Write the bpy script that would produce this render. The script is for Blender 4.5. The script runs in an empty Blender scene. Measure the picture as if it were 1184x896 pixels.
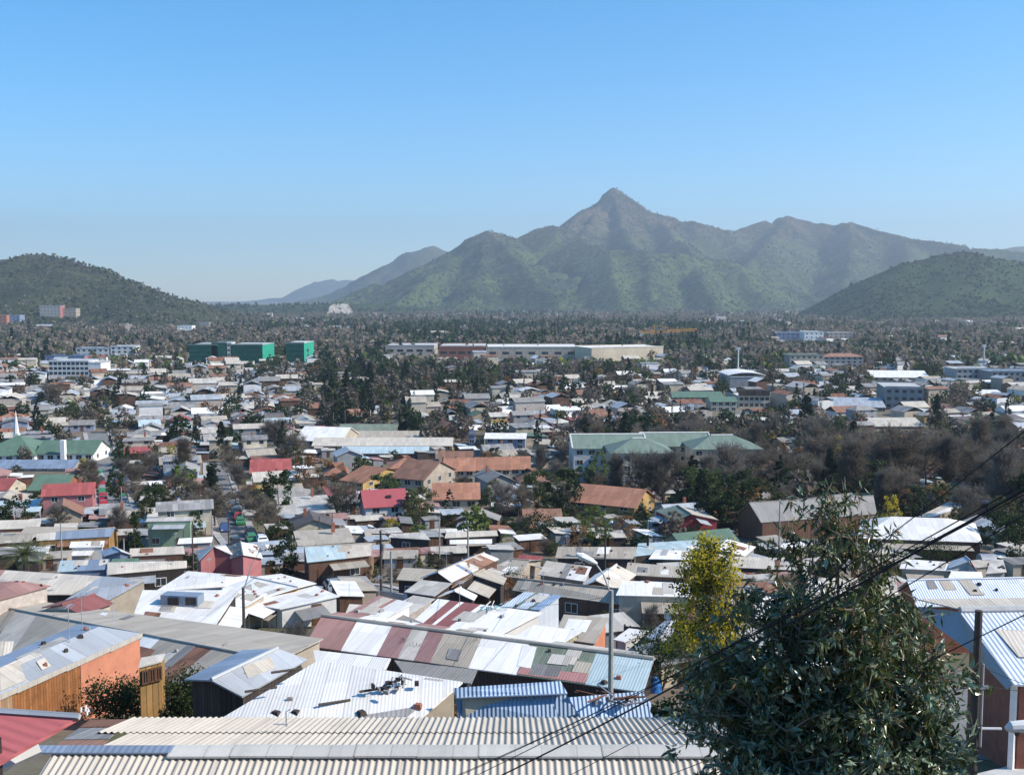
SUN_STR, SKY_STR, EXPO = 4.3, .15, 0.66
SKY_AIR, SKY_DUST, SKY_OZ, SKY_SAT, SKY_VAL, SKY_HUE = 1.0, .8, 2.5, 1.45, .97, .494
HAZE, HAZE_COL = 1.2e-4, (.74, .88, 1.0, 1)
DENOISE = True
import bpy, math, random
import numpy as np
from mathutils import Vector
random.seed(11); RNG = np.random.default_rng(11)
scene = bpy.context.scene
COL = scene.collection
rad = math.radians

# ------------------------------------------------------------------ camera model and terrain profile
EYE = 46.0
FPX = 1187.0
PITCH = math.atan((448 - 345) / FPX)
CP, SP = math.cos(PITCH), math.sin(PITCH)
GY = [-400, -60, -20, 0, 10, 20, 25, 35, 45, 62, 80, 100, 126, 150, 190, 230, 260, 320, 20000]
GZ = [120, 62, 52, 44.4, 39, 34, 31.5, 28.5, 26, 22, 18.5, 15, 10.5, 7.5, 4.3, 2, 1, 0, 0]
def G(y): return float(np.interp(y, GY, GZ))
def ray(px, py):
    x = (px - 592) / FPX; u = -(py - 448) / FPX
    return Vector((x, CP + u * SP, -SP + u * CP))
def at_z(px, py, z):
    d = ray(px, py); t = (z - EYE) / d.z
    return Vector((d.x * t, d.y * t, z))
def at_y(px, py, y):
    d = ray(px, py); t = y / d.y
    return Vector((d.x * t, y, EYE + d.z * t))
def hit(px, py, h=0.0):
    """where the sight line meets the terrain raised by h"""
    d = ray(px, py); lo, hi = 17.0, 4000.0
    f = lambda t: EYE + d.z * t - (G(d.y * t) + h)
    t = lo
    while t < hi and f(t) > 0: t *= 1.02
    a, b = t / 1.02, t
    for _ in range(40):
        m = (a + b) / 2
        if f(m) > 0: a = m
        else: b = m
    return Vector((d.x * b, d.y * b, EYE + d.z * b))
def proj(p):
    x, y, z = p[0], p[1], p[2] - EYE
    f = y * CP - z * SP; u = y * SP + z * CP
    return 592 + FPX * x / f, 448 - FPX * u / f

# ------------------------------------------------------------------ noise
def _h(ix, iy, s):
    n = (ix * 374761393 + iy * 668265263 + s * 1442695041) & 0xffffffff
    n = ((n ^ (n >> 13)) * 1274126177) & 0xffffffff
    return ((n ^ (n >> 16)) & 0xffff) / 65535.0
def vnoise(x, y, s=0):
    ix = np.floor(x).astype(np.int64); iy = np.floor(y).astype(np.int64)
    fx = x - ix; fy = y - iy
    fx = fx * fx * fx * (fx * (fx * 6 - 15) + 10); fy = fy * fy * fy * (fy * (fy * 6 - 15) + 10)
    a = _h(ix, iy, s); b = _h(ix + 1, iy, s); c = _h(ix, iy + 1, s); d = _h(ix + 1, iy + 1, s)
    return (a * (1 - fx) + b * fx) * (1 - fy) + (c * (1 - fx) + d * fx) * fy * 1.0
def fbm(x, y, o=5, s=0, g=.5):
    r = 0; a = 1; t = 0
    for k in range(o):
        r = r + a * (vnoise(x * 2 ** k + 17.3 * k, y * 2 ** k - 9.1 * k, s + k) - .5); t += a; a *= g
    return r / t * 2

# ------------------------------------------------------------------ materials
M = {}
class NT:
    def __init__(s, name):
        m = bpy.data.materials.new(name); m.use_nodes = True; s.m = m
        s.t = m.node_tree; s.n = s.t.nodes; s.b = s.n['Principled BSDF']
    def new(s, ty, **k):
        n = s.n.new(ty)
        for a, v in k.items(): setattr(n, a, v)
        return n
    def link(s, a, b): s.t.links.new(a, b)
    def math(s, op, a, b=None, c=None):
        n = s.new('ShaderNodeMath', operation=op)
        for i, v in enumerate((a, b, c)):
            if v is None: continue
            if isinstance(v, (int, float)): n.inputs[i].default_value = v
            else: s.link(v, n.inputs[i])
        return n.outputs[0]
    def mix(s, f, a, b, mode='MIX'):
        n = s.new('ShaderNodeMix', data_type='RGBA', blend_type=mode)
        for i, v in ((0, f), (6, a), (7, b)):
            if isinstance(v, (int, float)): n.inputs[i].default_value = v
            elif isinstance(v, tuple): n.inputs[i].default_value = (*v[:3], 1)
            else: s.link(v, n.inputs[i])
        return n.outputs[2]
    def noise(s, vec, sc, det=4, rough=.6):
        n = s.new('ShaderNodeTexNoise'); n.inputs['Scale'].default_value = sc
        n.inputs['Detail'].default_value = det; n.inputs['Roughness'].default_value = rough
        if vec is not None: s.link(vec, n.inputs['Vector'])
        return n.outputs['Fac']
    def ramp(s, f, lo, hi):
        n = s.new('ShaderNodeMapRange'); n.inputs[1].default_value = lo; n.inputs[2].default_value = hi
        s.link(f, n.inputs[0]); return n.outputs[0]
    def vscale(s, vec, xyz):
        n = s.new('ShaderNodeVectorMath', operation='MULTIPLY'); s.link(vec, n.inputs[0]); n.inputs[1].default_value = xyz
        return n.outputs[0]
    def bump(s, h, st, dist):
        n = s.new('ShaderNodeBump'); n.inputs['Strength'].default_value = st; n.inputs['Distance'].default_value = dist
        s.link(h, n.inputs['Height']); s.link(n.outputs[0], s.b.inputs['Normal']); return n
    def done(s, col, rough, metal=0, spec=.3):
        if isinstance(col, tuple): s.b.inputs['Base Color'].default_value = (*col[:3], 1)
        else: s.link(col, s.b.inputs['Base Color'])
        if isinstance(rough, (int, float)): s.b.inputs['Roughness'].default_value = rough
        else: s.link(rough, s.b.inputs['Roughness'])
        s.b.inputs['Metallic'].default_value = metal
        s.b.inputs['Specular IOR Level'].default_value = spec
        return s.m
def sc(c, k): return tuple(min(.95, v * k) for v in c)
def mk(name, col, rough=.85, metal=0, var=.22, ns=.5, bump=0, spec=.25, rnd=.15, boards=0, dirt=None):
    """plain paint, plaster, wood: blotches, fine grain, optional vertical boards along UV u"""
    t = NT(name); tc = t.new('ShaderNodeTexCoord'); ob = tc.outputs['Object']
    n1 = t.noise(ob, ns, 5, .65); n2 = t.noise(ob, ns * 9, 3, .6)
    c = t.mix(t.ramp(n1, .3, .7), sc(col, 1 - var), sc(col, 1 + var))
    c = t.mix(t.math('MULTIPLY', t.ramp(n2, .45, .75), var * 1.2), c, dirt or sc(col, .45))
    if boards:
        sep = t.new('ShaderNodeSeparateXYZ'); t.link(tc.outputs['UV'], sep.inputs[0])
        u = t.math('DIVIDE', sep.outputs[0], boards)
        w = t.new('ShaderNodeTexWhiteNoise', noise_dimensions='1D'); t.link(t.math('FLOOR', u), w.inputs['W'])
        c = t.mix(t.math('MULTIPLY', w.outputs['Value'], .55), c, sc(col, .42))
        gap = t.math('LESS_THAN', t.math('FRACT', u), .1)
        c = t.mix(gap, c, sc(col, .18))
    if rnd:
        oi = t.new('ShaderNodeObjectInfo')
        k = t.math('MULTIPLY_ADD', oi.outputs['Random'], 2 * rnd, 1 - rnd)
        cmb = t.new('ShaderNodeCombineXYZ')
        for i in range(3): t.link(k, cmb.inputs[i])
        c = t.mix(1.0, c, cmb.outputs[0], 'MULTIPLY')
    if bump: t.bump(n2, .6, bump)
    M[name] = t.done(c, rough, metal, spec); return M[name]
def mk_roof(name, col, rough=.6, metal=0, pitch=.17, depth=.006, sheet=.9, stain=.35, staincol=None, svar=.22, spec=.3, rnd=.08, tiles=False, rust=0, patch=.5):
    """corrugated sheets: each sheet weathers its own way, streaks run down the slope (UV in metres: u along eave, v up slope)"""
    t = NT(name); tc = t.new('ShaderNodeTexCoord'); uv = tc.outputs['UV']
    sep = t.new('ShaderNodeSeparateXYZ'); t.link(uv, sep.inputs[0]); u, v = sep.outputs[0], sep.outputs[1]
    oi = t.new('ShaderNodeObjectInfo'); orr = oi.outputs['Random']
    cell = t.new('ShaderNodeCombineXYZ')
    fu = t.math('FLOOR', t.math('DIVIDE', u, sheet))
    t.link(fu, cell.inputs[0])
    voff = t.math('MULTIPLY', t.math('SINE', t.math('MULTIPLY', fu, 37.7)), .6)
    t.link(t.math('FLOOR', t.math('DIVIDE', t.math('ADD', v, voff), 2.3)), cell.inputs[1]); t.link(t.math('MULTIPLY', orr, 91.0), cell.inputs[2])
    w = t.new('ShaderNodeTexWhiteNoise', noise_dimensions='3D'); t.link(cell.outputs[0], w.inputs['Vector'])
    off = t.new('ShaderNodeVectorMath', operation='ADD'); t.link(uv, off.inputs[0])
    cz = t.new('ShaderNodeCombineXYZ'); t.link(t.math('MULTIPLY', orr, 60.0), cz.inputs[0]); t.link(t.math('MULTIPLY', orr, 23.0), cz.inputs[1]); t.link(cz.outputs[0], off.inputs[1])
    o = off.outputs[0]
    streak = t.noise(t.vscale(o, (3.2, .35, 1)), 1.0, 5, .7)
    blot = t.noise(o, .55, 5, .65); fine = t.noise(o, 7.0, 3, .7)
    c = t.mix(w.outputs['Value'], sc(col, 1 - svar), sc(col, 1 + svar * .6))
    sc_ = staincol or sc(col, .45)
    c = t.mix(t.math('MULTIPLY', t.ramp(streak, .48, .8), stain * 1.6), c, sc_)
    c = t.mix(t.math('MULTIPLY', t.ramp(blot, .5, .78), stain * patch * 2), c, sc_)
    c = t.mix(t.math('MULTIPLY', t.ramp(fine, .55, .8), stain * .6), c, sc(col, .5))
    if rust:
        rn = t.noise(o, .9, 6, .75)
        c = t.mix(t.math('MULTIPLY', t.ramp(rn, .56, .7), rust), c, (.23, .10, .055))
    seam = t.math('LESS_THAN', t.math('FRACT', t.math('DIVIDE', u, sheet)), .045)
    c = t.mix(t.math('MULTIPLY', seam, .4), c, sc(col, .4))
    if rnd:
        k = t.math('MULTIPLY_ADD', orr, 2 * rnd, 1 - rnd); cmb = t.new('ShaderNodeCombineXYZ')
        for i in range(3): t.link(k, cmb.inputs[i])
        c = t.mix(1.0, c, cmb.outputs[0], 'MULTIPLY')
    hgt = t.math('SINE', t.math('MULTIPLY', u, 2 * math.pi / pitch))
    if tiles:
        hgt = t.math('ADD', t.math('ABSOLUTE', hgt), t.math('MULTIPLY', t.math('FRACT', t.math('DIVIDE', v, .35)), .8))
    t.bump(t.math('ADD', hgt, t.math('MULTIPLY', fine, .5)), .8, depth)
    M[name] = t.done(c, rough, metal, spec); return M[name]
def mk_leaf(name, c1, c2, rough=.7, spec=.25, rnd=.3, c3=None, thin=.4):
    t = NT(name); g = t.new('ShaderNodeNewGeometry'); oi = t.new('ShaderNodeObjectInfo')
    r = g.outputs['Random Per Island']
    c = t.mix(r, c1, c2)
    if c3: c = t.mix(t.math('GREATER_THAN', r, .86), c, c3)
    k = t.math('MULTIPLY_ADD', oi.outputs['Random'], 2 * rnd, 1 - rnd); cmb = t.new('ShaderNodeCombineXYZ')
    for i in range(3): t.link(k, cmb.inputs[i])
    c = t.mix(1.0, c, cmb.outputs[0], 'MULTIPLY')
    M[name] = t.done(c, rough, 0, spec)
    tr = t.new('ShaderNodeBsdfTranslucent'); t.link(c, tr.inputs['Color']); mx = t.new('ShaderNodeMixShader'); mx.inputs[0].default_value = thin
    t.link(t.b.outputs[0], mx.inputs[1]); t.link(tr.outputs[0], mx.inputs[2]); t.link(mx.outputs[0], t.n['Material Output'].inputs['Surface']); return M[name]

# roofs
mk_roof('white_tin', (.82, .79, .745), .6, stain=.22, svar=.13, rust=.2, staincol=(.45, .38, .30), pitch=.13, depth=.004)
mk_roof('pale_tin', (.54, .505, .45), .6, 0, staincol=(.28, .20, .14), pitch=.13, depth=.006, stain=.3, svar=.2, rust=.25)
mk_roof('zinc', (.47, .49, .51), .5, .2, staincol=(.28, .24, .2), pitch=.13, depth=.004, stain=.25, svar=.2)
mk_roof('blue_zinc', (.33, .43, .58), .45, .15, stain=.25, svar=.16, pitch=.15, depth=.02)
mk_roof('slate_blue', (.27, .33, .42), .5, .15, stain=.25, svar=.2)
mk_roof('striped_zinc', (.66, .70, .76), .45, .15, pitch=.2, stain=.12, svar=.1, depth=.02)
mk_roof('fibre_cement', (.43, .375, .305), .85, stain=.35, svar=.14, pitch=.18, rnd=.12)
mk_roof('pale_cement', (.56, .50, .42), .85, stain=.35, svar=.14, pitch=.18, rnd=.1)
mk_roof('grey_cement', (.29, .275, .255), .85, stain=.4, svar=.15, rnd=.15)
mk_roof('dark_roof', (.14, .125, .12), .85, stain=.4, svar=.25, rnd=.25)
mk_roof('dirty_tin', (.30, .29, .28), .7, stain=.5, svar=.35, rust=.3, rnd=.25)
mk_roof('red_tin', (.36, .095, .085), .6, stain=.3, svar=.2, rnd=.12)
mk_roof('dusty_red', (.40, .225, .195), .75, stain=.4, svar=.22)
mk_roof('maroon_tin', (.27, .10, .09), .6, stain=.28, svar=.16)
mk_roof('plum_tin', (.32, .185, .175), .7, stain=.35, svar=.16)
mk_roof('rust_tin', (.26, .125, .08), .85, stain=.5, svar=.35, rnd=.2)
mk_roof('orange_tile', (.40, .19, .12), .85, stain=.45, svar=.2, tiles=True, pitch=.3, rnd=.18)
mk_roof('brown_tile', (.30, .16, .11), .85, stain=.45, svar=.2, tiles=True, pitch=.3, rnd=.2)
mk_roof('green_tin', (.125, .20, .14), .6, stain=.25, svar=.12)
mk_roof('sage_tin', (.20, .26, .205), .65, stain=.3, svar=.12)
mk_roof('moss_tin', (.20, .235, .18), .75, stain=.4, svar=.16)
mk_roof('pink_tin', (.50, .25, .23), .7, stain=.35, svar=.12)
mk_roof('sky_tin', (.46, .56, .58), .55, stain=.25, svar=.12)
mk_roof('brown_sheet', (.30, .16, .11), .8, stain=.3, svar=.12)
ROOFNAME = {'white_tin': 'white tin', 'pale_tin': 'pale grey tin', 'zinc': 'zinc', 'slate_blue': 'blue-grey metal', 'fibre_cement': 'beige cement',
            'pale_cement': 'cream cement', 'grey_cement': 'grey cement', 'dark_roof': 'dark', 'dirty_tin': 'patchy dirty tin', 'red_tin': 'red tin',
            'dusty_red': 'faded red', 'maroon_tin': 'maroon tin', 'rust_tin': 'rusty', 'orange_tile': 'orange tile', 'brown_tile': 'brown tile',
            'green_tin': 'green tin', 'sky_tin': 'sky blue tin', 'blue_zinc': 'blue zinc', 'moss_tin': 'moss green'}
# walls and odds
mk('cream_wall', (.50, .44, .34)); mk('white_wall', (.72, .70, .67), var=.12); mk('beige_wall', (.40, .34, .27))
mk('brown_wall', (.17, .095, .065), boards=.2); mk('dark_wall', (.07, .055, .05), boards=.25); mk('brick_wall', (.31, .12, .08), ns=2)
mk('orange_wall', (.50, .205, .125), var=.16, ns=1.2, dirt=(.42, .12, .07)); mk('wood_boards', (.36, .15, .055), boards=.17, ns=2, var=.3)
mk('plank_wall', (.34, .22, .13), boards=.15); mk('pink_wall', (.40, .155, .155), var=.1); mk('red_wall', (.30, .055, .06))
mk('green_wall', (.28, .38, .27)); mk('yellow_wall', (.44, .30, .12)); mk('ochre_wall', (.40, .235, .09), boards=.3)
mk('grey_wall', (.30, .30, .30)); mk('blue_wall', (.20, .25, .36)); mk('bluegrey_wall', (.27, .30, .38)); mk('stripe_wall', (.58, .52, .36), boards=.3)
mk('mint_wall', (.30, .50, .36)); mk('adobe_wall', (.46, .40, .35), ns=1.5, var=.3)
mk('mall_wall', (.62, .52, .38), rnd=0, ns=.05); mk('concrete', (.36, .355, .34), bump=.01); mk('pale_concrete', (.55, .54, .52))
mk('fence_wood', (.13, .105, .085), boards=.14, ns=1.5); mk('tan_dirt', (.34, .28, .21), ns=.8)
WALLNAME = {'cream_wall': 'cream', 'white_wall': 'white', 'beige_wall': 'beige', 'brown_wall': 'brown', 'brick_wall': 'brick', 'pink_wall': 'pink',
            'grey_wall': 'grey', 'yellow_wall': 'yellow', 'green_wall': 'green', 'bluegrey_wall': 'blue-grey', 'dark_wall': 'dark'}
mk('net_shaded', (.010, .095, .065), var=.3, ns=.25, rnd=0, rough=.7); mk('net_sunlit', (.03, .36, .24), var=.2, ns=.25, rnd=0, rough=.7)  # one netting in two colours: shaded for the fronts, sunlit for right sides
mk('pole_wood', (.085, .07, .06), ns=2, bump=.01); mk('pole_concrete', (.33, .32, .30), ns=2, rnd=.1); mk('galv', (.5, .5, .52), .45, .5)
mk('lamp_white', (.75, .75, .73), .4); mk('rubber', (.02, .02, .02)); mk('cable_black', (.018, .018, .02), .6, rnd=0)
mk('glass', (.03, .038, .045), .12, spec=.6, rnd=.3); mk('white_frame', (.7, .7, .68), .5); mk('door_brown', (.12, .06, .035), .6)
mk('asphalt', (.21, .205, .195), ns=.3, rnd=0); mk('pavement_mat', (.40, .385, .365), ns=.5, rnd=0); mk('bark', (.13, .10, .085), ns=3, bump=.02); mk('pale_bark', (.30, .25, .2), ns=3)
mk('crane_orange', (.65, .30, .05), .5); mk('red_plastic', (.62, .06, .045), .4); mk('blue_plastic', (.05, .22, .62), .45); mk('teal_cloth', (.35, .66, .66)); mk('junk_grey', (.32, .30, .29)); mk('rock_face', (.34, .32, .29), ns=.05, var=.3)
for n, c in (('car_white', (.72, .72, .72)), ('car_grey', (.24, .25, .26)), ('car_blue', (.05, .09, .22)), ('car_red', (.36, .03, .03)), ('car_green', (.05, .20, .09)), ('car_black', (.025, .025, .028))):
    mk(n, c, .25, 0, var=.04, spec=.5, rnd=0)
# foliage
mk_leaf('twig_brown', (.15, .118, .088), (.235, .195, .148))
mk_leaf('twig_grey', (.138, .118, .10), (.22, .192, .165))
mk_leaf('leaf_dark', (.022, .042, .015), (.06, .09, .03))
mk_leaf('leaf_mid', (.045, .07, .022), (.095, .12, .04))
mk_leaf('leaf_olive', (.07, .075, .03), (.13, .13, .05))
mk_leaf('leaf_lime', (.10, .15, .03), (.19, .23, .06))
mk_leaf('leaf_yellow', (.40, .325, .02), (.62, .50, .05), c3=(.10, .13, .03))
mk_leaf('leaf_rust', (.20, .10, .04), (.30, .165, .07))
mk_leaf('leaf_pink', (.45, .30, .32), (.55, .42, .42))
mk_leaf('leaf_cypress', (.012, .025, .014), (.032, .05, .026))
mk_leaf('leaf_gum_blue', (.025, .055, .022), (.36, .45, .30), .27, .7, rnd=0, c3=(.04, .08, .03), thin=.15)  # wide dark-to-pale leaf mix also paints in shade and sunlit glints
mk_leaf('leaf_gum_adult', (.02, .045, .010), (.16, .19, .045), .3, .6, rnd=0, c3=(.24, .15, .06), thin=.2)  # contrast of shaded and highlighted leaves is put into this random mix too
mk_leaf('leaf_palm', (.06, .085, .03), (.13, .15, .06), .5, .3)

# ------------------------------------------------------------------ mesh helpers
def children_tag(): pass
def link(o, parent=None):
    COL.objects.link(o)
    if parent is not None: o.parent = parent
    return o
def empty(name, loc, label, cat, group=None, rz=0):
    o = bpy.data.objects.new(name, None); o.empty_display_size = .5; COL.objects.link(o)
    o.location = loc; o.rotation_euler = (0, 0, rz); tag(o, label, cat, group); return o
LABELS = {}
def tag(o, label, cat, group=None, kind=None):
    if label: o['label'] = label
    if cat: o['category'] = cat
    if group: o['group'] = group
    if kind: o['kind'] = kind
    return o
class MB:
    def __init__(s): s.v = []; s.f = []; s.uv = []; s.mi = []
    def face(s, pts, uv=None, mi=0):
        k = len(s.v); s.v += [tuple(p) for p in pts]; s.f.append(tuple(range(k, k + len(pts))))
        if uv is None:
            p0 = Vector(pts[0]); e = (Vector(pts[1]) - p0); e = e.normalized() if e.length > 1e-9 else Vector((1, 0, 0))
            n = e.cross(Vector(pts[2]) - p0); n = n.normalized() if n.length > 1e-9 else Vector((0, 0, 1)); w = n.cross(e)
            uv = [((Vector(p) - p0).dot(e), (Vector(p) - p0).dot(w)) for p in pts]
        s.uv += uv; s.mi.append(mi)
    def slab(s, pts, t, mi=0):
        """a sheet with thickness t hanging below its top face"""
        s.face(pts, None, mi)
        lo = [Vector(p) - Vector((0, 0, t)) for p in pts]
        s.face(lo[::-1], None, mi)
        for i in range(len(pts)):
            j = (i + 1) % len(pts); s.face([pts[i], lo[i], lo[j], pts[j]], None, mi)
    def box(s, c, d, rz=0, mi=0, top=None):
        cx, cy, cz = c; a, b, h = d[0] / 2, d[1] / 2, d[2] / 2; co, si = math.cos(rz), math.sin(rz)
        k = top or 1
        P = [Vector((cx + (x * co - y * si), cy + (x * si + y * co), cz + z)) for x, y, z in
             [(-a, -b, -h), (a, -b, -h), (a, b, -h), (-a, b, -h), (-a * k, -b * k, h), (a * k, -b * k, h), (a * k, b * k, h), (-a * k, b * k, h)]]
        for q in ((0, 1, 5, 4), (1, 2, 6, 5), (2, 3, 7, 6), (3, 0, 4, 7), (4, 5, 6, 7), (3, 2, 1, 0)): s.face([P[i] for i in q], None, mi)
    def tube(s, pts, r, n=6, mi=0, cap=True):
        pts = [Vector(p) for p in pts]; rs = r if isinstance(r, (list, tuple)) else [r] * len(pts); rings = []
        for i, p in enumerate(pts):
            d = (pts[min(i + 1, len(pts) - 1)] - pts[max(i - 1, 0)]).normalized()
            a = d.cross(Vector((0, 0, 1)) if abs(d.z) < .9 else Vector((1, 0, 0))).normalized(); b = d.cross(a)
            rings.append([p + (a * math.cos(2 * math.pi * k / n) + b * math.sin(2 * math.pi * k / n)) * rs[i] for k in range(n)])
        for i in range(len(pts) - 1):
            for k in range(n):
                j = (k + 1) % n; s.face([rings[i][k], rings[i][j], rings[i + 1][j], rings[i + 1][k]], None, mi)
        if cap: s.face(rings[0][::-1], None, mi); s.face(rings[-1], None, mi)
    def mesh(s, name, mats, smooth=False, off=None):
        me = bpy.data.meshes.new(name)
        v = s.v if off is None else [(p[0] - off[0], p[1] - off[1], p[2] - off[2]) for p in s.v]
        me.from_pydata(v, [], s.f)
        ul = me.uv_layers.new(name='UVMap'); ul.data.foreach_set('uv', [c for p in s.uv for c in p])
        for m in (mats if isinstance(mats, (list, tuple)) else [mats]): me.materials.append(m if not isinstance(m, str) else M[m])
        if any(s.mi): me.polygons.foreach_set('material_index', s.mi)
        if smooth: me.polygons.foreach_set('use_smooth', [True] * len(s.f))
        me.update(); return me
    def build(s, name, mats, parent=None, off=None, smooth=False):
        if off is None and parent is not None: off = parent.location
        return link(bpy.data.objects.new(name, s.mesh(name, mats, smooth, off)), parent)
def np_mesh(name, V, F, mats, mi=None, smooth=False):
    V = np.asarray(V, np.float32); F = np.asarray(F, np.int32); k = F.shape[1]
    me = bpy.data.meshes.new(name); me.vertices.add(len(V)); me.vertices.foreach_set('co', V.ravel())
    me.loops.add(F.size); me.loops.foreach_set('vertex_index', F.ravel())
    me.polygons.add(len(F)); me.polygons.foreach_set('loop_start', np.arange(0, F.size, k, dtype=np.int32))
    me.polygons.foreach_set('loop_total', np.full(len(F), k, np.int32))
    for m in (mats if isinstance(mats, (list, tuple)) else [mats]): me.materials.append(M[m] if isinstance(m, str) else m)
    if mi is not None: me.polygons.foreach_set('material_index', np.asarray(mi, np.int32))
    if smooth: me.polygons.foreach_set('use_smooth', np.ones(len(F), bool))
    else: me.shade_flat()
    me.update(calc_edges=True); me.validate(); return me
KEEP = []      # image rectangles of landmarks (px0, row0, px1, row1, depth): nearer trees keep off them
FOOT = []      # world footprints already taken (x, y, r)
def taken(x, y, r): return any((x - a) ** 2 + (y - b) ** 2 < (r + c) ** 2 for a, b, c in FOOT)
LAND = []      # landmarks for describing where things stand: (x, y, phrase)
# ------------------------------------------------------------------ camera, light, air
cam = bpy.data.cameras.new('camera'); co = bpy.data.objects.new('camera', cam); COL.objects.link(co); scene.camera = co
co.location = (0, 0, EYE); co.rotation_euler = (math.pi / 2 - PITCH, 0, 0)
cam.sensor_width = 36; cam.lens = 36 * FPX / 1184; cam.clip_start = .1; cam.clip_end = 60000
SUN_EL, SUN_AZ = rad(39), rad(100)      # azimuth clockwise from +Y (the view direction)
w = bpy.data.worlds.new('World'); scene.world = w; w.use_nodes = True
wn = w.node_tree.nodes; sky = wn.new('ShaderNodeTexSky'); sky.sky_type = 'NISHITA'; sky.sun_disc = False
sky.sun_elevation = SUN_EL; sky.sun_rotation = SUN_AZ; sky.altitude = 1500; sky.air_density = SKY_AIR; sky.dust_density = SKY_DUST; sky.ozone_density = SKY_OZ
hs = wn.new('ShaderNodeHueSaturation'); hs.inputs['Hue'].default_value = SKY_HUE; hs.inputs['Saturation'].default_value = SKY_SAT; hs.inputs['Value'].default_value = SKY_VAL
w.node_tree.links.new(sky.outputs[0], hs.inputs['Color']); w.node_tree.links.new(hs.outputs[0], wn['Background'].inputs[0])
wn['Background'].inputs[1].default_value = SKY_STR
sl = bpy.data.lights.new('sun', 'SUN'); sl.energy = SUN_STR; sl.angle = rad(.55); sl.color = (1, .92, .80)
so = bpy.data.objects.new('sun', sl); COL.objects.link(so)
sd = Vector((math.sin(SUN_AZ) * math.cos(SUN_EL), math.cos(SUN_AZ) * math.cos(SUN_EL), math.sin(SUN_EL)))
so.rotation_euler = sd.to_track_quat('Z', 'Y').to_euler(); so.location = (60, -20, 120)
vs = scene.view_settings; vs.view_transform = 'Standard'; vs.look = 'None'; vs.gamma = 1; vs.exposure = EXPO; vs.use_curve_mapping = False
cy = scene.cycles; cy.use_denoising = DENOISE; cy.max_bounces = 6; cy.diffuse_bounces = 3; cy.glossy_bounces = 2; cy.volume_bounces = 0; cy.transparent_max_bounces = 6
cy.sample_clamp_indirect = 4; cy.use_adaptive_sampling = True; cy.adaptive_threshold = .01; cy.volume_step_rate = 1
try: cy.denoiser = 'OPENIMAGEDENOISE'
except Exception: pass
if HAZE:
    hb = MB(); hb.box((0, 7100, 549), (19000, 15200, 1100)); ho = hb.build('haze', [])
    ho['kind'] = 'stuff'
    hm = bpy.data.materials.new('haze'); hm.use_nodes = True; hn = hm.node_tree.nodes; hn.remove(hn['Principled BSDF'])
    pv = hn.new('ShaderNodeVolumePrincipled'); pv.inputs['Density'].default_value = HAZE; pv.inputs['Color'].default_value = HAZE_COL; pv.inputs['Anisotropy'].default_value = .2
    hm.node_tree.links.new(pv.outputs[0], hn['Material Output'].inputs['Volume']); hm.cycles.homogeneous_volume = True
    ho.data.materials.append(hm)

# ------------------------------------------------------------------ ground
def ground_mat():
    t = NT('ground'); tc = t.new('ShaderNodeTexCoord'); ob = tc.outputs['Object']
    n1 = t.noise(ob, .035, 6, .6); n2 = t.noise(ob, .35, 5, .7); n3 = t.noise(ob, 4, 4, .7)
    c = t.mix(t.ramp(n2, .35, .65), (.15, .115, .085), (.235, .19, .145))
    c = t.mix(t.math('MULTIPLY', t.ramp(n1, .5, .62), .75), c, (.085, .105, .035))
    c = t.mix(t.math('MULTIPLY', t.ramp(n3, .45, .75), .5), c, (.09, .07, .052))
    t.bump(n3, .6, .08); return t.done(c, .95)
M['ground'] = ground_mat()
gy = sorted(set([y for y in GY if -100 <= y <= 320] + list(range(-100, 340, 6)) + [360, 420, 520, 700, 1000, 1500, 2200, 3200, 5000, 8000, 11000, 14500]))
gx = [-9000, -6000, -4000, -2500, -1500, -900, -600, -400, -300, -220] + list(range(-180, 181, 12)) + [220, 300, 400, 600, 900, 1500, 2500, 4000, 6000, 9000]
V = [(x, y, G(y)) for y in gy for x in gx]; nx = len(gx)
F = [(j * nx + i, j * nx + i + 1, (j + 1) * nx + i + 1, (j + 1) * nx + i) for j in range(len(gy) - 1) for i in range(nx - 1)]
link(tag(bpy.data.objects.new('ground', np_mesh('ground', V, F, 'ground')), None, None, kind='structure'))
def ribbon(name, line, width, mat, lift=.02, kerb=False):
    """a strip that follows the terrain"""
    pts = []
    for (a, b) in zip(line, line[1:]):
        n = max(2, int((Vector(b) - Vector(a)).length / 3))
        pts += [Vector(a).lerp(Vector(b), i / n) for i in range(n)]
    pts.append(Vector(line[-1])); m = MB(); L = []; R = []
    for i, p in enumerate(pts):
        d = (pts[min(i + 1, len(pts) - 1)] - pts[max(i - 1, 0)]).normalized(); s = Vector((d.y, -d.x))
        for lst, k in ((L, -1), (R, 1)):
            q = p + s * (k * width / 2); lst.append(Vector((q.x, q.y, G(q.y) + lift)))
    for i in range(len(pts) - 1): m.face([L[i], R[i], R[i + 1], L[i + 1]])
    o = m.build(name, mat); o['kind'] = 'structure'; return o, L, R
def xy(px, py): p = hit(px, py); return (p.x, p.y)
STREETS = []
def street(line, width=7, walk=1.8):
    line = [Vector(p) for p in line]; STREETS.append((line, width / 2 + walk))
    def shifted(k):
        out = []
        for i, p in enumerate(line):
            d = (line[min(i + 1, len(line) - 1)] - line[max(i - 1, 0)]).normalized(); out.append(p + Vector((d.y, -d.x)) * k)
        return out
    ribbon('road', line, width, 'asphalt', .03)
    for k in (-1, 1): ribbon('pavement', shifted(k * (width / 2 + walk / 2 + .1)), walk, 'pavement_mat', .15)
def street_dist(x, y):
    best = 1e9
    for line, hw in STREETS:
        for a, b in zip(line, line[1:]):
            d = b - a; t = max(0, min(1, (Vector((x, y)) - a).dot(d) / d.length_squared)); best = min(best, (Vector((x, y)) - a - d * t).length - hw)
    return best
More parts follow.
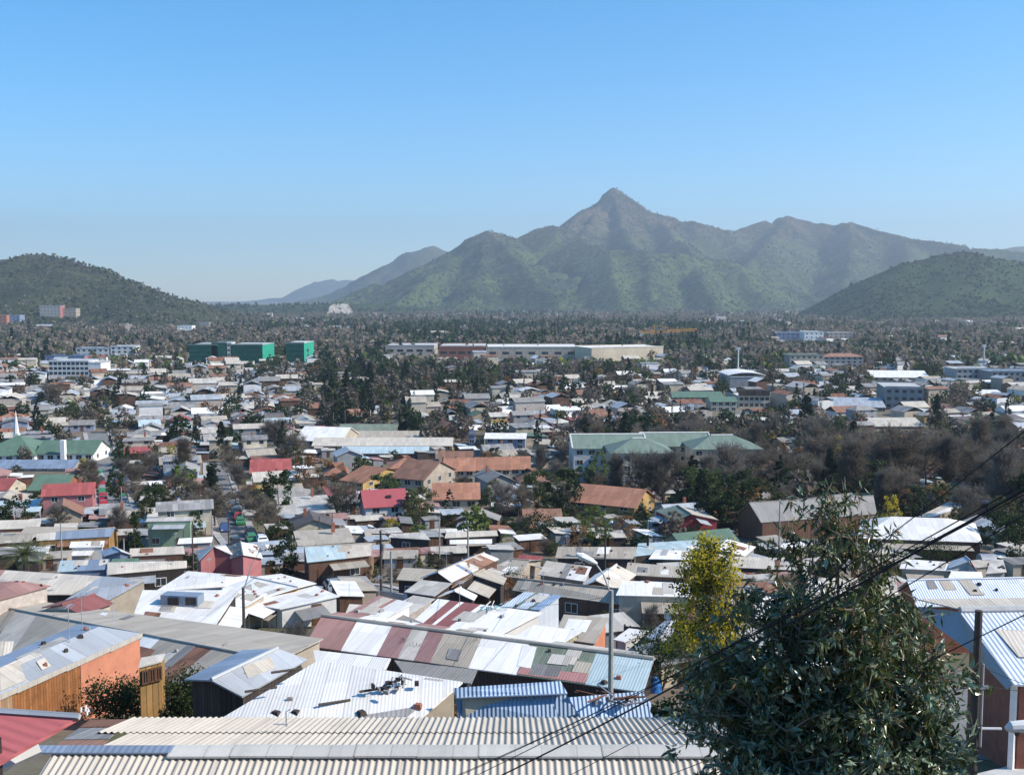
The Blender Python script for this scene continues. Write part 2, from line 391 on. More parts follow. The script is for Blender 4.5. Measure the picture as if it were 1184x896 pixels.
SA = [xy(133, 592), xy(128, 560), xy(121, 530), xy(116, 512), xy(112, 500)]
SB = [xy(292, 640), xy(272, 618), xy(263, 590), xy(256, 565), xy(252, 550), xy(250, 535)]
street(SA, 6, 1.4); street(SB, 4.6, 1.2)
street([xy(320, 668), xy(420, 680), xy(460, 690)], 5, 1.2)
street([xy(1075, 872), xy(1120, 835), xy(1160, 800)], 6.5, 1.2)
# bright pavement and kerb at the corner below the house on the right
pm = MB(); q = [hit(1128, 900), hit(1260, 868), hit(1300, 930), hit(1100, 960)]
pm.face([p + Vector((0, 0, .2)) for p in q]); pm.build('pavement', 'pale_concrete')['kind'] = 'structure'
km = MB(); a, b = hit(1150, 873), hit(1230, 852); km.tube([a + Vector((0, 0, .12)), b + Vector((0, 0, .12))], .12, 6); km.build('kerb', 'pale_concrete')['kind'] = 'structure'

# ------------------------------------------------------------------ hills and mountains
def ridge_field(X, Y, spines, s=.05, rd=35):
    acc = np.zeros_like(X)
    for pts, k in spines:
        best = np.full(X.shape, -1e4)
        for a, b in zip(pts, pts[1:]):
            dx, dy = b[0] - a[0], b[1] - a[1]; L2 = dx * dx + dy * dy + 1e-9
            t = np.clip(((X - a[0]) * dx + (Y - a[1]) * dy) / L2, 0, 1)
            d = np.hypot(X - a[0] - dx * t, Y - a[1] - dy * t)
            best = np.maximum(best, a[2] + (b[2] - a[2]) * t - k * np.sqrt(d * d + rd * rd) + k * rd)
        acc = acc + np.exp(np.clip(s * best, -60, 400))
    return np.log(acc + 1e-30) / s
def spine(pts, k): return ([tuple(at_y(*p)) for p in pts], k)
def hill(name, xr, yr, step, spines, mat, amp, seed, base=-14, gully=0, s=.05, rnd=35):
    xs = np.arange(xr[0], xr[1], step); ys = np.arange(yr[0], yr[1], step)
    X, Y = np.meshgrid(xs, ys); Z = ridge_field(X, Y, spines, s, rnd)
    Z = Z - (4 if name == 'hill' else 0); up = np.clip((Z + 5) / 60, 0, 1)
    Z = Z + up * amp * (fbm(X / 260, Y / 260, 5, seed) + .35 * fbm(X / 45, Y / 45, 4, seed + 9))
    if gully: Z = Z - up * gully * np.clip(1 - 4 * np.abs(fbm(X / 330 + .6 * fbm(X / 200, Y / 200, 3, seed + 3), Y / 900, 4, seed + 5)), 0, 1)
    Z = np.maximum(Z, base); ny, nx = X.shape
    V = np.stack([X, Y, Z], -1).reshape(-1, 3)
    i = np.arange(ny - 1)[:, None] * nx + np.arange(nx - 1)[None]; F = np.stack([i, i + 1, i + nx + 1, i + nx], -1).reshape(-1, 4)
    keep = (Z.ravel()[F] > base + .5).any(1); F = F[keep]
    o = link(tag(bpy.data.objects.new(name, np_mesh(name, V, F, mat, smooth=True)), None, None, kind='structure'))
    return X, Y, Z
def hill_mat(name, grass, scrub, soil, zsoil, cover, sc1):
    t = NT(name); tc = t.new('ShaderNodeTexCoord'); ob = tc.outputs['Object']
    big = t.noise(ob, .0042 * sc1, 6, .65); mid = t.noise(ob, .02 * sc1, 5, .7); fine = t.noise(ob, .075 * sc1, 3, .7)
    vo = t.new('ShaderNodeTexVoronoi'); vo.inputs['Scale'].default_value = .055 * sc1; t.link(ob, vo.inputs['Vector'])
    c = t.mix(t.ramp(mid, .35, .65), sc(grass, .75), sc(grass, 1.25))
    sep = t.new('ShaderNodeSeparateXYZ'); t.link(ob, sep.inputs[0])
    hgt = t.math('ADD', t.math('DIVIDE', sep.outputs[2], zsoil), t.math('MULTIPLY', t.math('SUBTRACT', big, .5), 2.2))
    c = t.mix(t.math('MULTIPLY', t.ramp(hgt, .55, 1.1), .85), c, soil)
    c = t.mix(t.math('MULTIPLY', t.ramp(fine, .55, .72), .4), c, sc(soil, .8))
    patch = t.math('ADD', t.ramp(big, .40, .60), t.math('MULTIPLY', t.math('SUBTRACT', mid, .5), 1.8))
    dens = t.math('ADD', t.math('MULTIPLY', patch, .5), cover)
    tree = t.math('LESS_THAN', t.math('ADD', vo.outputs['Distance'], t.math('MULTIPLY', t.math('SUBTRACT', fine, .5), .5)), t.math('MULTIPLY', dens, .75))
    c = t.mix(t.math('MULTIPLY', tree, .85), c, scrub)
    b = t.bump(t.math('ADD', tree, fine), .8, 3.5); M[name] = t.done(c, .95, 0, .1)
hill_mat('mountain_mat', (.080, .105, .034), (.017, .025, .015), (.12, .08, .062), 360, .44, 1)
hill_mat('near_hill_mat', (.072, .075, .038), (.024, .031, .019), (.11, .085, .07), 170, .42, 3)
hill_mat('green_hill_mat', (.055, .078, .026), (.02, .03, .016), (.085, .07, .05), 300, .36, 2.4)
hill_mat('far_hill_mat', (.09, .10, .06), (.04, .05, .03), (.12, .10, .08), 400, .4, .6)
SM = []
SM.append(spine([(506, 300, 4500), (536, 285, 4560), (564, 264, 4600), (600, 276, 4700), (628, 258, 4800), (653, 259, 4950)], .60))
SM.append(spine([(653, 260, 4950), (678, 243, 5350), (694, 230.5, 5540), (703, 223, 5580), (709.5, 216.5, 5600), (715, 222, 5610), (735, 237, 5650), (759, 249, 5600)], .74))
SM.append(spine([(759, 249, 5600), (800, 256, 5550), (838, 267, 5500), (849, 267, 5600), (885, 256, 5750), (911, 250.5, 5800), (941, 257, 5750), (984, 258, 5600), (1048, 274, 5300), (1136, 287, 4900), (1184, 291, 4800), (1260, 296, 4700)], .60))
SM.append(spine([(564, 264, 4600), (556, 300, 4150), (548, 330, 3750), (540, 352, 3450)], .55))
SM.append(spine([(564, 264, 4600), (600, 300, 4100), (628, 330, 3750), (648, 354, 3450)], .55))
SM.append(spine([(536, 285, 4560), (505, 312, 4100), (480, 332, 3800), (460, 350, 3500)], .5))
SM.append(spine([(506, 298, 4500), (486, 307, 4400), (440, 326, 4300), (410, 337, 4200), (370, 350, 4000)], .5))
SM.append(spine([(628, 258, 4800), (670, 276, 4500), (705, 290, 4250), (750, 291, 4200), (800, 293, 4250), (835, 298, 4300), (880, 318, 4250), (930, 338, 4150), (965, 350, 4000)], .55))
SM.append(spine([(705, 290, 4250), (712, 320, 3850), (718, 345, 3550), (722, 357, 3400)], .6))
SM.append(spine([(750, 291, 4200), (752, 325, 3800), (752, 345, 3550), (750, 357, 3400)], .6))
SM.append(spine([(800, 293, 4250), (815, 325, 3850), (826, 345, 3550), (832, 357, 3400)], .6))
SM.append(spine([(850, 304, 4280), (880, 335, 3900), (900, 352, 3600)], .6))
SM.append(spine([(711, 226, 5520), (716, 247, 5250), (724, 268, 4900), (735, 288, 4500)], .8))
SM.append(spine([(704, 232, 5480), (684, 252, 5150), (668, 272, 4800)], .85))
SM.append(spine([(759, 248, 5600), (778, 270, 5100), (800, 290, 4500)], .62))
SM.append(spine([(911, 250.5, 5800), (890, 280, 5200), (862, 305, 4600)], .55))
SM.append(spine([(984, 258, 5600), (985, 295, 4900), (978, 330, 4300), (970, 350, 3900)], .52))
SM.append(spine([(1048, 274, 5300), (1050, 310, 4600), (1040, 345, 4000)], .5))
SM.append(spine([(1136, 290, 4900), (1140, 330, 4200), (1140, 352, 3700)], .5))
HM = hill('mountain', (-1500, 3600), (3100, 6900), 14, SM, 'mountain_mat', 10, 3, gully=24, s=.22, rnd=6)
SL = [spine([(-90, 318, 2050), (-30, 312, 2050), (0, 306, 2050), (14, 306, 2040), (45, 298.5, 2000), (62, 300.5, 2000), (80, 308, 2000), (105, 319, 2000), (120, 323, 2000), (150, 333, 2000), (185, 345, 2000), (215, 353, 2000), (250, 360, 2000), (300, 367, 2000)], .42),
      spine([(45, 298.5, 2000), (48, 335, 1790), (44, 366, 1600), (40, 380, 1500)], .45), spine([(105, 319, 2000), (135, 345, 1800), (155, 372, 1560)], .42),
      spine([(0, 306, 2050), (-25, 345, 1800), (-40, 375, 1560)], .45), spine([(185, 345, 2000), (200, 362, 1850), (215, 378, 1600)], .35)]
HL = hill('hill', (-2000, -350), (1330, 2600), 9, SL, 'near_hill_mat', 11, 21, gully=8)
SR = [spine([(996, 345, 2400), (1010, 334, 2450), (1028, 319, 2500), (1048, 310, 2500), (1090, 299, 2500), (1115, 297, 2500), (1150, 301, 2500), (1184, 308, 2480), (1260, 318, 2450), (1340, 336, 2400)], .62),
      spine([(1117, 300, 2480), (1108, 335, 2280), (1098, 372, 2080)], .45), spine([(1045, 314, 2480), (1026, 348, 2290), (1012, 372, 2080)], .48),
      spine([(1184, 312, 2460), (1190, 340, 2260), (1190, 374, 2050)], .45), spine([(1260, 312, 2450), (1270, 370, 2080)], .45)]
HR = hill('hill', (550, 1900), (1900, 3000), 9, SR, 'green_hill_mat', 6, 41, gully=6)
SX = [spine([(150, 357, 3100), (225, 356, 3000), (262, 353, 3050), (300, 352.5, 3050), (345, 352.5, 3050), (385, 351, 3100), (430, 352, 3150), (480, 355, 3200)], .16)]
HX = hill('low_ridge', (-1500, 100), (2600, 3400), 16, SX, 'green_hill_mat', 3, 61, base=-3)
SF = [spine([(330, 352, 6300), (370, 344, 6500), (400, 331, 6600), (445, 318, 6700), (470, 302, 6750), (484, 288, 6800), (500.5, 282.5, 6800), (512, 286, 6800), (540, 296, 6800), (620, 310, 6800)], .55)]
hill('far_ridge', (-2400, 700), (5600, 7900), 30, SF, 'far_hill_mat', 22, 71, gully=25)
SF2 = [spine([(210, 352, 11800), (262, 350, 11900), (300, 347, 11900), (330, 343, 12000), (350, 335, 12000), (366, 326, 12000), (385, 322.5, 12000), (405, 323, 12000), (430, 326, 12000), (500, 332, 12000)], .5),
       spine([(100, 352, 12500), (180, 350, 12500), (240, 351.5, 12500), (300, 348.5, 12500)], .4)]
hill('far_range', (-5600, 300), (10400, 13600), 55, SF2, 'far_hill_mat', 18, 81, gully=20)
SF3 = [spine([(1050, 305, 6900), (1100, 294, 7000), (1140, 290, 7000), (1160, 289, 7000), (1184, 286, 7000), (1230, 282, 7000), (1300, 290, 7000)], .5)]
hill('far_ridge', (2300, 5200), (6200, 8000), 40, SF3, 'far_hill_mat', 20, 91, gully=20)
def hz(H, x, y):
    X, Y, Z = H; j = np.clip(((np.asarray(y) - Y[0, 0]) / (Y[1, 0] - Y[0, 0])).astype(int), 0, X.shape[0] - 1); i = np.clip(((np.asarray(x) - X[0, 0]) / (X[0, 1] - X[0, 0])).astype(int), 0, X.shape[1] - 1)
    return Z[j, i]
# scrub on the two nearer hills: many small leaf clumps, nobody could count them
def clump_field(name, parts, mats, nq, seed):
    """parts: arrays x, y, z, width, height, material index; every tree is nq leaf-clump faces spread through its crown"""
    r = np.random.default_rng(seed); x, y, z, wd, ht, mi = [np.asarray(a) for a in parts]; n = len(x)
    d = r.normal(size=(n, nq, 3)); d /= np.linalg.norm(d, axis=2, keepdims=True); d *= (.45 + .55 * r.random((n, nq, 1)))
    cone = (wd / ht < .45)[:, None]
    hh = d[:, :, 2] * .5 + .52
    wz = np.where(cone, np.clip(1.15 - hh, .1, 1), 1)
    c = np.stack([x[:, None] + d[:, :, 0] * wd[:, None] * .5 * wz, y[:, None] + d[:, :, 1] * wd[:, None] * .5 * wz, z[:, None] + ht[:, None] * np.clip(hh, .06, 1)], -1).reshape(-1, 3)
    s = (np.repeat(np.minimum(wd, ht), nq) * (1.15 / math.sqrt(nq)) * (.7 + .7 * r.random(n * nq)))[:, None]
    a = r.normal(size=(n * nq, 3)); a /= np.linalg.norm(a, axis=1, keepdims=True)
    b = np.cross(a, r.normal(size=(n * nq, 3))); b /= np.linalg.norm(b, axis=1, keepdims=True)
    V = np.stack([c - a * s, c - b * s * .8, c + a * s, c + b * s * .8], 1).reshape(-1, 3); F = np.arange(len(V)).reshape(-1, 4)
    o = link(tag(bpy.data.objects.new(name, np_mesh(name, V, F, mats, np.repeat(mi, nq))), None, None, kind='stuff')); return o
def scrub(H, n, x0, x1, y0, y1, zmax, seed, w0, w1, mats):
    r = np.random.default_rng(seed); x = r.uniform(x0, x1, n); y = r.uniform(y0, y1, n); z = hz(H, x, y)
    k = (z > 4) & (fbm(x / 90, y / 90, 4, seed) + r.normal(size=n) * .25 > -.12); x, y, z = x[k], y[k], z[k]; n = len(x); wd = r.uniform(w0, w1, n)
    clump_field('hill_scrub', (x, y, z - .6, wd, wd * r.uniform(.6, .95, n), r.integers(0, len(mats), n)), mats, 6, seed)
scrub(HL, 15000, -1950, -420, 1420, 2060, 0, 5, 2.6, 6.5, ['leaf_dark', 'leaf_olive', 'twig_grey'])
scrub(HR, 17000, 600, 1850, 1960, 2560, 0, 6, 3.2, 8, ['leaf_dark', 'leaf_cypress', 'leaf_olive'])
scrub(HM, 15000, -800, 3300, 3250, 5700, 0, 12, 4, 10, ['leaf_dark', 'leaf_cypress', 'leaf_olive'])
scrub(HX, 2500, -1300, 50, 2640, 3080, 0, 8, 5, 11, ['leaf_dark', 'twig_grey', 'leaf_mid'])
# ------------------------------------------------------------------ trees
def quads_at(c, s, r, asp=1.0, up=0.0):
    """leaf faces: centres c (n,3), half sizes s (n,)"""
    n = len(c); a = r.normal(size=(n, 3)); a[:, 2] += up * np.sign(a[:, 2]); a /= np.linalg.norm(a, axis=1, keepdims=True)
    b = np.cross(a, r.normal(size=(n, 3))); b /= np.linalg.norm(b, axis=1, keepdims=True); s = s[:, None]
    return np.stack([c - a * s, c - b * s * asp, c + a * s, c + b * s * asp], 1).reshape(-1, 3)
def sticks(p, q, w, r, tip=.3):
    """thin twig faces from p to q"""
    d = q - p; n = np.cross(d, r.normal(size=d.shape)); n /= np.linalg.norm(n, axis=1, keepdims=True) + 1e-9; w = np.broadcast_to(w, (len(p),))[:, None]
    return np.stack([p - n * w, p + n * w, q + n * w * tip, q - n * w * tip], 1).reshape(-1, 3)
def mesh_of(name, V, mat): return np_mesh(name, V, np.arange(len(V)).reshape(-1, 4), mat)
def limbs(m, base, H, spread, n, seed, r0, lean=.0, first=.3, curve=.25):
    """a tapered trunk with limbs; returns the limb tips and points along them"""
    R = random.Random(seed); top = Vector((lean * H, R.uniform(-.05, .05) * H, H)); tr = []
    for i in range(6):
        t = i / 5; tr.append(Vector((top.x * t + R.uniform(-.02, .02) * H * (i > 0), top.y * t + R.uniform(-.02, .02) * H * (i > 0), H * t)))
    m.tube([base + p for p in tr], [r0 * (1 - .8 * i / 5) * (1.25 if i == 0 else 1) for i in range(6)], 6)
    tips = [base + tr[-1]]; along = []
    for k in range(n):
        t = first + (1 - first) * (k + R.random()) / n; p0 = base + Vector((top.x * t, top.y * t, H * t)); ang = k * 2.4 + R.uniform(-.5, .5)
        ln = spread * (1.1 - .55 * t) * R.uniform(.75, 1.15); dr = Vector((math.cos(ang), math.sin(ang), 0)); rise = ln * R.uniform(.35, .9)
        p1 = p0 + dr * ln * .5 + Vector((0, 0, rise * (.5 - curve))); p2 = p0 + dr * ln + Vector((0, 0, rise))
        rr = r0 * (1 - .75 * t) * .5; m.tube([p0, p1, p2], [rr, rr * .65, rr * .25], 5)
        tips.append(p2); along += [p0.lerp(p1, .6), p1, p1.lerp(p2, .5), p2]
    return tips, along
def proto_bare(seed, H=9, spread=3.6, n=15, tw='twig_brown', dens=19, upright=.5, wid=.034):
    m = MB(); r = np.random.default_rng(seed); tips, along = limbs(m, Vector((0, 0, 0)), H * .8, spread, n, seed, .17, first=.22)
    P = np.array([list(p) for p in along + tips]); P = np.repeat(P, dens, 0)
    d = r.normal(size=P.shape); d[:, 2] = np.abs(d[:, 2]) * .7 + upright; out = P.copy(); out[:, 2] = 0
    d += .5 * out / (np.linalg.norm(out, axis=1, keepdims=True) + .5); d /= np.linalg.norm(d, axis=1, keepdims=True)
    Q = P + d * (H * r.uniform(.07, .19, (len(P), 1))); V = [sticks(P, Q, wid, r)]
    for k in range(3):
        t = r.uniform(.3, 1, (len(P), 1)); S = P + (Q - P) * t; e = d + r.normal(size=d.shape) * .55; e /= np.linalg.norm(e, axis=1, keepdims=True)
        V.append(sticks(S, S + e * (H * r.uniform(.04, .11, (len(P), 1))), wid * .75, r))
    return m.mesh('trunk', 'bark'), mesh_of('crown', np.concatenate(V), tw)
def proto_leafy(seed, H=8, W=6, mat='leaf_dark', nc=34, per=60, leaf=.23, low=.22, shape='round', trunk='bark', asp=.7):
    m = MB(); r = np.random.default_rng(seed); tips, along = limbs(m, Vector((0, 0, 0)), H * .75, W * .42, 9, seed, .16, first=.25)
    C = []
    while len(C) < nc:
        z = r.uniform(low, 1); a = r.uniform(0, 6.283)
        if shape == 'round': rm = math.sqrt(max(0, 1 - ((z - .58) / .45) ** 2))
        elif shape == 'cone': rm = (1.03 - z) ** .8
        elif shape == 'column': rm = min(1, (1.02 - z) * 3.5) * min(1, .55 + z * 1.4)
        elif shape == 'poplar': rm = min(1, (1.02 - z) * 2.2)
        else: rm = 1 - .4 * z
        q = rm * math.sqrt(r.uniform(.25, 1)) * (1 + r.normal() * .10)
        C.append((math.cos(a) * q * W / 2, math.sin(a) * q * W / 2, z * H + r.normal() * .03 * H))
    C = np.array(C); rad_ = (W / 2) * r.uniform(.16, .34, nc); P = np.repeat(C, per, 0); d = r.normal(size=P.shape); d /= np.linalg.norm(d, axis=1, keepdims=True)
    P = P + d * np.repeat(rad_, per)[:, None] * (r.random((len(P), 1)) ** .4) * [1, 1, .8]
    P[:, 2] = np.maximum(P[:, 2], .1)
    return m.mesh('trunk', trunk), mesh_of('crown', quads_at(P, leaf * r.uniform(.6, 1.3, len(P)), r, asp), mat)
def proto_palm(seed, H=6, fr=3.2, n=42, fan=False, mat='leaf_palm'):
    m = MB(); r = random.Random(seed); m.tube([(0, 0, 0), (.08, 0, H * .5), (0, .05, H)], [.34 if not fan else .16, .26 if not fan else .12, .3 if not fan else .12], 9)
    c = MB()
    for k in range(n):
        a = k * 2.39996; el = rad(82 - 105 * (k / n)) ; L = fr * r.uniform(.85, 1.1); p = Vector((0, 0, H)); d = Vector((math.cos(a) * math.cos(el), math.sin(a) * math.cos(el), math.sin(el)))
        pts = [p]
        for i in range(7):
            d = (d + Vector((0, 0, -.13 - .02 * i))).normalized(); p = p + d * L / 7; pts.append(p)
        side = Vector((-math.sin(a), math.cos(a), 0))
        for i in range(1, 8):
            for f in (0, .5):
                q = pts[i - 1].lerp(pts[i], f + .25); dd = (pts[i] - pts[i - 1]).normalized(); ll = fr * .17 * math.sin(math.pi * min(1, (i + f) / 8.6 + .12)) * 1.2
                for s in (-1, 1):
                    e = (side * s + dd * .75 + Vector((0, 0, -.25))).normalized(); n2 = dd * .06
                    c.face([q - n2, q + n2, q + e * ll + n2 * .3, q + e * ll - n2 * .3])
        c.tube(pts, [.035] * 7 + [.01], 3, cap=False)
    return m.mesh('trunk', 'bark'), c.mesh('crown', mat)
PROTO = {}
def add_proto(kind, lst): PROTO[kind] = lst
add_proto('bare_tree', [proto_bare(1), proto_bare(2, 10, 3.2, 16, 'twig_grey', 19, .7), proto_bare(3, 8, 4.2, 17, 'twig_brown', 20, .35), proto_bare(4, 11, 3.0, 18, 'twig_grey', 16, .9), proto_bare(5, 9.5, 3.9, 16, 'twig_brown', 21, .5)])
add_proto('bare_poplar', [proto_bare(7, 14, 1.6, 20, 'twig_grey', 22, 1.5), proto_bare(8, 15, 1.9, 22, 'twig_brown', 22, 1.3)])
add_proto('evergreen_tree', [proto_leafy(11, 8, 6.5), proto_leafy(12, 9, 6, 'leaf_dark', 38, 60, .22, .18), proto_leafy(13, 7, 6.4, 'leaf_mid', 36, 60, .22), proto_leafy(14, 10, 6.6, 'leaf_dark', 44, 60, .24)])
add_proto('olive_tree', [proto_leafy(21, 7, 6, 'leaf_olive', 30, 55, .2), proto_leafy(22, 8, 5.6, 'leaf_olive', 34, 50, .2)])
add_proto('cypress_tree', [proto_leafy(31, 13, 2.9, 'leaf_cypress', 60, 45, .2, .04, 'column'), proto_leafy(32, 12, 2.4, 'leaf_cypress', 54, 45, .19, .04, 'column')])
add_proto('conifer_tree', [proto_leafy(41, 13, 6, 'leaf_cypress', 64, 48, .24, .1, 'cone'), proto_leafy(42, 12, 5.2, 'leaf_dark', 58, 50, .22, .08, 'cone')])
add_proto('lime_green_tree', [proto_leafy(51, 7.5, 6, 'leaf_lime', 30, 50, .2), proto_leafy(52, 8.5, 5.6, 'leaf_lime', 32, 46, .2, .15, 'round')])
add_proto('yellow_wattle', [proto_leafy(61, 7, 5.6, 'leaf_yellow', 30, 52, .17), proto_leafy(62, 6.5, 5, 'leaf_yellow', 26, 52, .17)])
add_proto('russet_tree', [proto_leafy(71, 8, 7, 'leaf_rust', 30, 40, .2), proto_leafy(72, 7, 6, 'leaf_rust', 26, 36, .2)])
add_proto('blossom_tree', [proto_leafy(81, 6, 5.5, 'leaf_pink', 24, 40, .17)])
add_proto('palm_tree', [proto_palm(91, 6, 3.6, 46), proto_palm(92, 7, 3.2, 40)])
add_proto('fan_palm', [proto_palm(95, 3, 1.5, 34, True)])
PH = {}
for k, v in PROTO.items(): PH[k] = [max(float(q.co.z) for q in p[1].vertices) for p in v]
TREES = []
def tree(kind, x, y, h, label=None, group=None, wide=1.0, z=None, var=None, cat='tree', rng=random):
    ps = PROTO[kind]; i = rng.randrange(len(ps)) if var is None else var; k = h / PH[kind][i]
    o = empty(kind, (x, y, (G(y) if z is None else z) - .05), label, cat, group, rng.uniform(0, 6.28)); o.scale = (k * wide, k * wide, k)
    for nm, me in zip(('trunk', 'crown'), ps[i]): link(bpy.data.objects.new(nm, me), o)
    TREES.append((o, kind, h, wide)); FOOT.append((x, y, 1.2)); return o
TREEWORD = {'bare_tree': 'leafless brown tree', 'bare_poplar': 'tall narrow leafless poplar', 'evergreen_tree': 'dark evergreen tree', 'olive_tree': 'dull olive green tree', 'cypress_tree': 'narrow dark cypress',
            'conifer_tree': 'dark pointed conifer', 'lime_green_tree': 'bright green tree', 'yellow_wattle': 'yellow flowering wattle', 'russet_tree': 'russet brown tree', 'blossom_tree': 'pink blossoming tree', 'palm_tree': 'palm tree', 'fan_palm': 'small fan palm'}

# ------------------------------------------------------------------ the large gum tree and the wattle by the camera
def lance_leaves(P, D, L, W, r):
    """lance-shaped leaves with a fold: 2 quads each; P base, D direction"""
    n = len(P); D = D / np.linalg.norm(D, axis=1, keepdims=True); s = np.cross(D, r.normal(size=D.shape)); s /= np.linalg.norm(s, axis=1, keepdims=True); u = np.cross(s, D)
    L = L[:, None]; W = W[:, None]; bend = r.normal(size=(n, 1)) * .12
    b = P; m1 = P + D * L * .4 + u * L * bend; t = P + D * L + u * L * bend * -.6
    l = m1 + s * W + u * W * .35; q = m1 - s * W + u * W * .35
    m2 = P + D * L * .72 + u * L * bend * .4
    V = np.stack([b, l, m2 + s * W * .62, m1, b, m1, m2 - s * W * .62, q, m1, m2 + s * W * .62, t, m2 - s * W * .62], 1).reshape(-1, 3)
    base = (np.arange(n) * 12)[:, None]
    # shared corners per leaf so that each leaf is one island
    V = np.stack([b, l, m2 + s * W * .62, t, m2 - s * W * .62, q, m1], 1).reshape(-1, 3); k = (np.arange(n) * 7)[:, None]
    F = np.concatenate([k + [0, 1, 2, 6], k + [6, 2, 3, 4], k + [0, 6, 4, 5]]); return V, F
def gum_tree():
    y0 = 13.2; bx = at_y(968, 896, y0).x; zb = G(y0); o = empty('gum_tree', (bx, y0, zb), 'large silvery green gum sapling rising in front of the tin roofs', 'tree')
    m = MB(); R = random.Random(5); r = np.random.default_rng(5); H = 5.85
    tops = []
    stems = [((0, 0), (-.1, .1, H), .07), ((.1, .05), (.45, .2, H * .84), .045), ((-.1, 0), (-.6, 0, H * .80), .045), ((0, .1), (.15, -.35, H * .92), .04), ((-.05, -.1), (-.4, .35, H * .88), .04), ((.1, 0), (.8, .1, H * .66), .035), ((-.1, .1), (-1.1, .3, H * .62), .035), ((.1, -.1), (.62, -.4, H * .58), .035), ((-.1, -.1), (-.8, -.4, H * .54), .035), ((-.1, .05), (-.85, .1, H * .8), .035), ((-.1, 0), (-1.15, -.1, H * .7), .035), ((.1, .05), (.75, .15, H * .79), .035), ((.1, 0), (1.0, -.1, H * .7), .035), ((0, .05), (-.38, .1, H * .97), .03), ((.05, 0), (.22, .05, H * .95), .03)]
    P = []; D = []; Zf = []
    def twig(p, d, L, lev):
        q = p; pts = [p]
        for i in range(4):
            d = (d + Vector((R.gauss(0, .18), R.gauss(0, .18), R.gauss(.02, .12)))).normalized(); q = q + d * L / 4; pts.append(q)
        m.tube(pts, [.012 * (1 - .2 * i) * (1.4 if lev == 0 else .7) for i in range(5)], 4, cap=False)
        if lev == 0:
            for i in range(5): twig(pts[R.randrange(1, 5)], (d + Vector((R.gauss(0, .8), R.gauss(0, .8), R.gauss(.1, .5)))).normalized(), L * .55, 1)
        for i in range(9 if lev else 6):
            t = R.random(); k = min(3, int(t * 4)); P.append(pts[k].lerp(pts[k + 1], t * 4 - k)); D.append(d); Zf.append(p.z / H)
    for (bxy, top, r0) in stems:
        pts = [Vector((bxy[0], bxy[1], -.2)).lerp(Vector(top), t) + Vector((R.gauss(0, .05), R.gauss(0, .05), 0)) * (t > 0) + Vector((top[0], top[1], 0)) * (.25 * math.sin(math.pi * t)) for t in (0, .2, .4, .6, .8, 1)]
        m.tube(pts, [r0 * (1 - .85 * i / 5) for i in range(6)], 7)
        n = 38 if top[2] > 4.9 else 36
        for k in range(n):
            t = .16 + .84 * (k + R.random()) / n; i = min(4, int(t * 5)); p = pts[i].lerp(pts[i + 1], t * 5 - i); a = R.uniform(0, 6.28)
            zf = p.z / H; L = (.85 if zf < .5 else .85 - .8 * (zf - .5)) * R.uniform(.5, 1.1)
            twig(p, Vector((math.cos(a), math.sin(a), R.uniform(.1, .7) if zf < .8 else 1.2)).normalized(), max(.28, L), 0)
    m.build('trunk', 'pale_bark', o, off=(0, 0, 0))
    P = np.array([list(p) for p in P]); D = np.array([list(p) for p in D]); Zf = P[:, 2] / H
    # gaps between the upper sprays, a denser silver skirt below
    keep = r.random(len(P)) < np.interp(Zf, [0, .42, .56, .8, 1], [1, 1, .85, .5, .34]); P, D, Zf = P[keep], D[keep], Zf[keep]
    k = r.random(len(P)) < np.clip(1.35 - 1.65 * Zf, .04, .95)
    for nm, sel, mat in (('juvenile_leaves', k, 'leaf_gum_blue'), ('adult_leaves', ~k, 'leaf_gum_adult')):
        p, d = P[sel], D[sel]; kk = 4 if mat == 'leaf_gum_blue' else 2; p = np.repeat(p, kk, 0) + r.normal(size=(len(p) * kk, 3)) * .04; d = np.repeat(d, kk, 0)
        if mat == 'leaf_gum_blue': dd = d + r.normal(size=d.shape) * .75; L = r.uniform(.09, .18, len(p)); W = L * r.uniform(.13, .22, len(p))
        else: dd = d * .35 + r.normal(size=d.shape) * .45 + [0, 0, -.75]; L = r.uniform(.11, .2, len(p)); W = L * r.uniform(.075, .12, len(p))
        V, F = lance_leaves(p, dd, L, W, r); link(bpy.data.objects.new(nm, np_mesh(nm, V, F, mat)), o)
    FOOT.append((bx, y0, 3))
gum_tree()
def wattle():
    y0 = 38; p0 = at_y(822, 700, y0); zt = at_y(828, 630, y0).z; z0 = G(y0); H = zt - z0
    o = empty('yellow_wattle', (p0.x, y0, z0), 'yellow flowering wattle tree just left of the big gum tree', 'tree'); m = MB(); r = np.random.default_rng(17)
    tips, along = limbs(m, Vector((0, 0, 0)), H * .95, 1.5, 20, 17, .15, first=.35); m.build('trunk', 'bark', o, off=(0, 0, 0))
    A = np.array([list(p) for p in along + tips]); C = np.repeat(A, 5, 0) + r.normal(size=(len(A) * 5, 3)) * [.34, .34, .42]
    C = C[C[:, 2] < H + .3]
    C[:, :2] *= np.clip(1.25 - .75 * (C[:, 2:3] / H - .35), .3, 1.2); C = C[C[:, 2] > H * .55]
    fl = r.random(len(C)) < .7
    for nm, sel, mat, per, sz in (('blossom', fl, 'leaf_yellow', 40, .052), ('leaves', ~fl, 'leaf_mid', 40, .06)):
        c = np.repeat(C[sel], per, 0); c = c + r.normal(size=c.shape) * [.15, .15, .13]
        link(bpy.data.objects.new(nm, mesh_of(nm, quads_at(c, sz * r.uniform(.6, 1.3, len(c)), r, .7), mat)), o)
    FOOT.append((p0.x, y0, 2.5))
wattle()
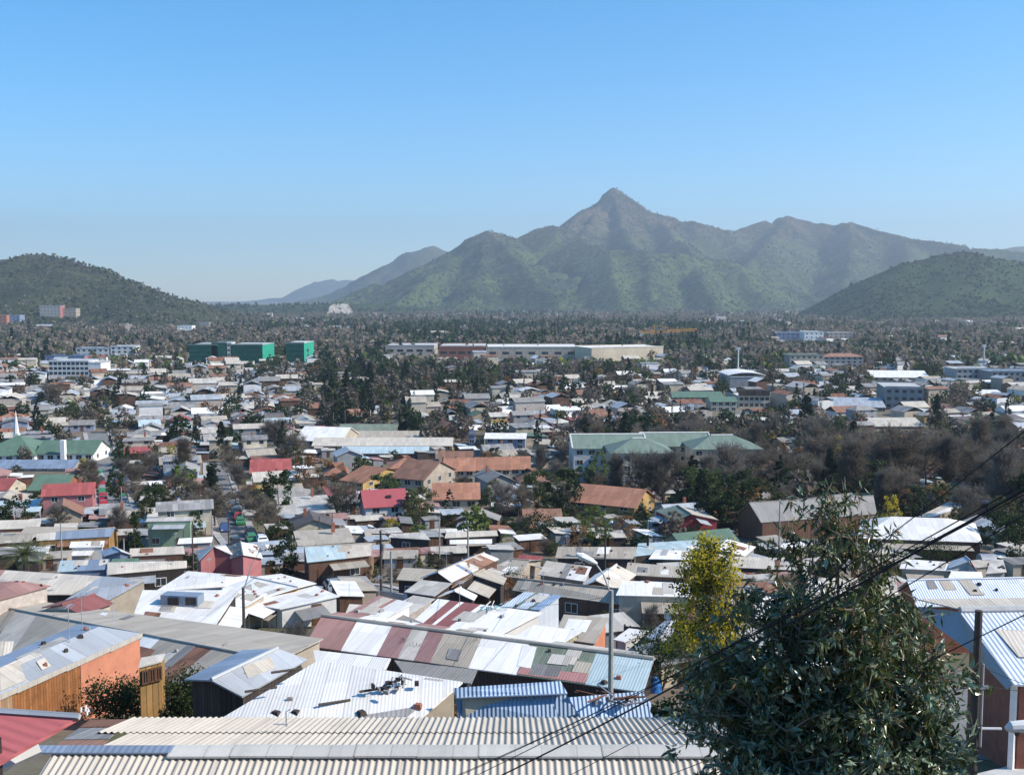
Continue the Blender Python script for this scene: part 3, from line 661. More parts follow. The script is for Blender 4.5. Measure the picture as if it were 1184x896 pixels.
def bush(name, px, py, wpx, hpx, label, mat='leaf_dark', h=0, leaf=.1, nc=22, per=60, mats2=None, cat='bush', depth=None):
    """a shrub whose base is seen at (px, py)"""
    p = hit(px, py) if depth is None else Vector((at_y(px, py, depth).x, depth, G(depth))); k = p.y / FPX; W = wpx * k; H = hpx * k
    o = empty(name, p - Vector((0, 0, .05)), label, cat); r = np.random.default_rng(int(px * 7 + py)); m = MB()
    for i in range(7):
        a = i * .9; m.tube([(0, 0, 0), (math.cos(a) * W * .15, math.sin(a) * W * .1, H * .4), (math.cos(a) * W * .33, math.sin(a) * W * .22, H * .8)], [.04, .025, .01], 4)
    m.build('stems', 'bark', o, off=(0, 0, 0))
    d = r.normal(size=(nc, 3)); d /= np.linalg.norm(d, axis=1, keepdims=True); d *= r.random((nc, 1)) ** .4
    c = np.stack([d[:, 0] * W * .42, d[:, 1] * W * .3, H * (.52 + .4 * d[:, 2])], -1); P = np.repeat(c, per, 0); P = P + r.normal(size=P.shape) * W * .07
    P[:, 2] = np.maximum(P[:, 2], .05)
    if mat.startswith('twig'): V = sticks(P, P + r.normal(size=P.shape) * leaf * 3 + [0, 0, leaf * 2], .012, r)
    else: V = quads_at(P, leaf * r.uniform(.6, 1.4, len(P)), r, .6)
    link(bpy.data.objects.new('foliage', mesh_of('foliage', V, mat)), o); return o
# ------------------------------------------------------------------ houses
WIN = {}
def window_mesh(w, h, frame='white_frame'):
    k = (round(w, 2), round(h, 2), frame)
    if k not in WIN:
        f = MB(); t = .07
        for c, d in (((0, 0, h / 2), (w, .08, t)), ((0, 0, -h / 2), (w, .08, t)), ((w / 2, 0, 0), (t, .08, h + t)), ((-w / 2, 0, 0), (t, .08, h + t)), ((0, 0, 0), (.05, .07, h))): f.box(c, d)
        p = MB(); p.box((0, .01, 0), (w - .02, .03, h - .02)); WIN[k] = (f.mesh('window', frame), p.mesh('pane', 'glass'))
    return WIN[k]
DOORS = {}
def door_mesh(mat):
    if mat not in DOORS:
        f = MB(); f.box((0, 0, 0), (.9, .07, 2)); f.box((0, -.03, .45), (.6, .05, .7)); f.box((0, -.03, -.45), (.6, .05, .7)); f.box((.36, -.06, 0), (.06, .08, .06)); DOORS[mat] = f.mesh('door', mat)
    return DOORS[mat]
def put_window(root, pos, rz, w=1.1, h=.95, frame='white_frame', sub=True):
    a, b = window_mesh(w, h, frame); o = link(bpy.data.objects.new('window', a if sub else b), root); o.location = pos; o.rotation_euler = (0, 0, rz)
    if sub: link(bpy.data.objects.new('pane', b), o)
    return o
def put_door(root, pos, rz, mat='door_brown'):
    o = link(bpy.data.objects.new('door', door_mesh(mat)), root); o.location = pos; o.rotation_euler = (0, 0, rz); return o
NEARH = []; RP = {}
def weather(root, planes, seed):
    """odd sheets, stones and aerials that lie on these roofs"""
    R = random.Random(seed)
    for pts, mat, strips in planes:
        p = [Vector(q) for q in pts]; area = (p[1] - p[0]).length * (p[3] - p[0]).length
        if area < 12: continue
        f = lambda u, v: p[0].lerp(p[1], u).lerp(p[3].lerp(p[2], u), v)
        for i in range(min(7, int(area / 14) + 1)):
            u, v = R.uniform(.03, .8), R.uniform(.03, .7); a, b = min(.97, u + R.uniform(.6, 1.8) / (p[1] - p[0]).length), min(.97, v + R.uniform(1.0, 2.6) / (p[3] - p[0]).length); l = Vector((0, 0, .022 + .006 * i)); k = R.uniform(-.03, .03)
            m = MB(); m.slab([f(u, v) + l, f(a, v + k) + l, f(a + k * .3, b) + l, f(u + k * .3, b - k) + l], .015); m.build('roof_patch', R.choice(['pale_tin', 'pale_cement', 'fibre_cement', 'white_tin', 'dirty_tin', 'pale_tin', 'rust_tin']), root)
        for i in range(R.randint(2, 5)):
            q = f(R.uniform(.05, .95), R.uniform(.05, .95)) + Vector((0, 0, .08)); m = MB(); m.box(q, (R.uniform(.15, .4), R.uniform(.12, .3), .16), R.uniform(0, 3), top=.7); m.build('roof_stone', R.choice(['junk_grey', 'brick_wall', 'dark_wall']), root)
        if R.random() < .35:
            q = f(R.uniform(.1, .9), R.uniform(.6, .95)); m = MB(); m.tube([q, q + Vector((0, 0, 2.0))], .022, 5)
            for j in range(5): m.tube([q + Vector((-.35 + .04 * j, -.4 + j * .2, 1.9)), q + Vector((.35 - .04 * j, -.4 + j * .2, 1.9))], .012, 4)
            m.tube([q + Vector((0, -.45, 1.9)), q + Vector((0, .45, 1.9))], .015, 4); m.build('aerial', 'galv', root)

def on_roof(root, px, py, lift=.02, k=0):
    a, b, c = RP[root.name][k][:3]; n = (b - a).cross(c - a); d = ray(px, py); o = Vector((0, 0, EYE)); t = (a - o).dot(n) / d.dot(n); return o + d * t + Vector((0, 0, lift))
def house(name, label, planes, perim, wall, over=.25, thick=.07, opens=True, cat='house', group=None, wallpart='wall', foot=True, drop=.12, floor=None, openseed=None, lean=True):
    """planes: (four corners, material, strips); perim: the eaves outline the walls hang from"""
    P = [Vector(p) for p in perim]; cx = sum(p.x for p in P) / len(P); cyy = sum(p.y for p in P) / len(P); zb = min(G(p.y) for p in P) - .25
    if floor is not None: zb = floor
    root = empty(name, (cx, cyy, zb), label, cat, group); NEARH.append(root); RP[root.name] = [[Vector(q) for q in p[0]] for p in planes]
    for pts, mat, strips in planes:
        pts = [Vector(p) for p in pts]
        if not strips:
            m = MB(); m.slab(pts, thick); m.build('roof', mat, root)
        else:
            for f0, f1, sm in strips:
                q = [pts[0].lerp(pts[1], f0), pts[0].lerp(pts[1], f1), pts[3].lerp(pts[2], f1), pts[3].lerp(pts[2], f0)]
                m = MB(); m.slab(q, thick); m.build('roof_sheet', sm, root)
    if P[0].y < 150: weather(root, planes, int(abs(cx) * 7 + cyy))
    if wall:
        W = []
        for p in P:
            d = Vector((p.x - cx, p.y - cyy, 0)); k = max(.3, 1 - over * 1.3 / max(d.length, .1)); W.append(Vector((cx + d.x * k, cyy + d.y * k, p.z - drop)))
        m = MB(); R = random.Random(openseed if openseed is not None else int(cx * 31 + cyy * 17)); spots = []
        for i, a in enumerate(W):
            b = W[(i + 1) % len(W)]
            if (b - a).to_2d().length < .05: continue
            L = (b - a).to_2d().length; za, zbb = a.z - zb, b.z - zb
            m.face([(a.x, a.y, zb), (b.x, b.y, zb), b, a], [(0, 0), (L, 0), (L, zbb), (0, za)])
            e = (b - a).to_2d().normalized(); n = Vector((e.y, -e.x)); mid = (a + b) / 2
            if n.dot(Vector((mid.x - cx, mid.y - cyy))) < 0: n = -n
            if n.dot(-Vector((mid.x, mid.y)).normalized()) > .2 and L > 2.2: spots.append((a, b, L, n))
        m.build(wallpart, wall, root)
        if opens:
            for a, b, L, n in spots:
                k = max(1, min(4, int(L / 3.2))); rz = math.atan2(n.y, n.x) + math.pi / 2
                for j in range(k):
                    t = (j + .5 + R.uniform(-.15, .15)) / k; q = a.lerp(b, t); g = max(G(q.y), zb); q2 = Vector((q.x + n.x * .03, q.y + n.y * .03, 0)) - Vector((cx, cyy, zb))
                    if q.z - g < 1.5: continue
                    if R.random() < .3 and q.z - g > 2.05: put_door(root, (q2.x, q2.y, g - zb + 1.0), rz)
                    else: put_window(root, (q2.x, q2.y, min(q.z - zb - .85, g - zb + 1.55)), rz, 1.2, .9)
        if opens and floor is None and lean:
            for a, b, L, n in spots:
                if R.random() > .7 or L < 2.6: continue
                f0 = R.uniform(0, .35); f1 = R.uniform(.6, 1); dd = R.uniform(1.2, 2.4); p, q = a.lerp(b, f0), a.lerp(b, f1); g = max(G(p.y), G(q.y), zb)
                if min(p.z, q.z) - g < 1.7: continue
                dz_ = -min(.45, (min(p.z, q.z) - g) * .2); n3 = Vector((n.x, n.y, 0)); dn = Vector((0, 0, dz_)); u = MB(); u.slab([p + n3 * dd + dn + Vector((0, 0, -.3)), q + n3 * dd + dn + Vector((0, 0, -.3)), q + n3 * .02 + dn, p + n3 * .02 + dn], .06)
                u.build('lean_to_roof', R.choice(['white_tin', 'pale_tin', 'pale_cement', 'fibre_cement', 'zinc', 'dirty_tin', 'rust_tin']), root)
                for e_ in (p, q): u = MB(); c_ = e_ + n3 * (dd - .15); u.tube([Vector((c_.x, c_.y, G(c_.y) - .1)), c_ + dn + Vector((0, 0, -.36))], .05, 5); u.build('lean_to_post', 'pole_wood', root)
    if foot:
        r = max((Vector((p.x - cx, p.y - cyy)).length for p in P)); n = max(1, int(r / 3))
        a, b = max(((p, q) for p in P for q in P), key=lambda pq: (pq[0] - pq[1]).to_2d().length)
        for i in range(n + 1): q = a.lerp(b, (i + .5) / (n + 1)); FOOT.append((q.x, q.y, max(2.5, r * .55)))
    return root
def gable(name, label, R1, R2, A1, A2, B1=None, B2=None, h=2.5, dz=.9, mA='fibre_cement', mB=None, wall='beige_wall', sA=None, sB=None, level=True, **k):
    """ridge R1-R2, eaves A1-A2 (and B1-B2 or mirrored); pixels of the photograph laid on level planes of real height"""
    zE = hit(*A1, h).z
    if level == 'ends':
        r1, r2 = hit(*R1, h + dz), hit(*R2, h + dz); a1, a2 = at_z(*A1, r1.z - dz), at_z(*A2, r2.z - dz); b1, b2 = at_z(*B1, r1.z - dz * 1.3), at_z(*B2, r2.z - dz * 1.3)
    elif level: r1, r2 = at_z(*R1, zE + dz), at_z(*R2, zE + dz); a1, a2 = at_z(*A1, zE), at_z(*A2, zE)
    else: r1, r2, a1, a2 = hit(*R1, h + dz), hit(*R2, h + dz), hit(*A1, h), hit(*A2, h)
    def mir(r, a): return Vector((2 * r.x - a.x, 2 * r.y - a.y, a.z))
    if level != 'ends': b1 = at_z(*B1, zE) if B1 else mir(r1, a1); b2 = at_z(*B2, zE) if B2 else mir(r2, a2)
    planes = [([a1, a2, r2, r1], mA, sA), ([b2, b1, r1, r2], mB or mA, sB)]
    root = house(name, label, planes, [a1, r1, b1, b2, r2, a2], wall, **k)
    m = MB(); m.tube([r1 + Vector((0, 0, .03)), r2 + Vector((0, 0, .03))], .09, 6); m.build('ridge_cap', mA if not sA else 'pale_cement', root)
    return root
def mono(name, label, NL, NR, FR, FL, h=2.4, dz=.5, mat='white_tin', wall='beige_wall', strips=None, dzs=None, **k):
    zE = hit(*NL, h).z; zz = dzs or (0, 0, dz, dz)
    p = [at_z(*q, zE + z) for q, z in zip((NL, NR, FR, FL), zz)]
    return house(name, label, [(p, mat, strips)], p, wall, **k)

# ------------------------------------------------------------------ poles, cables, cars
def pole(px, row_top, label, y=None, H=None, r=.13, mat='pole_wood', cross=0, lamp=None, name='utility_pole', base=None, cat='pole', group='poles along the lanes', box=False, crossz=.4):
    """lamp = (dx, dy, rise, head length): a lamp arm in metres from the pole top"""
    if base is not None: p = hit(px, base); y = p.y
    top = at_y(px, row_top, y); x = top.x; g = G(y); H = top.z - g
    o = empty(name, (x, y, g - .1), label, cat, group); m = MB(); m.tube([(0, 0, 0), (0, 0, H * .5), (0, 0, H)], [r, r * .85, r * .7], 8); m.build('shaft', mat, o, off=(0, 0, 0))
    for i in range(cross):
        m = MB(); z = H - crossz - i * .7; m.box((0, -.12, z), (2.0 - .4 * i, .1, .12))
        m.build('crossarm', 'pole_wood', o, off=(0, 0, 0))
        for s in (-.85, -.4, .4, .85):
            q = MB(); q.tube([(s * (1 - .2 * i), -.12, z + .06), (s * (1 - .2 * i), -.12, z + .2)], [.05, .035], 6); q.build('insulator', 'white_frame', o, off=(0, 0, 0))
    if box: m = MB(); m.tube([(.3, -.1, H - 2.3), (.3, -.1, H - 1.5)], .22, 10); m.build('transformer', 'junk_grey', o, off=(0, 0, 0))
    if lamp:
        dx, dy, up, hl = lamp; s = Vector((0, 0, H - .3)); e = s + Vector((dx, dy, up)); mid = s.lerp(e, .5) + Vector((0, 0, up * .12 + .05)); m = MB(); m.tube([s, mid, e], .045, 6); m.build('lamp_arm', 'galv', o, off=(0, 0, 0))
        d = Vector((dx, dy, up * .25)).normalized(); m = MB(); m.tube([e - d * .1, e + d * hl * .25, e + d * hl * .75, e + d * hl], [.07, .17, .2, .06], 8); m.build('lamp_head', 'lamp_white', o, off=(0, 0, 0))
        m = MB(); c = e + d * hl * .6; m.tube([c - Vector((0, 0, .1)), c - Vector((0, 0, .26))], [.14, .07], 8); m.build('lamp_glass', 'glass', o, off=(0, 0, 0))
    FOOT.append((x, y, .6)); return o, Vector((x, y, g + H))
def cable(a, b, label, r=.012, sag=.5, group=None, n=18):
    a, b = Vector(a), Vector(b); o = (a + b) / 2; m = MB()
    m.tube([a.lerp(b, i / n) - Vector((0, 0, sag * 4 * (i / n) * (1 - i / n))) for i in range(n + 1)], r, 6)
    c = m.build('overhead_cable', 'cable_black', None, off=o); c.location = o; tag(c, label, 'cable', group or 'cables strung overhead'); return c
CARM = {}
def car_meshes(col):
    if 'w' not in CARM:
        b = MB(); t = MB(); b.tube([(0, -.1, 0), (0, .1, 0)], .31, 14); t.tube([(0, -.11, 0), (0, .11, 0)], .18, 10); CARM['w'] = (b.mesh('wheel', 'rubber'), t.mesh('rim', 'galv'))
        g = MB()
        for s in (-1, 1): g.face([(-1.25, s * .79, .98), (.85, s * .79, .98), (.5, s * .67, 1.36), (-.85, s * .67, 1.36)])
        g.face([(.98, -.68, .97), (.98, .68, .97), (.6, .56, 1.37), (.6, -.56, 1.37)]); g.face([(-1.42, -.68, .99), (-1.42, .68, .99), (-1.0, .56, 1.37), (-1.0, -.56, 1.37)])
        CARM['g'] = g.mesh('windows', 'glass')
        l = MB(); l.box((0, 0, 0), (.06, .3, .14)); CARM['l'] = l.mesh('headlight', 'lamp_white')
    if col not in CARM:
        m = MB(); side = [(-2.05, .32, .8), (-2.1, .72, .84), (-1.45, .95, .82), (-.98, 1.4, .6), (.6, 1.42, .6), (1.02, .95, .82), (1.95, .78, .82), (2.08, .55, .82), (2.03, .32, .8)]
        L = [(x, -w_, z) for x, z, w_ in side]; Rr = [(x, w_, z) for x, z, w_ in side]; n = len(side)
        for i in range(n): j = (i + 1) % n; m.face([L[i], L[j], Rr[j], Rr[i]])
        for s in (L, Rr): m.face([s[0], s[1], s[2], s[5], s[6], s[7], s[8]]); m.face([s[2], s[3], s[4], s[5]])
        CARM[col] = m.mesh('body', col)
    return CARM[col]
def car(x, y, rz, col, label, group='cars in the streets'):
    o = empty('parked_car', (x, y, G(y) + .03), label, 'car', group, rz); link(bpy.data.objects.new('body', car_meshes(col)), o); link(bpy.data.objects.new('windows', CARM['g']), o)
    for a in (-1.3, 1.3):
        for b in (-.78, .78): q = link(bpy.data.objects.new('wheel', CARM['w'][0]), o); q.location = (a, b, .31); link(bpy.data.objects.new('rim', CARM['w'][1]), q)
    for b in (-.55, .55): q = link(bpy.data.objects.new('headlight', CARM['l']), o); q.location = (2.05, b, .64)
    FOOT.append((x, y, 2)); return o
def fence(label, pts, h, mat, name='fence', t=.08, posts=True, cat='fence', postmat=None):
    p = [Vector(xy(*q)) for q in pts]; o = empty(name, (p[0].x, p[0].y, G(p[0].y)), label, cat); m = MB(); off = o.location
    for a, b in zip(p, p[1:]):
        n = max(1, int((b - a).length / 2.2))
        for i in range(n):
            u, v = a.lerp(b, i / n), a.lerp(b, (i + 1) / n); e = (v - u).normalized(); s = Vector((e.y, -e.x)) * t / 2
            q = [Vector((u.x - s.x, u.y - s.y, G(u.y) - .1)), Vector((v.x - s.x, v.y - s.y, G(v.y) - .1))]; k = [Vector((c.x + 2 * s.x, c.y + 2 * s.y, c.z)) for c in q]; up = Vector((0, 0, h + .1))
            for f in ((q[0], q[1], q[1] + up, q[0] + up), (k[1], k[0], k[0] + up, k[1] + up), (q[0] + up, q[1] + up, k[1] + up, k[0] + up)): m.face(f)
            if posts: w_ = MB(); w_.box((u.x, u.y, G(u.y) + h / 2), (.14, .14, h + .25)); w_.build('post', postmat or 'pole_wood', o)
    m.build('panel', mat, o); return o
# ------------------------------------------------------------------ the long corrugated roof right below the camera
def front_house():
    yr = 25.0; zr = at_y(592, 867, yr).z; x0, x1 = at_y(62, 866, yr).x, 6.4; zb = G(26) - .6
    o = empty('row_house', ((x0 + x1) / 2, yr, zb), 'long house below with grey corrugated cement roof and broad ridge cap', 'house'); off = Vector(o.location)
    pitch = .177; amp = .026
    def sheet(xa, xb, ya, za, yb, zb_, dx=0):
        n = int((xb - xa) / pitch * 8); m = MB(); xs = [xa + (xb - xa) * i / n for i in range(n + 1)]; zz = [amp * math.sin(2 * math.pi * x / pitch) for x in xs]
        for i in range(n):
            A = [(xs[i], ya, za + zz[i]), (xs[i + 1], ya, za + zz[i + 1]), (xs[i + 1] + dx, yb, zb_ + zz[i + 1]), (xs[i] + dx, yb, zb_ + zz[i])]
            m.face(A, [(xs[i], 0), (xs[i + 1], 0), (xs[i + 1], 2.4), (xs[i], 2.4)])
        return m
    xf = at_y(145, 830, 30).x
    # far slope in two courses, lapped; near slope in two courses; the left end of the far slope is cut on the slant
    n = 0
    for (ya, yb, xa) in ((25.05, 27.7, x0 + .9), (27.55, 30.2, xf + .1)):
        s = (zr - .02 - (ya - yr) * .245, zr - .02 - (yb - yr) * .245 - .03); sheet(xa, x1, ya, s[0], yb, s[1]).build('roof_sheet', 'pale_corrugated', o)
    for (ya, yb) in ((24.95, 22.2), (22.35, 19.4)):
        s = (zr - .02 - (yr - ya) * .245, zr - .02 - (yr - yb) * .245 - .03); sheet(x0, x1, ya, s[0], yb, s[1]).build('roof_sheet', 'pale_corrugated', o)
    xs = at_y(198, 866, yr).x; k = 0; x = xs
    while x < x1:
        e = min(x1, x + 1.55); m = MB(); up = .05 + .012 * (k % 2)
        P = [(x, yr - .36, zr - .045 + up), (x, yr - .05, zr + up), (x, yr + .05, zr + up), (x, yr + .30, zr - .04 + up)]; Q = [(e + .02, p[1], p[2]) for p in P]
        for i in range(3): m.face([P[i], Q[i], Q[i + 1], P[i + 1]])
        m.face([(x, yr - .36, zr - .045 + up - .05), (e + .02, yr - .36, zr - .045 + up - .05), Q[0], P[0]]); m.build('ridge_cap', 'cap_cement', o); x = e; k += 1
    m = MB(); m.slab([(x0 - .5, yr - .2, zr + .03), (xs + .05, yr - .2, zr + .03), (xs + .05, yr + .12, zr + .08), (x0 - .5, yr + .12, zr + .08)], .04); m.build('ridge_cap', 'slate_blue', o)
    # patched left end of the far slope: flat rusty sheets
    for f0, f1, mat in ((0, .34, 'brown_sheet'), (.34, .72, 'dirty_tin'), (.72, 1, 'rust_tin')):
        a0, a1 = x0 - .25, xf - 1.1; b0, b1 = x0 + 1.0, xf + .12; d = lambda f, z: Vector((a0 + (a1 - a0) * f, yr + .1 + 5 * f, z - 1.23 * f)); e = lambda f, z: Vector((b0 + (b1 - b0) * f, yr + .1 + 5 * f, z - 1.23 * f))
        m = MB(); m.slab([d(f0, zr - .09), e(f0, zr - .07), e(f1, zr - .11), d(f1, zr - .12)], .03); m.build('patch_sheet', mat, o)
    m = MB(); m.box(((x0 + x1) / 2, 24.8, (zb + zr - 1.5) / 2), (x1 - x0 - .8, 9.6, zr - 1.5 - zb)); m.build('wall', 'beige_wall', o)
    m = MB(); p = at_y(331, 838, 27.6); m.tube([p - Vector((0, 0, .05)), p + Vector((0, 0, .38)), p + Vector((.12, 0, .46))], .02, 5); m.tube([p + Vector((-.35, -.02, .04)), p + Vector((.05, 0, .02))], .02, 5); m.build('antenna', 'galv', o)
    for i in range(6): FOOT.append((x0 + i * 3.4, 25, 5))
mk_roof('pale_corrugated', (.55, .49, .41), .85, stain=.32, svar=.07, pitch=50, depth=.001, rnd=.03, sheet=.92, patch=.3)
mk_roof('cap_cement', (.55, .52, .47), .85, stain=.3, svar=.05, pitch=50, depth=.001, rnd=.1)
front_house()

# ------------------------------------------------------------------ roofs down the slope, one house at a time
mk_roof('red_bright', (.46, .13, .13), .6, stain=.15, svar=.08)
rb = mono('red_roof_house', 'pink-red metal roof with grey edge strip at the lower left corner', (-150, 960), (-16, 890), (90, 829), (-90, 818), h=3.4, dz=.6, mat='red_bright', wall='dark_wall', opens=False, over=1.6)
m = MB(); ez = hit(-150, 960, 3.4).z; m.tube([at_z(-90, 816, ez + .62), at_z(92, 828, ez + .62)], .07, 4); m.build('edge_strip', 'zinc', rb)
m = MB(); q = [at_y(-10, 896, 22), at_y(44, 866, 24.0), at_y(40, 872, 24), at_y(-12, 905, 22)]
pl = MB(); pl.tube([at_y(-14, 893, 19.2), at_y(46, 866, 19.8)], .13, 4); po = pl.build('plank', 'pale_concrete', None, off=at_y(15, 880, 19.5)); po.location = at_y(15, 880, 19.5); tag(po, 'pale board slanting beside the corrugated roof at the lower left', 'board')

# orange walled house
zE = hit(162, 738, 3.9).z
r1, r2 = at_z(115, 724, zE + .55), at_z(-40, 790, zE + .55); a1, a2 = at_z(163, 732, zE), at_z(-60, 829, zE); b1, b2 = at_z(92, 721, zE + .35), at_z(-40, 776, zE + .35)
oh = house('orange_walled_house', 'blue-grey metal roof over an orange plaster and board wall', [([a2, a1, r1, r2], 'zinc', None), ([b1, b2, r2, r1], 'slate_blue', None)], [a1, r1, b1, b2, r2, a2], 'beige_wall', opens=False, floor=G(50) - 1)
e = (a2 - a1); nrm = Vector((-e.y, e.x, 0)).normalized(); nrm = nrm if nrm.y < 0 else -nrm
def wallstrip(f0, f1, name, mat, root, ztop=-.05, out=.06):
    p, q = a1 + e * f0, a1 + e * f1; m = MB(); s = nrm * out; L = (q - p).to_2d().length
    A, B = Vector((p.x, p.y, min(G(p.y), G(q.y)) - .6)), Vector((q.x, q.y, min(G(p.y), G(q.y)) - .6)); m.face([A + s, B + s, q + s + Vector((0, 0, ztop)), p + s + Vector((0, 0, ztop))], [(0, 0), (L, 0), (L, 3), (0, 3)])
    m.build(name, mat, root)
wallstrip(.015, .37, 'plaster_wall', 'orange_wall', oh); wallstrip(.37, .72, 'board_wall', 'wood_boards', oh, out=.04); wallstrip(.72, 1, 'plank_wall', 'plank_wall', oh, out=.05)
m = MB(); s = nrm * .12
for f0, f1 in ((0, .2), (.2, .45), (.45, .7), (.7, 1)):
    p, q = a1 + e * f0, a1 + e * f1; m.face([p + s + Vector((0, 0, -.2)), q + s + Vector((0, 0, -.24)), q + s + Vector((0, 0, .05)), p + s + Vector((0, 0, .05))])
m.build('fascia', 'pale_tin', oh)
m = MB(); m.slab([a2.lerp(a1, .0) + Vector((0, 0, .05)) + (r2 - a2) * .75, a2.lerp(a1, .62) + (r1 - a1) * .78 + Vector((0, 0, .05)), a2.lerp(a1, .62) + (r1 - a1) * .97 + Vector((0, 0, .06)), a2 + (r2 - a2) * .97 + Vector((0, 0, .06))], .03); m.build('roof_patch', 'pale_tin', oh)
# little lean-to with window beside it
lt_ = mono('lean_to', 'ochre boarded lean-to with dark windows at the end of the orange wall', (160, 771), (187, 764), (191, 755), (163, 760), h=3.2, dz=.15, mat='pale_tin', wall='ochre_wall', openseed=4, over=.04, lean=False)
_q = RP[lt_.name][0]; _e = _q[1] - _q[0]; _n = Vector((_e.y, -_e.x, 0)).normalized(); _n = _n if _n.y < 0 else -_n
for _t in (.25, .55, .82): put_window(lt_, _q[0].lerp(_q[1], _t) + _n * .06 - Vector((0, 0, .55)) - lt_.location, math.atan2(_n.y, _n.x) + math.pi / 2, _e.length * .22, .6, 'door_brown')
def barrel():
    p = hit(188, 793); o = empty('water_tank', p, 'slim dark-topped white water tank beside the ochre lean-to', 'tank'); k = p.y / FPX; H = 33 * k; m = MB(); m.tube([(0, 0, 0), (0, 0, H * .68)], [5.5 * k, 5.5 * k], 12); m.build('barrel', 'white_wall', o, off=(0, 0, 0))
    m = MB(); m.tube([(0, 0, H * .68), (0, 0, H * .8), (0, 0, H)], [5.6 * k, 5.4 * k, 3 * k], 12); m.build('lid', 'slate_blue', o, off=(0, 0, 0))
barrel()

# beige ridge roof crossing behind the orange house
gable('row_house', 'long beige cement roof with pale ridge running behind the orange house', (322, 764), (-60, 690), (262, 800), (-90, 742), (374, 738), (-60, 681), level='ends', h=1.9, dz=.7, mA='fibre_cement', mB='fibre_cement', wall='beige_wall',
      sA=[(0, .06, 'pale_cement'), (.06, .13, 'fibre_cement'), (.13, .17, 'rust_tin'), (.17, .25, 'fibre_cement'), (.25, .29, 'white_tin'), (.29, .62, 'fibre_cement'), (.62, .70, 'pale_cement'), (.70, 1, 'fibre_cement')], opens=False)
mono('shed', 'pale slanting roof showing at the left edge above the blue-grey roof', (-60, 765), (12, 757), (16, 741), (-50, 742), h=2.4, dz=.4, mat='pale_cement', wall='white_wall', opens=False)
# blue-grey gabled roof with white patch
bg = gable('tin_roofed_house', 'pale blue gabled metal roof with weathered white patch near the shrubs', (244, 786), (321, 749.5), (280, 805), (356, 762), (213, 785), (281, 751), h=2.6, dz=.6, mA='zinc', mB='slate_blue', wall='dark_wall', opens=False)
zb_ = hit(280, 805, 2.6).z; A1, A2, R1, R2 = at_z(280, 805, zb_), at_z(356, 762, zb_), at_z(244, 786, zb_ + .6), at_z(321, 749.5, zb_ + .6)
def onplane(u, v): return (A1.lerp(A2, u)).lerp(R1.lerp(R2, u), v) + Vector((0, 0, .04))
m = MB(); m.slab([onplane(.28, .45), onplane(.62, .3), onplane(.78, .78), onplane(.42, .92)], .02); m.build('roof_patch', 'pale_cement', bg); m = MB(); m.slab([onplane(.33, .62), onplane(.63, .6), onplane(.63, .66), onplane(.33, .68)], .04); m.build('roof_patch', 'rust_tin', bg)
# big white roof in the middle
bw = mono('white_roofed_house', 'broad bright white roof with a pile of scrap lying on it', (246, 836), (484, 832), (535, 788), (368, 763), h=2.6, dz=.75, mat='white_tin', wall='beige_wall', opens=False)
def junk(name, px, py, h, label, n, sz, mats, cat='scrap pile', seed=1):
    p = on_roof(h, px, py) if not isinstance(h, (int, float)) else hit(px, py, h); o = empty(name, p, label, cat); R = random.Random(seed)
    for mt in mats:
        for i in range(n):
            m = MB()
            a = Vector((R.gauss(0, sz), R.gauss(0, sz * .6), R.uniform(.02, .25)))
            if R.random() < .5: m.tube([a, a + Vector((R.gauss(0, sz), R.gauss(0, sz), R.uniform(0, .2)))], .035, 5)
            else: m.box(a, (R.uniform(.1, .5) * sz * 1.3, R.uniform(.1, .4) * sz, .05 + R.random() * .15), R.uniform(0, 3))
            m.build('scrap', mt, o, off=(0, 0, 0))
    return o
junk('scrap_pile', 457, 797, bw, 'pile of grey scrap on the broad white roof', 9, .45, ['junk_grey', 'dark_wall'])
for i, (u, v) in enumerate(((300, 800), (385, 815), (432, 800), (330, 778))):
    p = on_roof(bw, u, v); m = MB(); m.tube([Vector((-.5, -.15, .06)), Vector((.6, .2, .1))], .05, 5); o = m.build('timber_batten', 'fence_wood', None, off=(0, 0, 0)); o.location = p; tag(o, ['grey batten lying near the left edge of the broad white roof', 'grey batten lying low on the broad white roof', 'grey batten right below the scrap on the white roof', 'grey batten at the upper left of the broad white roof'][i], 'batten', 'battens on the broad white roof')
# the chequered row of roofs
zE = hit(441, 757, 2.1).z; dzr = .8
A = [at_z(*p, zE) for p in ((352, 746), (744, 800))]; Rg = [at_z(*p, zE + dzr) for p in ((372, 712), (756, 762))]
Bk = [Vector((2 * r.x - a.x, 2 * r.y - a.y, zE)) for r, a in zip(Rg, A)]
cols = [(0, .12, 'dusty_red'), (.12, .235, 'white_tin'), (.235, .30, 'plum_tin'), (.30, .35, 'pale_tin'), (.35, .40, 'plum_tin'), (.40, .515, 'fibre_cement'), (.515, .655, 'white_tin'), (.655, .845, 'moss_tin'), (.845, 1, 'sky_tin')]
rw = house('row_house', 'row of joined roofs chequered white, dark red, beige, green and pale blue', [([A[0], A[1], Rg[1], Rg[0]], '', cols), ([Bk[1], Bk[0], Rg[0], Rg[1]], '', [(0, .3, 'pale_tin'), (.3, .62, 'white_tin'), (.62, .72, 'dusty_red'), (.72, .9, 'white_tin'), (.9, 1, 'dusty_red')])], [A[0], Rg[0], Bk[0], Bk[1], Rg[1], A[1]], 'dark_wall')
m = MB(); q = lambda u, v: A[0].lerp(A[1], u).lerp(Rg[0].lerp(Rg[1], u), v) + Vector((0, 0, .03))
m.slab([q(.655, .02), q(.845, .02), q(.845, .30), q(.655, .22)], .02); m.build('roof_sheet', 'pink_tin', rw)
m = MB(); m.slab([q(.775, .5), q(.80, .5), q(.80, .72), q(.775, .72)], .05); m.build('skylight', 'pale_cement', rw)
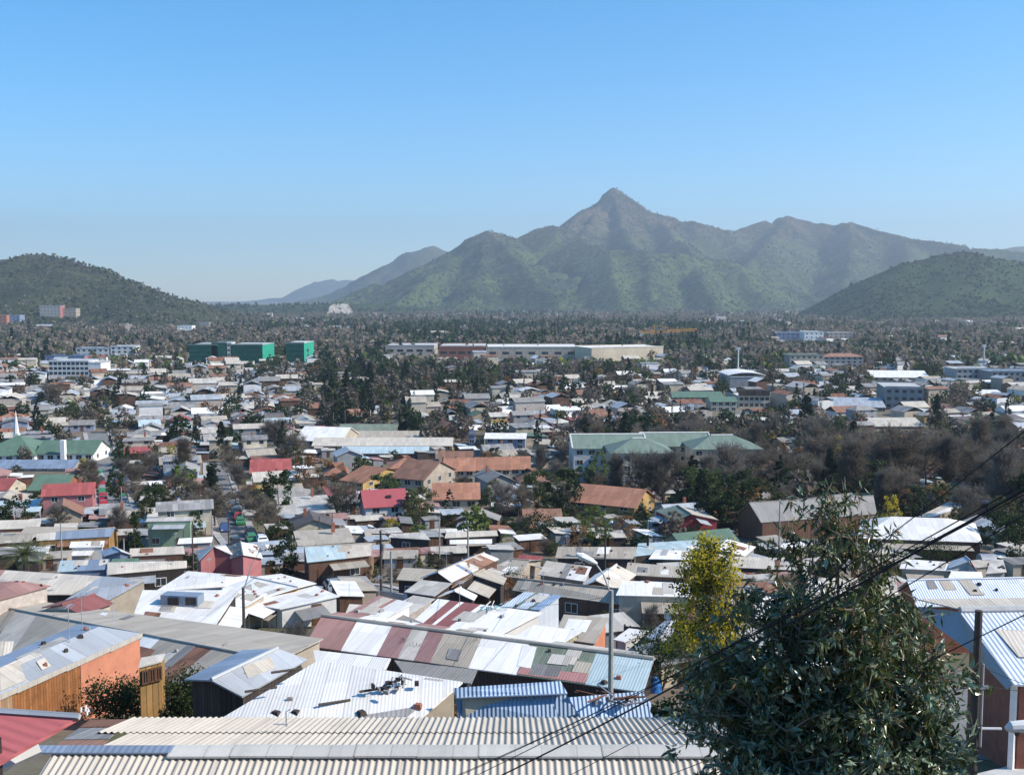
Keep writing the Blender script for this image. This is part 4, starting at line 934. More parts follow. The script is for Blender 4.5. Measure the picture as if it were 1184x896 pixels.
m = MB(); m.tube([Rg[0] + Vector((0, 0, .05)), Rg[1] + Vector((0, 0, .05))], .13, 6); m.build('ridge_cap', 'pale_cement', rw)
fw_ = mono('white_roofed_house', 'flat white roof with dark red sheets rising behind the chequered row', (468, 727), (566, 740), (628, 708), (506, 692), h=2.6, dz=.5, mat='white_tin', wall='white_wall', strips=[(0, .12, 'white_tin'), (.12, .22, 'maroon_tin'), (.22, .26, 'white_tin'), (.26, .42, 'maroon_tin'), (.42, 1, 'white_tin')])
mono('shed', 'white tin roof with brownish sheets left of the chequered row', (388, 716), (432, 722), (478, 697), (438, 688), h=3.3, dz=.5, mat='white_tin', wall='white_wall', strips=[(0, .55, 'dusty_red'), (.55, 1, 'white_tin')])
mono('shed', 'narrow pale tin roof beside the brownish-white one, with loose rods', (440, 708), (470, 712), (503, 692), (478, 688), h=2.6, dz=.5, mat='pale_tin', wall='adobe_wall', opens=False)
# corrugated shed with curved side
sh = mono('corrugated_shed', 'corrugated shed with green and blue striped roof and ribbed side wall', (579, 701), (624, 705), (650, 688), (606, 684), h=3.0, dz=.25, mat='striped_zinc', wall='striped_zinc', strips=[(0, .3, 'striped_zinc'), (.3, .4, 'green_tin'), (.4, .68, 'striped_zinc'), (.68, .76, 'green_tin'), (.76, 1, 'blue_zinc')], opens=False)
m = MB(); p1, p2 = hit(590, 712, .8), hit(621, 713, .8)
def dish(px, py, y, label):
    p = at_y(px, py, y); o = empty('satellite_dish', p, label, 'satellite dish', 'satellite dishes on the roofs'); m = MB(); N = 14; c0 = Vector((0, 0, 0))
    ring = [Vector((math.cos(2 * math.pi * i / N) * .42, -.13, math.sin(2 * math.pi * i / N) * .46)) for i in range(N)]; ri = [Vector((v.x * .5, -.035, v.z * .5)) for v in ring]
    for i in range(N): j = (i + 1) % N; m.face([ring[i], ring[j], ri[j], ri[i]]); m.face([ri[i], ri[j], c0])
    m.build('reflector', 'lamp_white', o, off=(0, 0, 0)); m = MB(); m.tube([(0, -.1, -.4), (0, -.5, -.02)], .018, 5); m.build('feed_arm', 'galv', o, off=(0, 0, 0)); m = MB(); m.tube([(0, .02, -.1), (0, .15, -.2), (0, .15, -1.0)], .03, 6); m.build('mast', 'galv', o, off=(0, 0, 0)); o.rotation_euler = (0, 0, rad(-55))
dish(652, 695, hit(652, 712, .2).y, 'white satellite dish on the corner of the corrugated shed')
dish(773, 711, hit(773, 735).y, 'white satellite dish right of the small fan palm')
mono('lean_to', 'beige cement lean-to roof right of the corrugated shed', (640, 737), (688, 744), (704, 714), (652, 710), h=2.4, dz=.3, mat='fibre_cement', wall='orange_wall')
mono('shed', 'small white roof on a cream striped wall before the beige lean-to', (591, 737), (651, 743), (673, 729), (618, 722), h=2.5, dz=.35, mat='white_tin', wall='stripe_wall', opens=False)
mono('shed', 'low white roof with white wall beside the lamp pole', (709, 739), (722, 742), (750, 729), (727, 726), h=2.3, dz=.3, mat='white_tin', wall='white_wall', opens=False)
mono('shed', 'slate-coloured shed roof behind the grey board fence', (744, 738), (776, 741), (784, 716), (768, 718), h=2.4, dz=.5, mat='slate_blue', wall='dark_wall', strips=[(0, .55, 'slate_blue'), (.55, 1, 'white_tin')], opens=False)
def bulge(name, px, py, wpx, hpx, label, mat, cat):
    p = hit(px, py); k = p.y / FPX; o = empty(name, p, label, cat); W, H = wpx * k / 2, hpx * k; m = MB(); N, Q = 12, 5; R = random.Random(3)
    pts = [[Vector((W * math.cos(2 * math.pi * i / N) * math.cos(j / Q * 1.5), W * .6 * math.sin(2 * math.pi * i / N) * math.cos(j / Q * 1.5), H * math.sin(j / Q * 1.5) + R.uniform(-.04, .04))) for i in range(N)] for j in range(Q + 1)]
    for j in range(Q):
        for i in range(N): m.face([pts[j][i], pts[j][(i + 1) % N], pts[j + 1][(i + 1) % N], pts[j + 1][i]])
    m.build('cover', mat, o, off=(0, 0, 0), smooth=True); m = MB()
    for s in (-1, 1): m = MB(); m.tube([(s * W * .85, 0, 0), (s * W * .8, 0, H * .4)], .06, 6); m.build('support', 'pole_wood', o, off=(0, 0, 0))
    return o
bulge('covered_heap', 722, 731, 26, 13, 'heap under a red cover behind the lamp pole', 'red_plastic', 'covered heap')
bulge('plastic_sheet', 757, 801, 17, 20, 'blue plastic sheet hanging at the end of the chequered row', 'blue_plastic', 'plastic sheet')
# blue corrugated roofs in front
def blue_house():
    zE = hit(528, 835, 2.5).z
    lo = [at_z(531, 838, zE), at_z(676, 836, zE), at_z(655, 803, zE + .9), at_z(527, 807, zE + .9)]; hi = [at_z(527, 806, zE + 1.05), at_z(656, 801, zE + 1.05), at_z(648, 787, zE + 1.35), at_z(524, 795, zE + 1.35)]
    house('blue_roofed_house', 'blue corrugated roof in two steps just behind the long corrugated roof', [(lo, 'blue_zinc', None), (hi, 'blue_zinc', None)], [lo[0], lo[1], hi[2], hi[3]], 'cream_wall', opens=False)
blue_house()
bl2 = mono('blue_roofed_house', 'second blue corrugated roof, right of the two-step blue one', (676, 836), (766, 829), (742, 799), (657, 806), h=2.6, dz=.8, mat='blue_zinc', wall='cream_wall', opens=False)
junk('scrap_pile', 711, 812, bl2, 'tangle of bicycle parts and boxes on the blue roof', 9, .5, ['junk_grey', 'rust_tin'], seed=6)
mono('shed', 'white tin strip roof over brown slats at the right end of the corrugated roof', (806, 838), (872, 828), (868, 808), (800, 815), h=2.3, dz=.2, mat='white_tin', wall='plank_wall', opens=False)

# white roofs at the left centre
ww_ = mono('white_roofed_house', 'wide white tin roof carrying a dark grey box', (150, 722), (246, 727), (276, 682), (165, 682), h=2.1, dz=.6, mat='white_tin', wall='dark_wall')
def roofbox():
    p = on_roof(ww_, 211, 698); k = p.y / FPX; o = empty('roof_box', p, 'dark grey metal box standing on the wide white roof', 'roof box'); m = MB(); m.box((0, 0, .35), (46 * k, 1.2, .9), rad(-8)); m.build('casing', 'slate_blue', o, off=(0, 0, 0))
    for i in range(2): m = MB(); m.box((-.5 + i * 1.4, -.72, .4), (.9, .06, .6), rad(-8)); m.build('grille', 'dark_wall', o, off=(0, 0, 0))
roofbox()
mono('white_roofed_house', 'white roof with narrow ribs at the top of the white cluster', (180, 683), (262, 678), (292, 666), (217, 660), h=2.5, dz=.6, mat='white_tin', wall='white_wall')
mono('white_roofed_house', 'white roof just left of the leaning street lamp post', (236, 698), (277, 704), (309, 686), (262, 677), h=2.2, dz=.4, mat='white_tin', wall='beige_wall')
gable('white_roofed_house', 'white gabled roof with an orange gable opening', (345, 679), (290, 667), (299, 693), (256, 680), (366, 674), (325, 663), h=2.3, dz=.6, mA='white_tin', wall='ochre_wall', opens=False)
mono('white_roofed_house', 'white roof bowed along its edge above white and dark walls', (284, 697), (324, 704), (393, 689), (364, 677), h=2.1, dz=.3, mat='white_tin', wall='white_wall', opens=True)
mono('flat_roofed_house', 'smooth blue-grey sheet roof beside the maroon porch roof', (70, 697), (126, 693), (171, 669), (117, 666), h=3.0, dz=.75, mat='zinc', wall='beige_wall', opens=False)
mono('house', 'beige cement roof along the left edge under the palm', (-60, 688), (82, 687), (118, 666), (-40, 656), h=2.9, dz=.8, mat='pale_cement', wall='dark_wall', strips=[(0, .3, 'dusty_red'), (.3, 1, 'pale_cement')])
gable('porch', 'maroon tin porch roof with pale gable front and post', (71, 699), (110, 687), (93, 710), (132, 697), (48, 702), (87, 690), h=2.9, dz=.5, mA='maroon_tin', wall='cream_wall', opens=False)
mono('red_roof_house', 'dusty red roof over a stained white wall at the left edge', (-40, 704), (59, 677), (22, 671), (-60, 676), h=3.2, dz=.5, mat='dusty_red', wall='adobe_wall', opens=False)
# rows behind them
mono('row_house', 'narrow beige roof strip behind the white cluster', (124, 664), (216, 656), (216, 648), (124, 650), h=2.6, dz=.5, mat='pale_cement', wall='dark_wall')
mono('flat_roofed_house', 'pale green flat roof among beige and blue-grey roofs', (124, 656), (163, 654), (160, 645), (130, 646), h=2.9, dz=.4, mat='green_tin', wall='mint_wall')
mono('flat_roofed_house', 'two-tone blue-grey roof beside the pale green one', (66, 661), (124, 658), (127, 646), (70, 648), h=2.8, dz=.5, mat='slate_blue', wall='blue_wall', strips=[(0, .38, 'sky_tin'), (.38, 1, 'slate_blue')])
gable('shed', 'tiny white gabled roof above the blue-grey roof', (140, 637), (131, 632), (153, 641), (140, 635), (120, 643), (116, 637), h=2.8, dz=.7, mA='white_tin', mB='slate_blue', wall='blue_wall', opens=False)
mono('row_house', 'beige cement roof strip right of the tiny white gable', (150, 643), (214, 640), (212, 631), (150, 634), h=2.6, dz=.6, mat='pale_cement', wall='brown_wall')
gable('pink_house', 'pink walled house under the left of two white-edged gables', (247, 631.5), (261, 630), (230, 648), (226, 637), (270, 642), (262, 638), h=3.3, dz=1.2, mA='zinc', mB='white_tin', wall='pink_wall', opens=False)
gable('pink_house', 'pink walled house under the right, taller white gable', (281, 641), (278, 626), (266, 646), (262, 632), (304, 645), (297, 630), h=3.4, dz=1.1, mA='fibre_cement', mB='white_tin', wall='pink_wall', opens=False)
gable('yellow_walled_house', 'long blue-grey roof over an ochre end wall', (133, 610), (42, 616), (128, 620), (42, 625), h=3.0, dz=.9, mA='slate_blue', mB='pale_tin', wall='ochre_wall', sA=[(0, .75, 'slate_blue'), (.75, 1, 'pale_tin')])
mono('lean_to', 'low white lean-to roof in front of the ochre end wall', (80, 633), (120, 632), (121, 625), (82, 626), h=2.2, dz=.25, mat='white_tin', wall='white_wall')
mono('green_walled_house', 'tall pale green walled house with white eaves behind the conifer', (168, 603), (222, 602), (224, 597), (170, 599), h=4.6, dz=.25, mat='pale_tin', wall='green_wall')
mono('row_house', 'broad beige roofs stepping down at the left edge', (-30, 613), (46, 610), (48, 600), (-20, 602), h=2.7, dz=.7, mat='pale_cement', wall='brown_wall')
mono('row_house', 'lower beige roof at the left edge behind the palm', (-30, 630), (36, 626), (40, 616), (-20, 617), h=2.7, dz=.6, mat='fibre_cement', wall='brown_wall')
mono('shed', 'low white sheets at the left foot of the chequered row', (366, 771), (446, 774), (452, 761), (362, 751), h=2.3, dz=.12, mat='white_tin', wall='beige_wall', opens=False)
mono('shed', 'low grey sheet roof in the gap before the chequered row', (468, 780), (545, 790), (552, 774), (456, 763), h=2.2, dz=.12, mat='grey_cement', wall='dark_wall', opens=False)
mono('shed', 'rusty low roof at the lane end of the white cluster', (398, 712), (424, 716), (440, 700), (404, 698), h=1.8, dz=.3, mat='pale_cement', wall='adobe_wall', opens=False)
# centre right: roofs along the lane
gable('house', 'pale blue and beige roof over dark red walls by the fenced yard', (352, 632), (430, 628), (355, 650), (429, 642), h=2.9, dz=.9, mA='pale_cement', wall='brown_wall', sA=[(0, .6, 'sky_tin'), (.6, 1, 'pale_cement')])
mono('shed', 'white tin carport roof near the two lane poles', (449, 621), (498, 624), (490, 615), (452, 617), h=2.7, dz=.4, mat='pale_tin', wall='dark_wall')
gable('house', 'weathered grey gable behind the white awning', (552, 593), (558, 588), (526, 601), (534, 595), (577, 602), (580, 596), h=3.2, dz=1.3, mA='grey_cement', wall='brown_wall')
mono('house', 'low beige roof with a white awning and dark front', (514, 622), (576, 619), (574, 613), (516, 615), h=2.7, dz=.5, mat='pale_cement', wall='dark_wall')
mono('awning', 'white awning strip on the dark front below the beige roof', (520, 629), (569, 628), (569, 623), (520, 624), h=2.3, dz=.25, mat='white_tin', wall=None, opens=False)
mono('house', 'square brownish cement roof left of the brown-panelled gable', (458, 670), (488, 672), (505, 658), (466, 656), h=2.7, dz=.3, mat='fibre_cement', wall='dark_wall')
gable('house', 'white gabled roof with brown sheets let into it', (506, 661.5), (560, 639), (522, 673), (577, 646), (486, 668), (549, 641), h=2.9, dz=.7, mA='white_tin', mB='slate_blue', wall='brown_wall', sA=[(0, .35, 'white_tin'), (.35, .42, 'slate_blue'), (.42, .55, 'white_tin'), (.55, .9, 'brown_sheet'), (.9, 1, 'white_tin')])
mono('shed', 'flat pale tin roof with greenish patch below the brown-panelled gable', (467, 684), (502, 689), (523, 674), (486, 670), h=2.5, dz=.25, mat='pale_tin', wall='dark_wall')
gable('shed', 'small white gable just below the flat pale roof', (525, 683), (533, 679), (506, 690), (516, 684), (548, 694), (552, 688), h=2.3, dz=.5, mA='white_tin', wall='dark_wall', opens=False)
gable('house', 'beige cement gable right of the brown-panelled roof', (546, 664), (560, 658), (522, 679), (540, 668), (582, 676), (586, 668), h=2.6, dz=.8, mA='fibre_cement', wall='dark_wall')
gable('house', 'grey-beige cement roof behind the round dark bush', (590, 646), (612, 648), (551, 663), (600, 668), h=2.6, dz=.9, mA='fibre_cement', wall='beige_wall')
mono('shed', 'short red roof above the round dark bush', (598, 646), (627, 648), (627, 643), (600, 641), h=2.9, dz=.3, mat='red_tin', wall='brown_wall')
gable('row_house', 'long beige cement roof over a dark brown wall, centre right', (600, 669), (800, 690), (592, 682), (790, 708), h=2.6, dz=.9, mA='fibre_cement', wall='brown_wall')
gable('house', 'cream gabled roof with white verge in front of the thin lamp pole', (689, 671), (713, 652.5), (671, 678), (688, 664), (713, 682), (736, 664), h=3.0, dz=.8, mA='white_tin', mB='pale_cement', wall='brown_wall', opens=False)
mono('row_house', 'long white roof strip left of the yellow wattle', (712, 688), (800, 690), (796, 674), (720, 671), h=2.8, dz=.5, mat='white_tin', wall='cream_wall')
mono('house', 'beige roof with a dark shop front left of the wattle', (722, 664), (790, 668), (790, 655), (726, 650), h=2.7, dz=.6, mat='fibre_cement', wall='brown_wall')
mono('house', 'beige and white roof with grey valley near the round bush', (622, 664), (676, 672), (684, 655), (632, 648), h=2.7, dz=.5, mat='pale_cement', wall='beige_wall', strips=[(0, .45, 'pale_cement'), (.45, .6, 'grey_cement'), (.6, 1, 'white_tin')])
mono('row_house', 'long beige cement roof behind the thin lamp pole', (642, 645), (732, 646), (736, 632), (645, 632), h=2.6, dz=.7, mat='fibre_cement', wall='dark_wall')
fl_ = mono('row_house', 'long pale blue-grey roof with black flue', (733, 643), (818, 634), (806, 624), (738, 628), h=2.7, dz=.6, mat='sky_tin', wall='dark_wall')
def flue(px, row, y, H, label):
    p = on_roof(fl_, px, row); o = empty('flue', p, label, 'chimney'); m = MB(); m.tube([(0, 0, 0), (0, 0, H)], .16, 8); m.build('pipe', 'cable_black', o, off=(0, 0, 0)); m = MB(); m.tube([(0, 0, H + .05), (0, 0, H + .2)], [.26, .05], 8); m.build('cowl', 'cable_black', o, off=(0, 0, 0))
flue(749, 631, 0, 1.3, 'black flue pipe on the pale blue-grey roof')
mono('shed', 'white roof sheet left of the wattle crown', (750, 646), (800, 647), (800, 637), (758, 635), h=2.5, dz=.4, mat='white_tin', wall='dark_wall')
gable('white_roofed_house', 'pale blue gabled roof behind the yellow wattle', (829, 634), (841, 623), (806, 637), (822, 627), (861, 643), (874, 632), h=2.8, dz=.8, mA='zinc', mB='white_tin', wall='grey_wall')
mono('row_house', 'long beige roof strip between wattle and gum tree', (810, 654), (940, 660), (938, 646), (814, 642), h=2.6, dz=.6, mat='pale_cement', wall='dark_wall')
mono('shed', 'white tin roof seen through the gum tree branches', (872, 716), (960, 720), (950, 690), (880, 690), h=2.5, dz=.5, mat='white_tin', wall='cream_wall')
mono('house', 'pale roof half hidden behind the lower gum tree', (880, 770), (1000, 775), (990, 735), (890, 735), h=2.5, dz=.5, mat='white_tin', wall='cream_wall')
mono('house', 'beige roof mostly hidden behind the gum tree', (930, 690), (1040, 690), (1035, 668), (935, 668), h=2.5, dz=.6, mat='pale_cement', wall='brown_wall')
# right side
def hip(name, label, NL, NR, R1, R2, h, dz, mat, wall, depth_back=1.0, **k):
    zE = hit(*NL, h).z; a, b = at_z(*NL, zE), at_z(*NR, zE); r1, r2 = at_z(*R1, zE + dz), at_z(*R2, zE + dz)
    mid = (r1 + r2) / 2; c, d = Vector((2 * r2.x - a.x, 2 * r2.y - a.y, zE)), Vector((2 * r1.x - b.x, 2 * r1.y - b.y, zE))
    c = b + (((r1 + r2) / 2 - (a + b) / 2) * 2 * depth_back); d = a + (((r1 + r2) / 2 - (a + b) / 2) * 2 * depth_back); c.z = d.z = zE
    return house(name, label, [([a, b, r2, r1], mat, None), ([b, c, r2], mat, None), ([c, d, r1, r2], mat, None), ([d, a, r1], mat, None)], [a, b, c, d], wall, **k)
hip('white_roofed_house', 'large white hipped roof beyond the cables on the right', (992, 622), (1136, 627), (1031, 597), (1094, 599), 3.0, 1.9, 'white_tin', 'brown_wall', .9)
mono('shed', 'flat white and tan roof behind the large white hipped roof', (1062, 597), (1080, 597), (1120, 583), (1097, 580), h=2.9, dz=.3, mat='white_tin', wall='beige_wall', strips=[(0, .55, 'pale_cement'), (.55, 1, 'white_tin')])
gable('barn', 'big dark beige gabled barn roof among the trees', (866, 581), (1010, 573), (880, 604), (1014, 594), h=3.4, dz=2.6, mA='grey_cement', wall='brown_wall', opens=False)
gable('house', 'grey-beige steep roof beside the barn, half behind the gum tip', (985, 570), (944, 577), (1013, 594), (960, 604), h=3.2, dz=2.0, mA='grey_cement', wall='brown_wall', opens=False)
ch = gable('chalet', 'red-brown chalet with olive gabled roof and pale verge', (799, 594), (783, 584), (782, 602), (757, 590), (831, 601), (812, 590), h=3.3, dz=1.2, mA='moss_tin', mB='pale_cement', wall='red_wall')
mono('row_house', 'white lean-to strip below the large hipped roof', (1040, 657), (1100, 660), (1104, 650), (1044, 646), h=2.5, dz=.4, mat='white_tin', wall='beige_wall')
mono('shed', 'low white shed roof above the blue-grey corrugated roof', (1096, 669), (1137, 670), (1135, 661), (1100, 660), h=2.5, dz=.3, mat='white_tin', wall='white_wall')
gable('shed', 'little gabled shed with red and white roof near the right edge', (1122, 648), (1116, 643), (1097, 657), (1096, 650), (1130, 660), (1126, 652), h=2.6, dz=.9, mA='zinc', mB='pink_tin', wall='white_wall', opens=False)
def water_tank():
    p = hit(1140, 662); k = p.y / FPX; o = empty('water_tank', p, 'grey round water tank on the shed near the right edge', 'tank'); m = MB(); m.tube([(-1.0, 0, 1.6), (1.0, 0, 1.6)], 1.0, 16); m.build('tank', 'galv', o, off=(0, 0, 0)); m = MB()
    for a in (-.8, .8):
        for b in (-.6, .6): m2 = MB(); m2.tube([(a, b, 0), (a, b, 1.2)], .07, 6); m2.build('leg', 'pole_wood', o, off=(0, 0, 0))
water_tank()
mono('shed', 'pale striped shed roof right of the water tank', (1140, 663), (1164, 661), (1160, 647), (1146, 646), h=2.6, dz=.6, mat='pale_tin', wall='grey_wall')
gable('tin_roofed_house', 'blue-grey ribbed tin roof behind the wooden pole', (1049, 671), (1240, 667), (1060, 701), (1290, 697), h=3.6, dz=1.3, mA='striped_zinc', wall='brick_wall', opens=False)
def wing():
    zE = hit(1172, 791, 3.6).z
    nl, nr = at_z(1172, 791, zE), at_z(1420, 800, zE); fl, fr = at_z(1110, 707, zE + 1.0), at_z(1300, 704, zE + 1.0); far = at_z(1062, 701, zE + .75)
    o = house('tin_roofed_house', 'white ribbed tin wing with a slanted gable board painted shade-grey over a shaded brick wall', [([nl, nr, fr, fl], 'striped_zinc', None)], [nl, nr, fr, fl], 'brick_wall', opens=False, over=.35)
    m = MB(); out = Vector((-.05, -.02, 0)); lo = far + Vector((0, 0, -.35)); m.face([far, fl + out, nl + out, nl + out + Vector((-.15, .1, -.25)), at_z(1125, 755, zE - .15), lo]); m.build('gable_board', 'shade_grey_board', o)
    m = MB(); m.box((0, 0, 0), (.1, .1, .1))
    c = MB(); c.tube([Vector((nl.x + .15, nl.y + .25, G(nl.y) - .6)), Vector((nl.x + .15, nl.y + .25, zE - .05))], .14, 4); c.build('corner_post', 'white_wall', o)
    c = MB(); c.tube([fl + Vector((0, 0, .08)), fr + Vector((0, 0, .08))], .16, 6); c.build('ridge_cap', 'pale_concrete', o)
    # ridge apron between the two roofs
    a, b = at_z(1060, 700, zE + .95), at_z(1290, 697, zE + .95); m = MB(); m.slab([fl + Vector((0, 0, .12)), fr + Vector((0, 0, .12)), b + Vector((0, 0, .3)), a + Vector((0, 0, .3))], .05); m.build('apron', 'pale_cement', o)
mk('shade_grey_board', (.36, .37, .39), var=.08, rnd=0)  # grey stands in for shade on the left-facing gable board
wing()

# ------------------------------------------------------------------ yards: fences, bushes, bare trees, poles
fence('grey weathered board fence right of the lamp pole', [(722, 757), (790, 762)], 2.2, 'fence_wood')
fence('long pale garden wall along the lane, centre left', [(392, 690), (440, 697), (505, 706)], 1.3, 'pale_concrete', name='garden_wall', cat='wall', posts=False, t=.2)
fence('dark wooden fence before the fenced yard with poles', [(330, 668), (372, 676), (420, 684)], 1.2, 'fence_wood')
fence('patchwork tan board fence beside the dark red walls', [(402, 668), (432, 664)], 2.4, 'plank_wall')
fence('low dark fence in front of the big barn', [(770, 622), (860, 612)], 1.5, 'fence_wood')
bush('shrub', 222, 838, 100, 70, 'leafy green shrub between the orange wall and the corrugated roof', leaf=.07, nc=46, per=150, mat='leaf_mid')
bush('shrub', 142, 838, 95, 62, 'darker shrub at the foot of the orange wall', leaf=.065, nc=40, per=140)
bush('shrub', 30, 818, 60, 24, 'low yellowish weeds under the boarded wall', leaf=.06, mat='leaf_olive', nc=16)
bush('shrub', 338, 756, 56, 36, 'rounded grey-brown bush on the beige roofs', leaf=.08, mat='twig_grey', nc=40, per=90)
bush('shrub', 617, 671, 28, 26, 'round dark clipped bush behind the long beige roof', leaf=.09, nc=26, per=70)
bush('shrub', 596, 690, 34, 40, 'ragged dark bush beside the corrugated shed', leaf=.08, nc=22, per=50)
bush('shrub', 520, 838, 46, 30, 'russet weeds between the white roof and the blue roof', leaf=.05, mat='leaf_rust', nc=22)
bush('shrub', 440, 840, 90, 12, 'low olive weeds along the edge of the white roof', leaf=.05, mat='leaf_olive', nc=22)
bush('shrub', 765, 800, 85, 95, 'tangled dark thicket below the wattle', leaf=.09, nc=34, per=60, mat='leaf_dark')
bush('shrub', 800, 790, 90, 80, 'bare grey thicket left of the gum tree', leaf=.2, mat='twig_grey', nc=40, per=70)
bush('thicket', 836, 975, 150, 225, 'tall dark thicket between the wattle and the gum tree', leaf=.085, nc=60, per=130, mat='leaf_dark', depth=30)
bush('thicket', 775, 975, 70, 175, 'dark leafy thicket with bare stems left of the gum tree', leaf=.07, nc=34, per=60, mat='leaf_dark', depth=31)
bush('shrub', 1010, 612, 60, 22, 'low green bushes beside the barn', leaf=.16, mat='leaf_mid', nc=22)
bush('shrub', 1085, 655, 60, 34, 'dark green bush below the large hipped roof', leaf=.12, mat='leaf_dark', nc=22)
bush('shrub', 480, 660, 20, 20, 'small bright bush beside the square brownish roof', leaf=.09, mat='leaf_mid', nc=12)
bush('shrub', 470, 640, 50, 24, 'green shrubs between the carport and the dark fence', leaf=.1, mat='leaf_mid', nc=18)
bush('shrub', 620, 628, 60, 40, 'dark hedge below the rusty roofs', leaf=.16, mat='leaf_dark', nc=30)
junk('cloth_heap', 570, 704, fw_, 'pale turquoise cloth and boxes heaped on a white roof', 8, .5, ['teal_cloth', 'white_wall'], cat='clutter', seed=9)
junk('rubbish_heap', 180, 800, .4, 'white rubbish lying in the shrubs by the orange wall', 9, .45, ['white_wall', 'junk_grey'], cat='rubbish', seed=12)
junk('rubbish_heap', 100, 826, 2.6, 'scraps of cloth at the top of the patched sheets', 6, .18, ['white_wall', 'dark_wall'], cat='rubbish', seed=13)
def small_bare(px, row, hpx, label, seed, wide=1.0, depth=None):
    p = hit(px, row) if depth is None else Vector((at_y(px, row, depth).x, depth, 0)); return tree('bare_tree', p.x, p.y, hpx * p.y / FPX, label, None, wide, var=seed % 5)
small_bare(478, 793, 60, 'thin bare tree between the white roof and the chequered row', 0, .9); small_bare(556, 793, 66, 'taller thin bare tree before the white sheets of the chequered row', 1, .8)
small_bare(392, 733, 26, 'small bare shrub tree by the brown fence', 2); small_bare(752, 742, 50, 'thin bare tree behind the grey board fence', 3, .8); small_bare(700, 712, 40, 'leafless tree in front of the dark brown wall', 4, .8)
p = hit(738, 712); tree('fan_palm', p.x, p.y, 3.6, 'small fan palm in front of the long beige roof', cat='palm', var=0)
p = hit(30, 672); tree('palm_tree', p.x, p.y, 5.4, 'big feathery palm at the left edge among low roofs', cat='palm', var=0, wide=2.1)
PL = []
PL.append(pole(707, 680, 'grey lamp post with large white lantern on a slanting arm', y=51.5, mat='pole_concrete', r=.15, lamp=(-.85, -.1, 1.75, 1.1), name='lamp_post'))
PL.append(pole(281, 678, 'dark pole in front of the leaning lamp arm, left centre', base=757, r=.14, lamp=(1.2, .3, 3.0, .8), mat='pole_wood', name='lamp_post'))
PL.append(pole(440, 612, 'dark pole with crossarms and lamp beside the lane', base=686, r=.16, cross=2, lamp=(-.9, 0, .7, .7), box=True))
PL.append(pole(452, 636, 'shorter pole beside the pole with crossarms', base=690, r=.14, mat='pole_concrete'))
PL.append(pole(508, 597, 'slim pole left of the white awning', base=652, r=.12, mat='pole_concrete'))
PL.append(pole(541, 601, 'pale pole in front of the white awning', base=652, r=.15, mat='pole_concrete', cross=1))
PL.append(pole(338, 618, 'pale pole with crossarm in front of the dark tree', base=671, r=.14, mat='pole_concrete', cross=1))
PL.append(pole(264, 598, 'dark pole between the two pink gables', base=662, r=.13))
PL.append(pole(222, 606, 'dark pole left of the pink houses', base=660, r=.13))
PL.append(pole(70, 604, 'pale pole near the ochre end wall', base=660, r=.12, mat='pole_concrete'))
PL.append(pole(143, 622, 'thin pole above the tiny white gable', base=664, r=.1, mat='pole_concrete'))
PL.append(pole(700, 608, 'thin dark lamp pole with crossarms behind the cream gable', base=668, r=.14, cross=2, lamp=(.5, 0, .8, .5)))
PL.append(pole(384, 592, 'slim pole behind the dark red walled house', base=628, r=.12))
PL.append(pole(369, 596, 'slim dark pole left of the red-roofed two-storey house', base=632, r=.12))
PL.append(pole(245, 596, 'slim pole in the street beyond the pink houses', base=632, r=.12, mat='pole_concrete'))
PL.append(pole(902, 576, 'slim pale pole in front of the barn', base=648, r=.13, mat='pole_concrete'))
PL.append(pole(1066, 580, 'dark pole behind the large hipped roof', base=618, r=.13))
PL.append(pole(1158, 536, 'pale concrete pole in the trees at the right', base=580, r=.16, mat='pole_concrete', cross=1))
PL.append(pole(88, 560, 'slim pole near the green-trimmed house on the left', base=592, r=.13, mat='pole_concrete'))
PL.append(pole(140, 562, 'slim pale pole beside the street of parked cars', base=594, r=.13, mat='pole_concrete'))
op, ot = pole(1132, 701, 'weathered wooden pole with crossarm and white lamp at the right', y=25, r=.135, mat='pole_wood')
# fittings of the near pole
L = lambda row: at_y(1131, row, 25).z - op.location.z
m = MB(); z = L(792); m.box((0, -.14, z), (.55, .07, .07)); m.build('crossarm', 'galv', op, off=(0, 0, 0)); m = MB(); z = L(785); m.box((-.2, -.14, z), (.22, .05, .05)); m.build('bracket', 'galv', op, off=(0, 0, 0))
m = MB(); m.tube([(.1, -.14, L(765)), (.1, -.15, L(860))], .03, 6); m.build('conduit', 'junk_grey', op, off=(0, 0, 0))
z = L(840); m = MB(); m.tube([(.05, -.1, z), (.62, -.14, z + .01)], .035, 6); m.build('lamp_arm', 'lamp_white', op, off=(0, 0, 0)); m = MB(); m.tube([(.72, -.15, z + .02), (.85, -.15, z + .06), (1.25, -.17, z + .09), (1.5, -.18, z + .06)], [.06, .14, .16, .06], 10); m.build('lamp_head', 'lamp_white', op, off=(0, 0, 0), smooth=True)
m = MB(); m.tube([(1.0, -.16, z - .03), (1.0, -.16, z - .16)], [.1, .05], 8); m.build('lamp_glass', 'glass', op, off=(0, 0, 0))
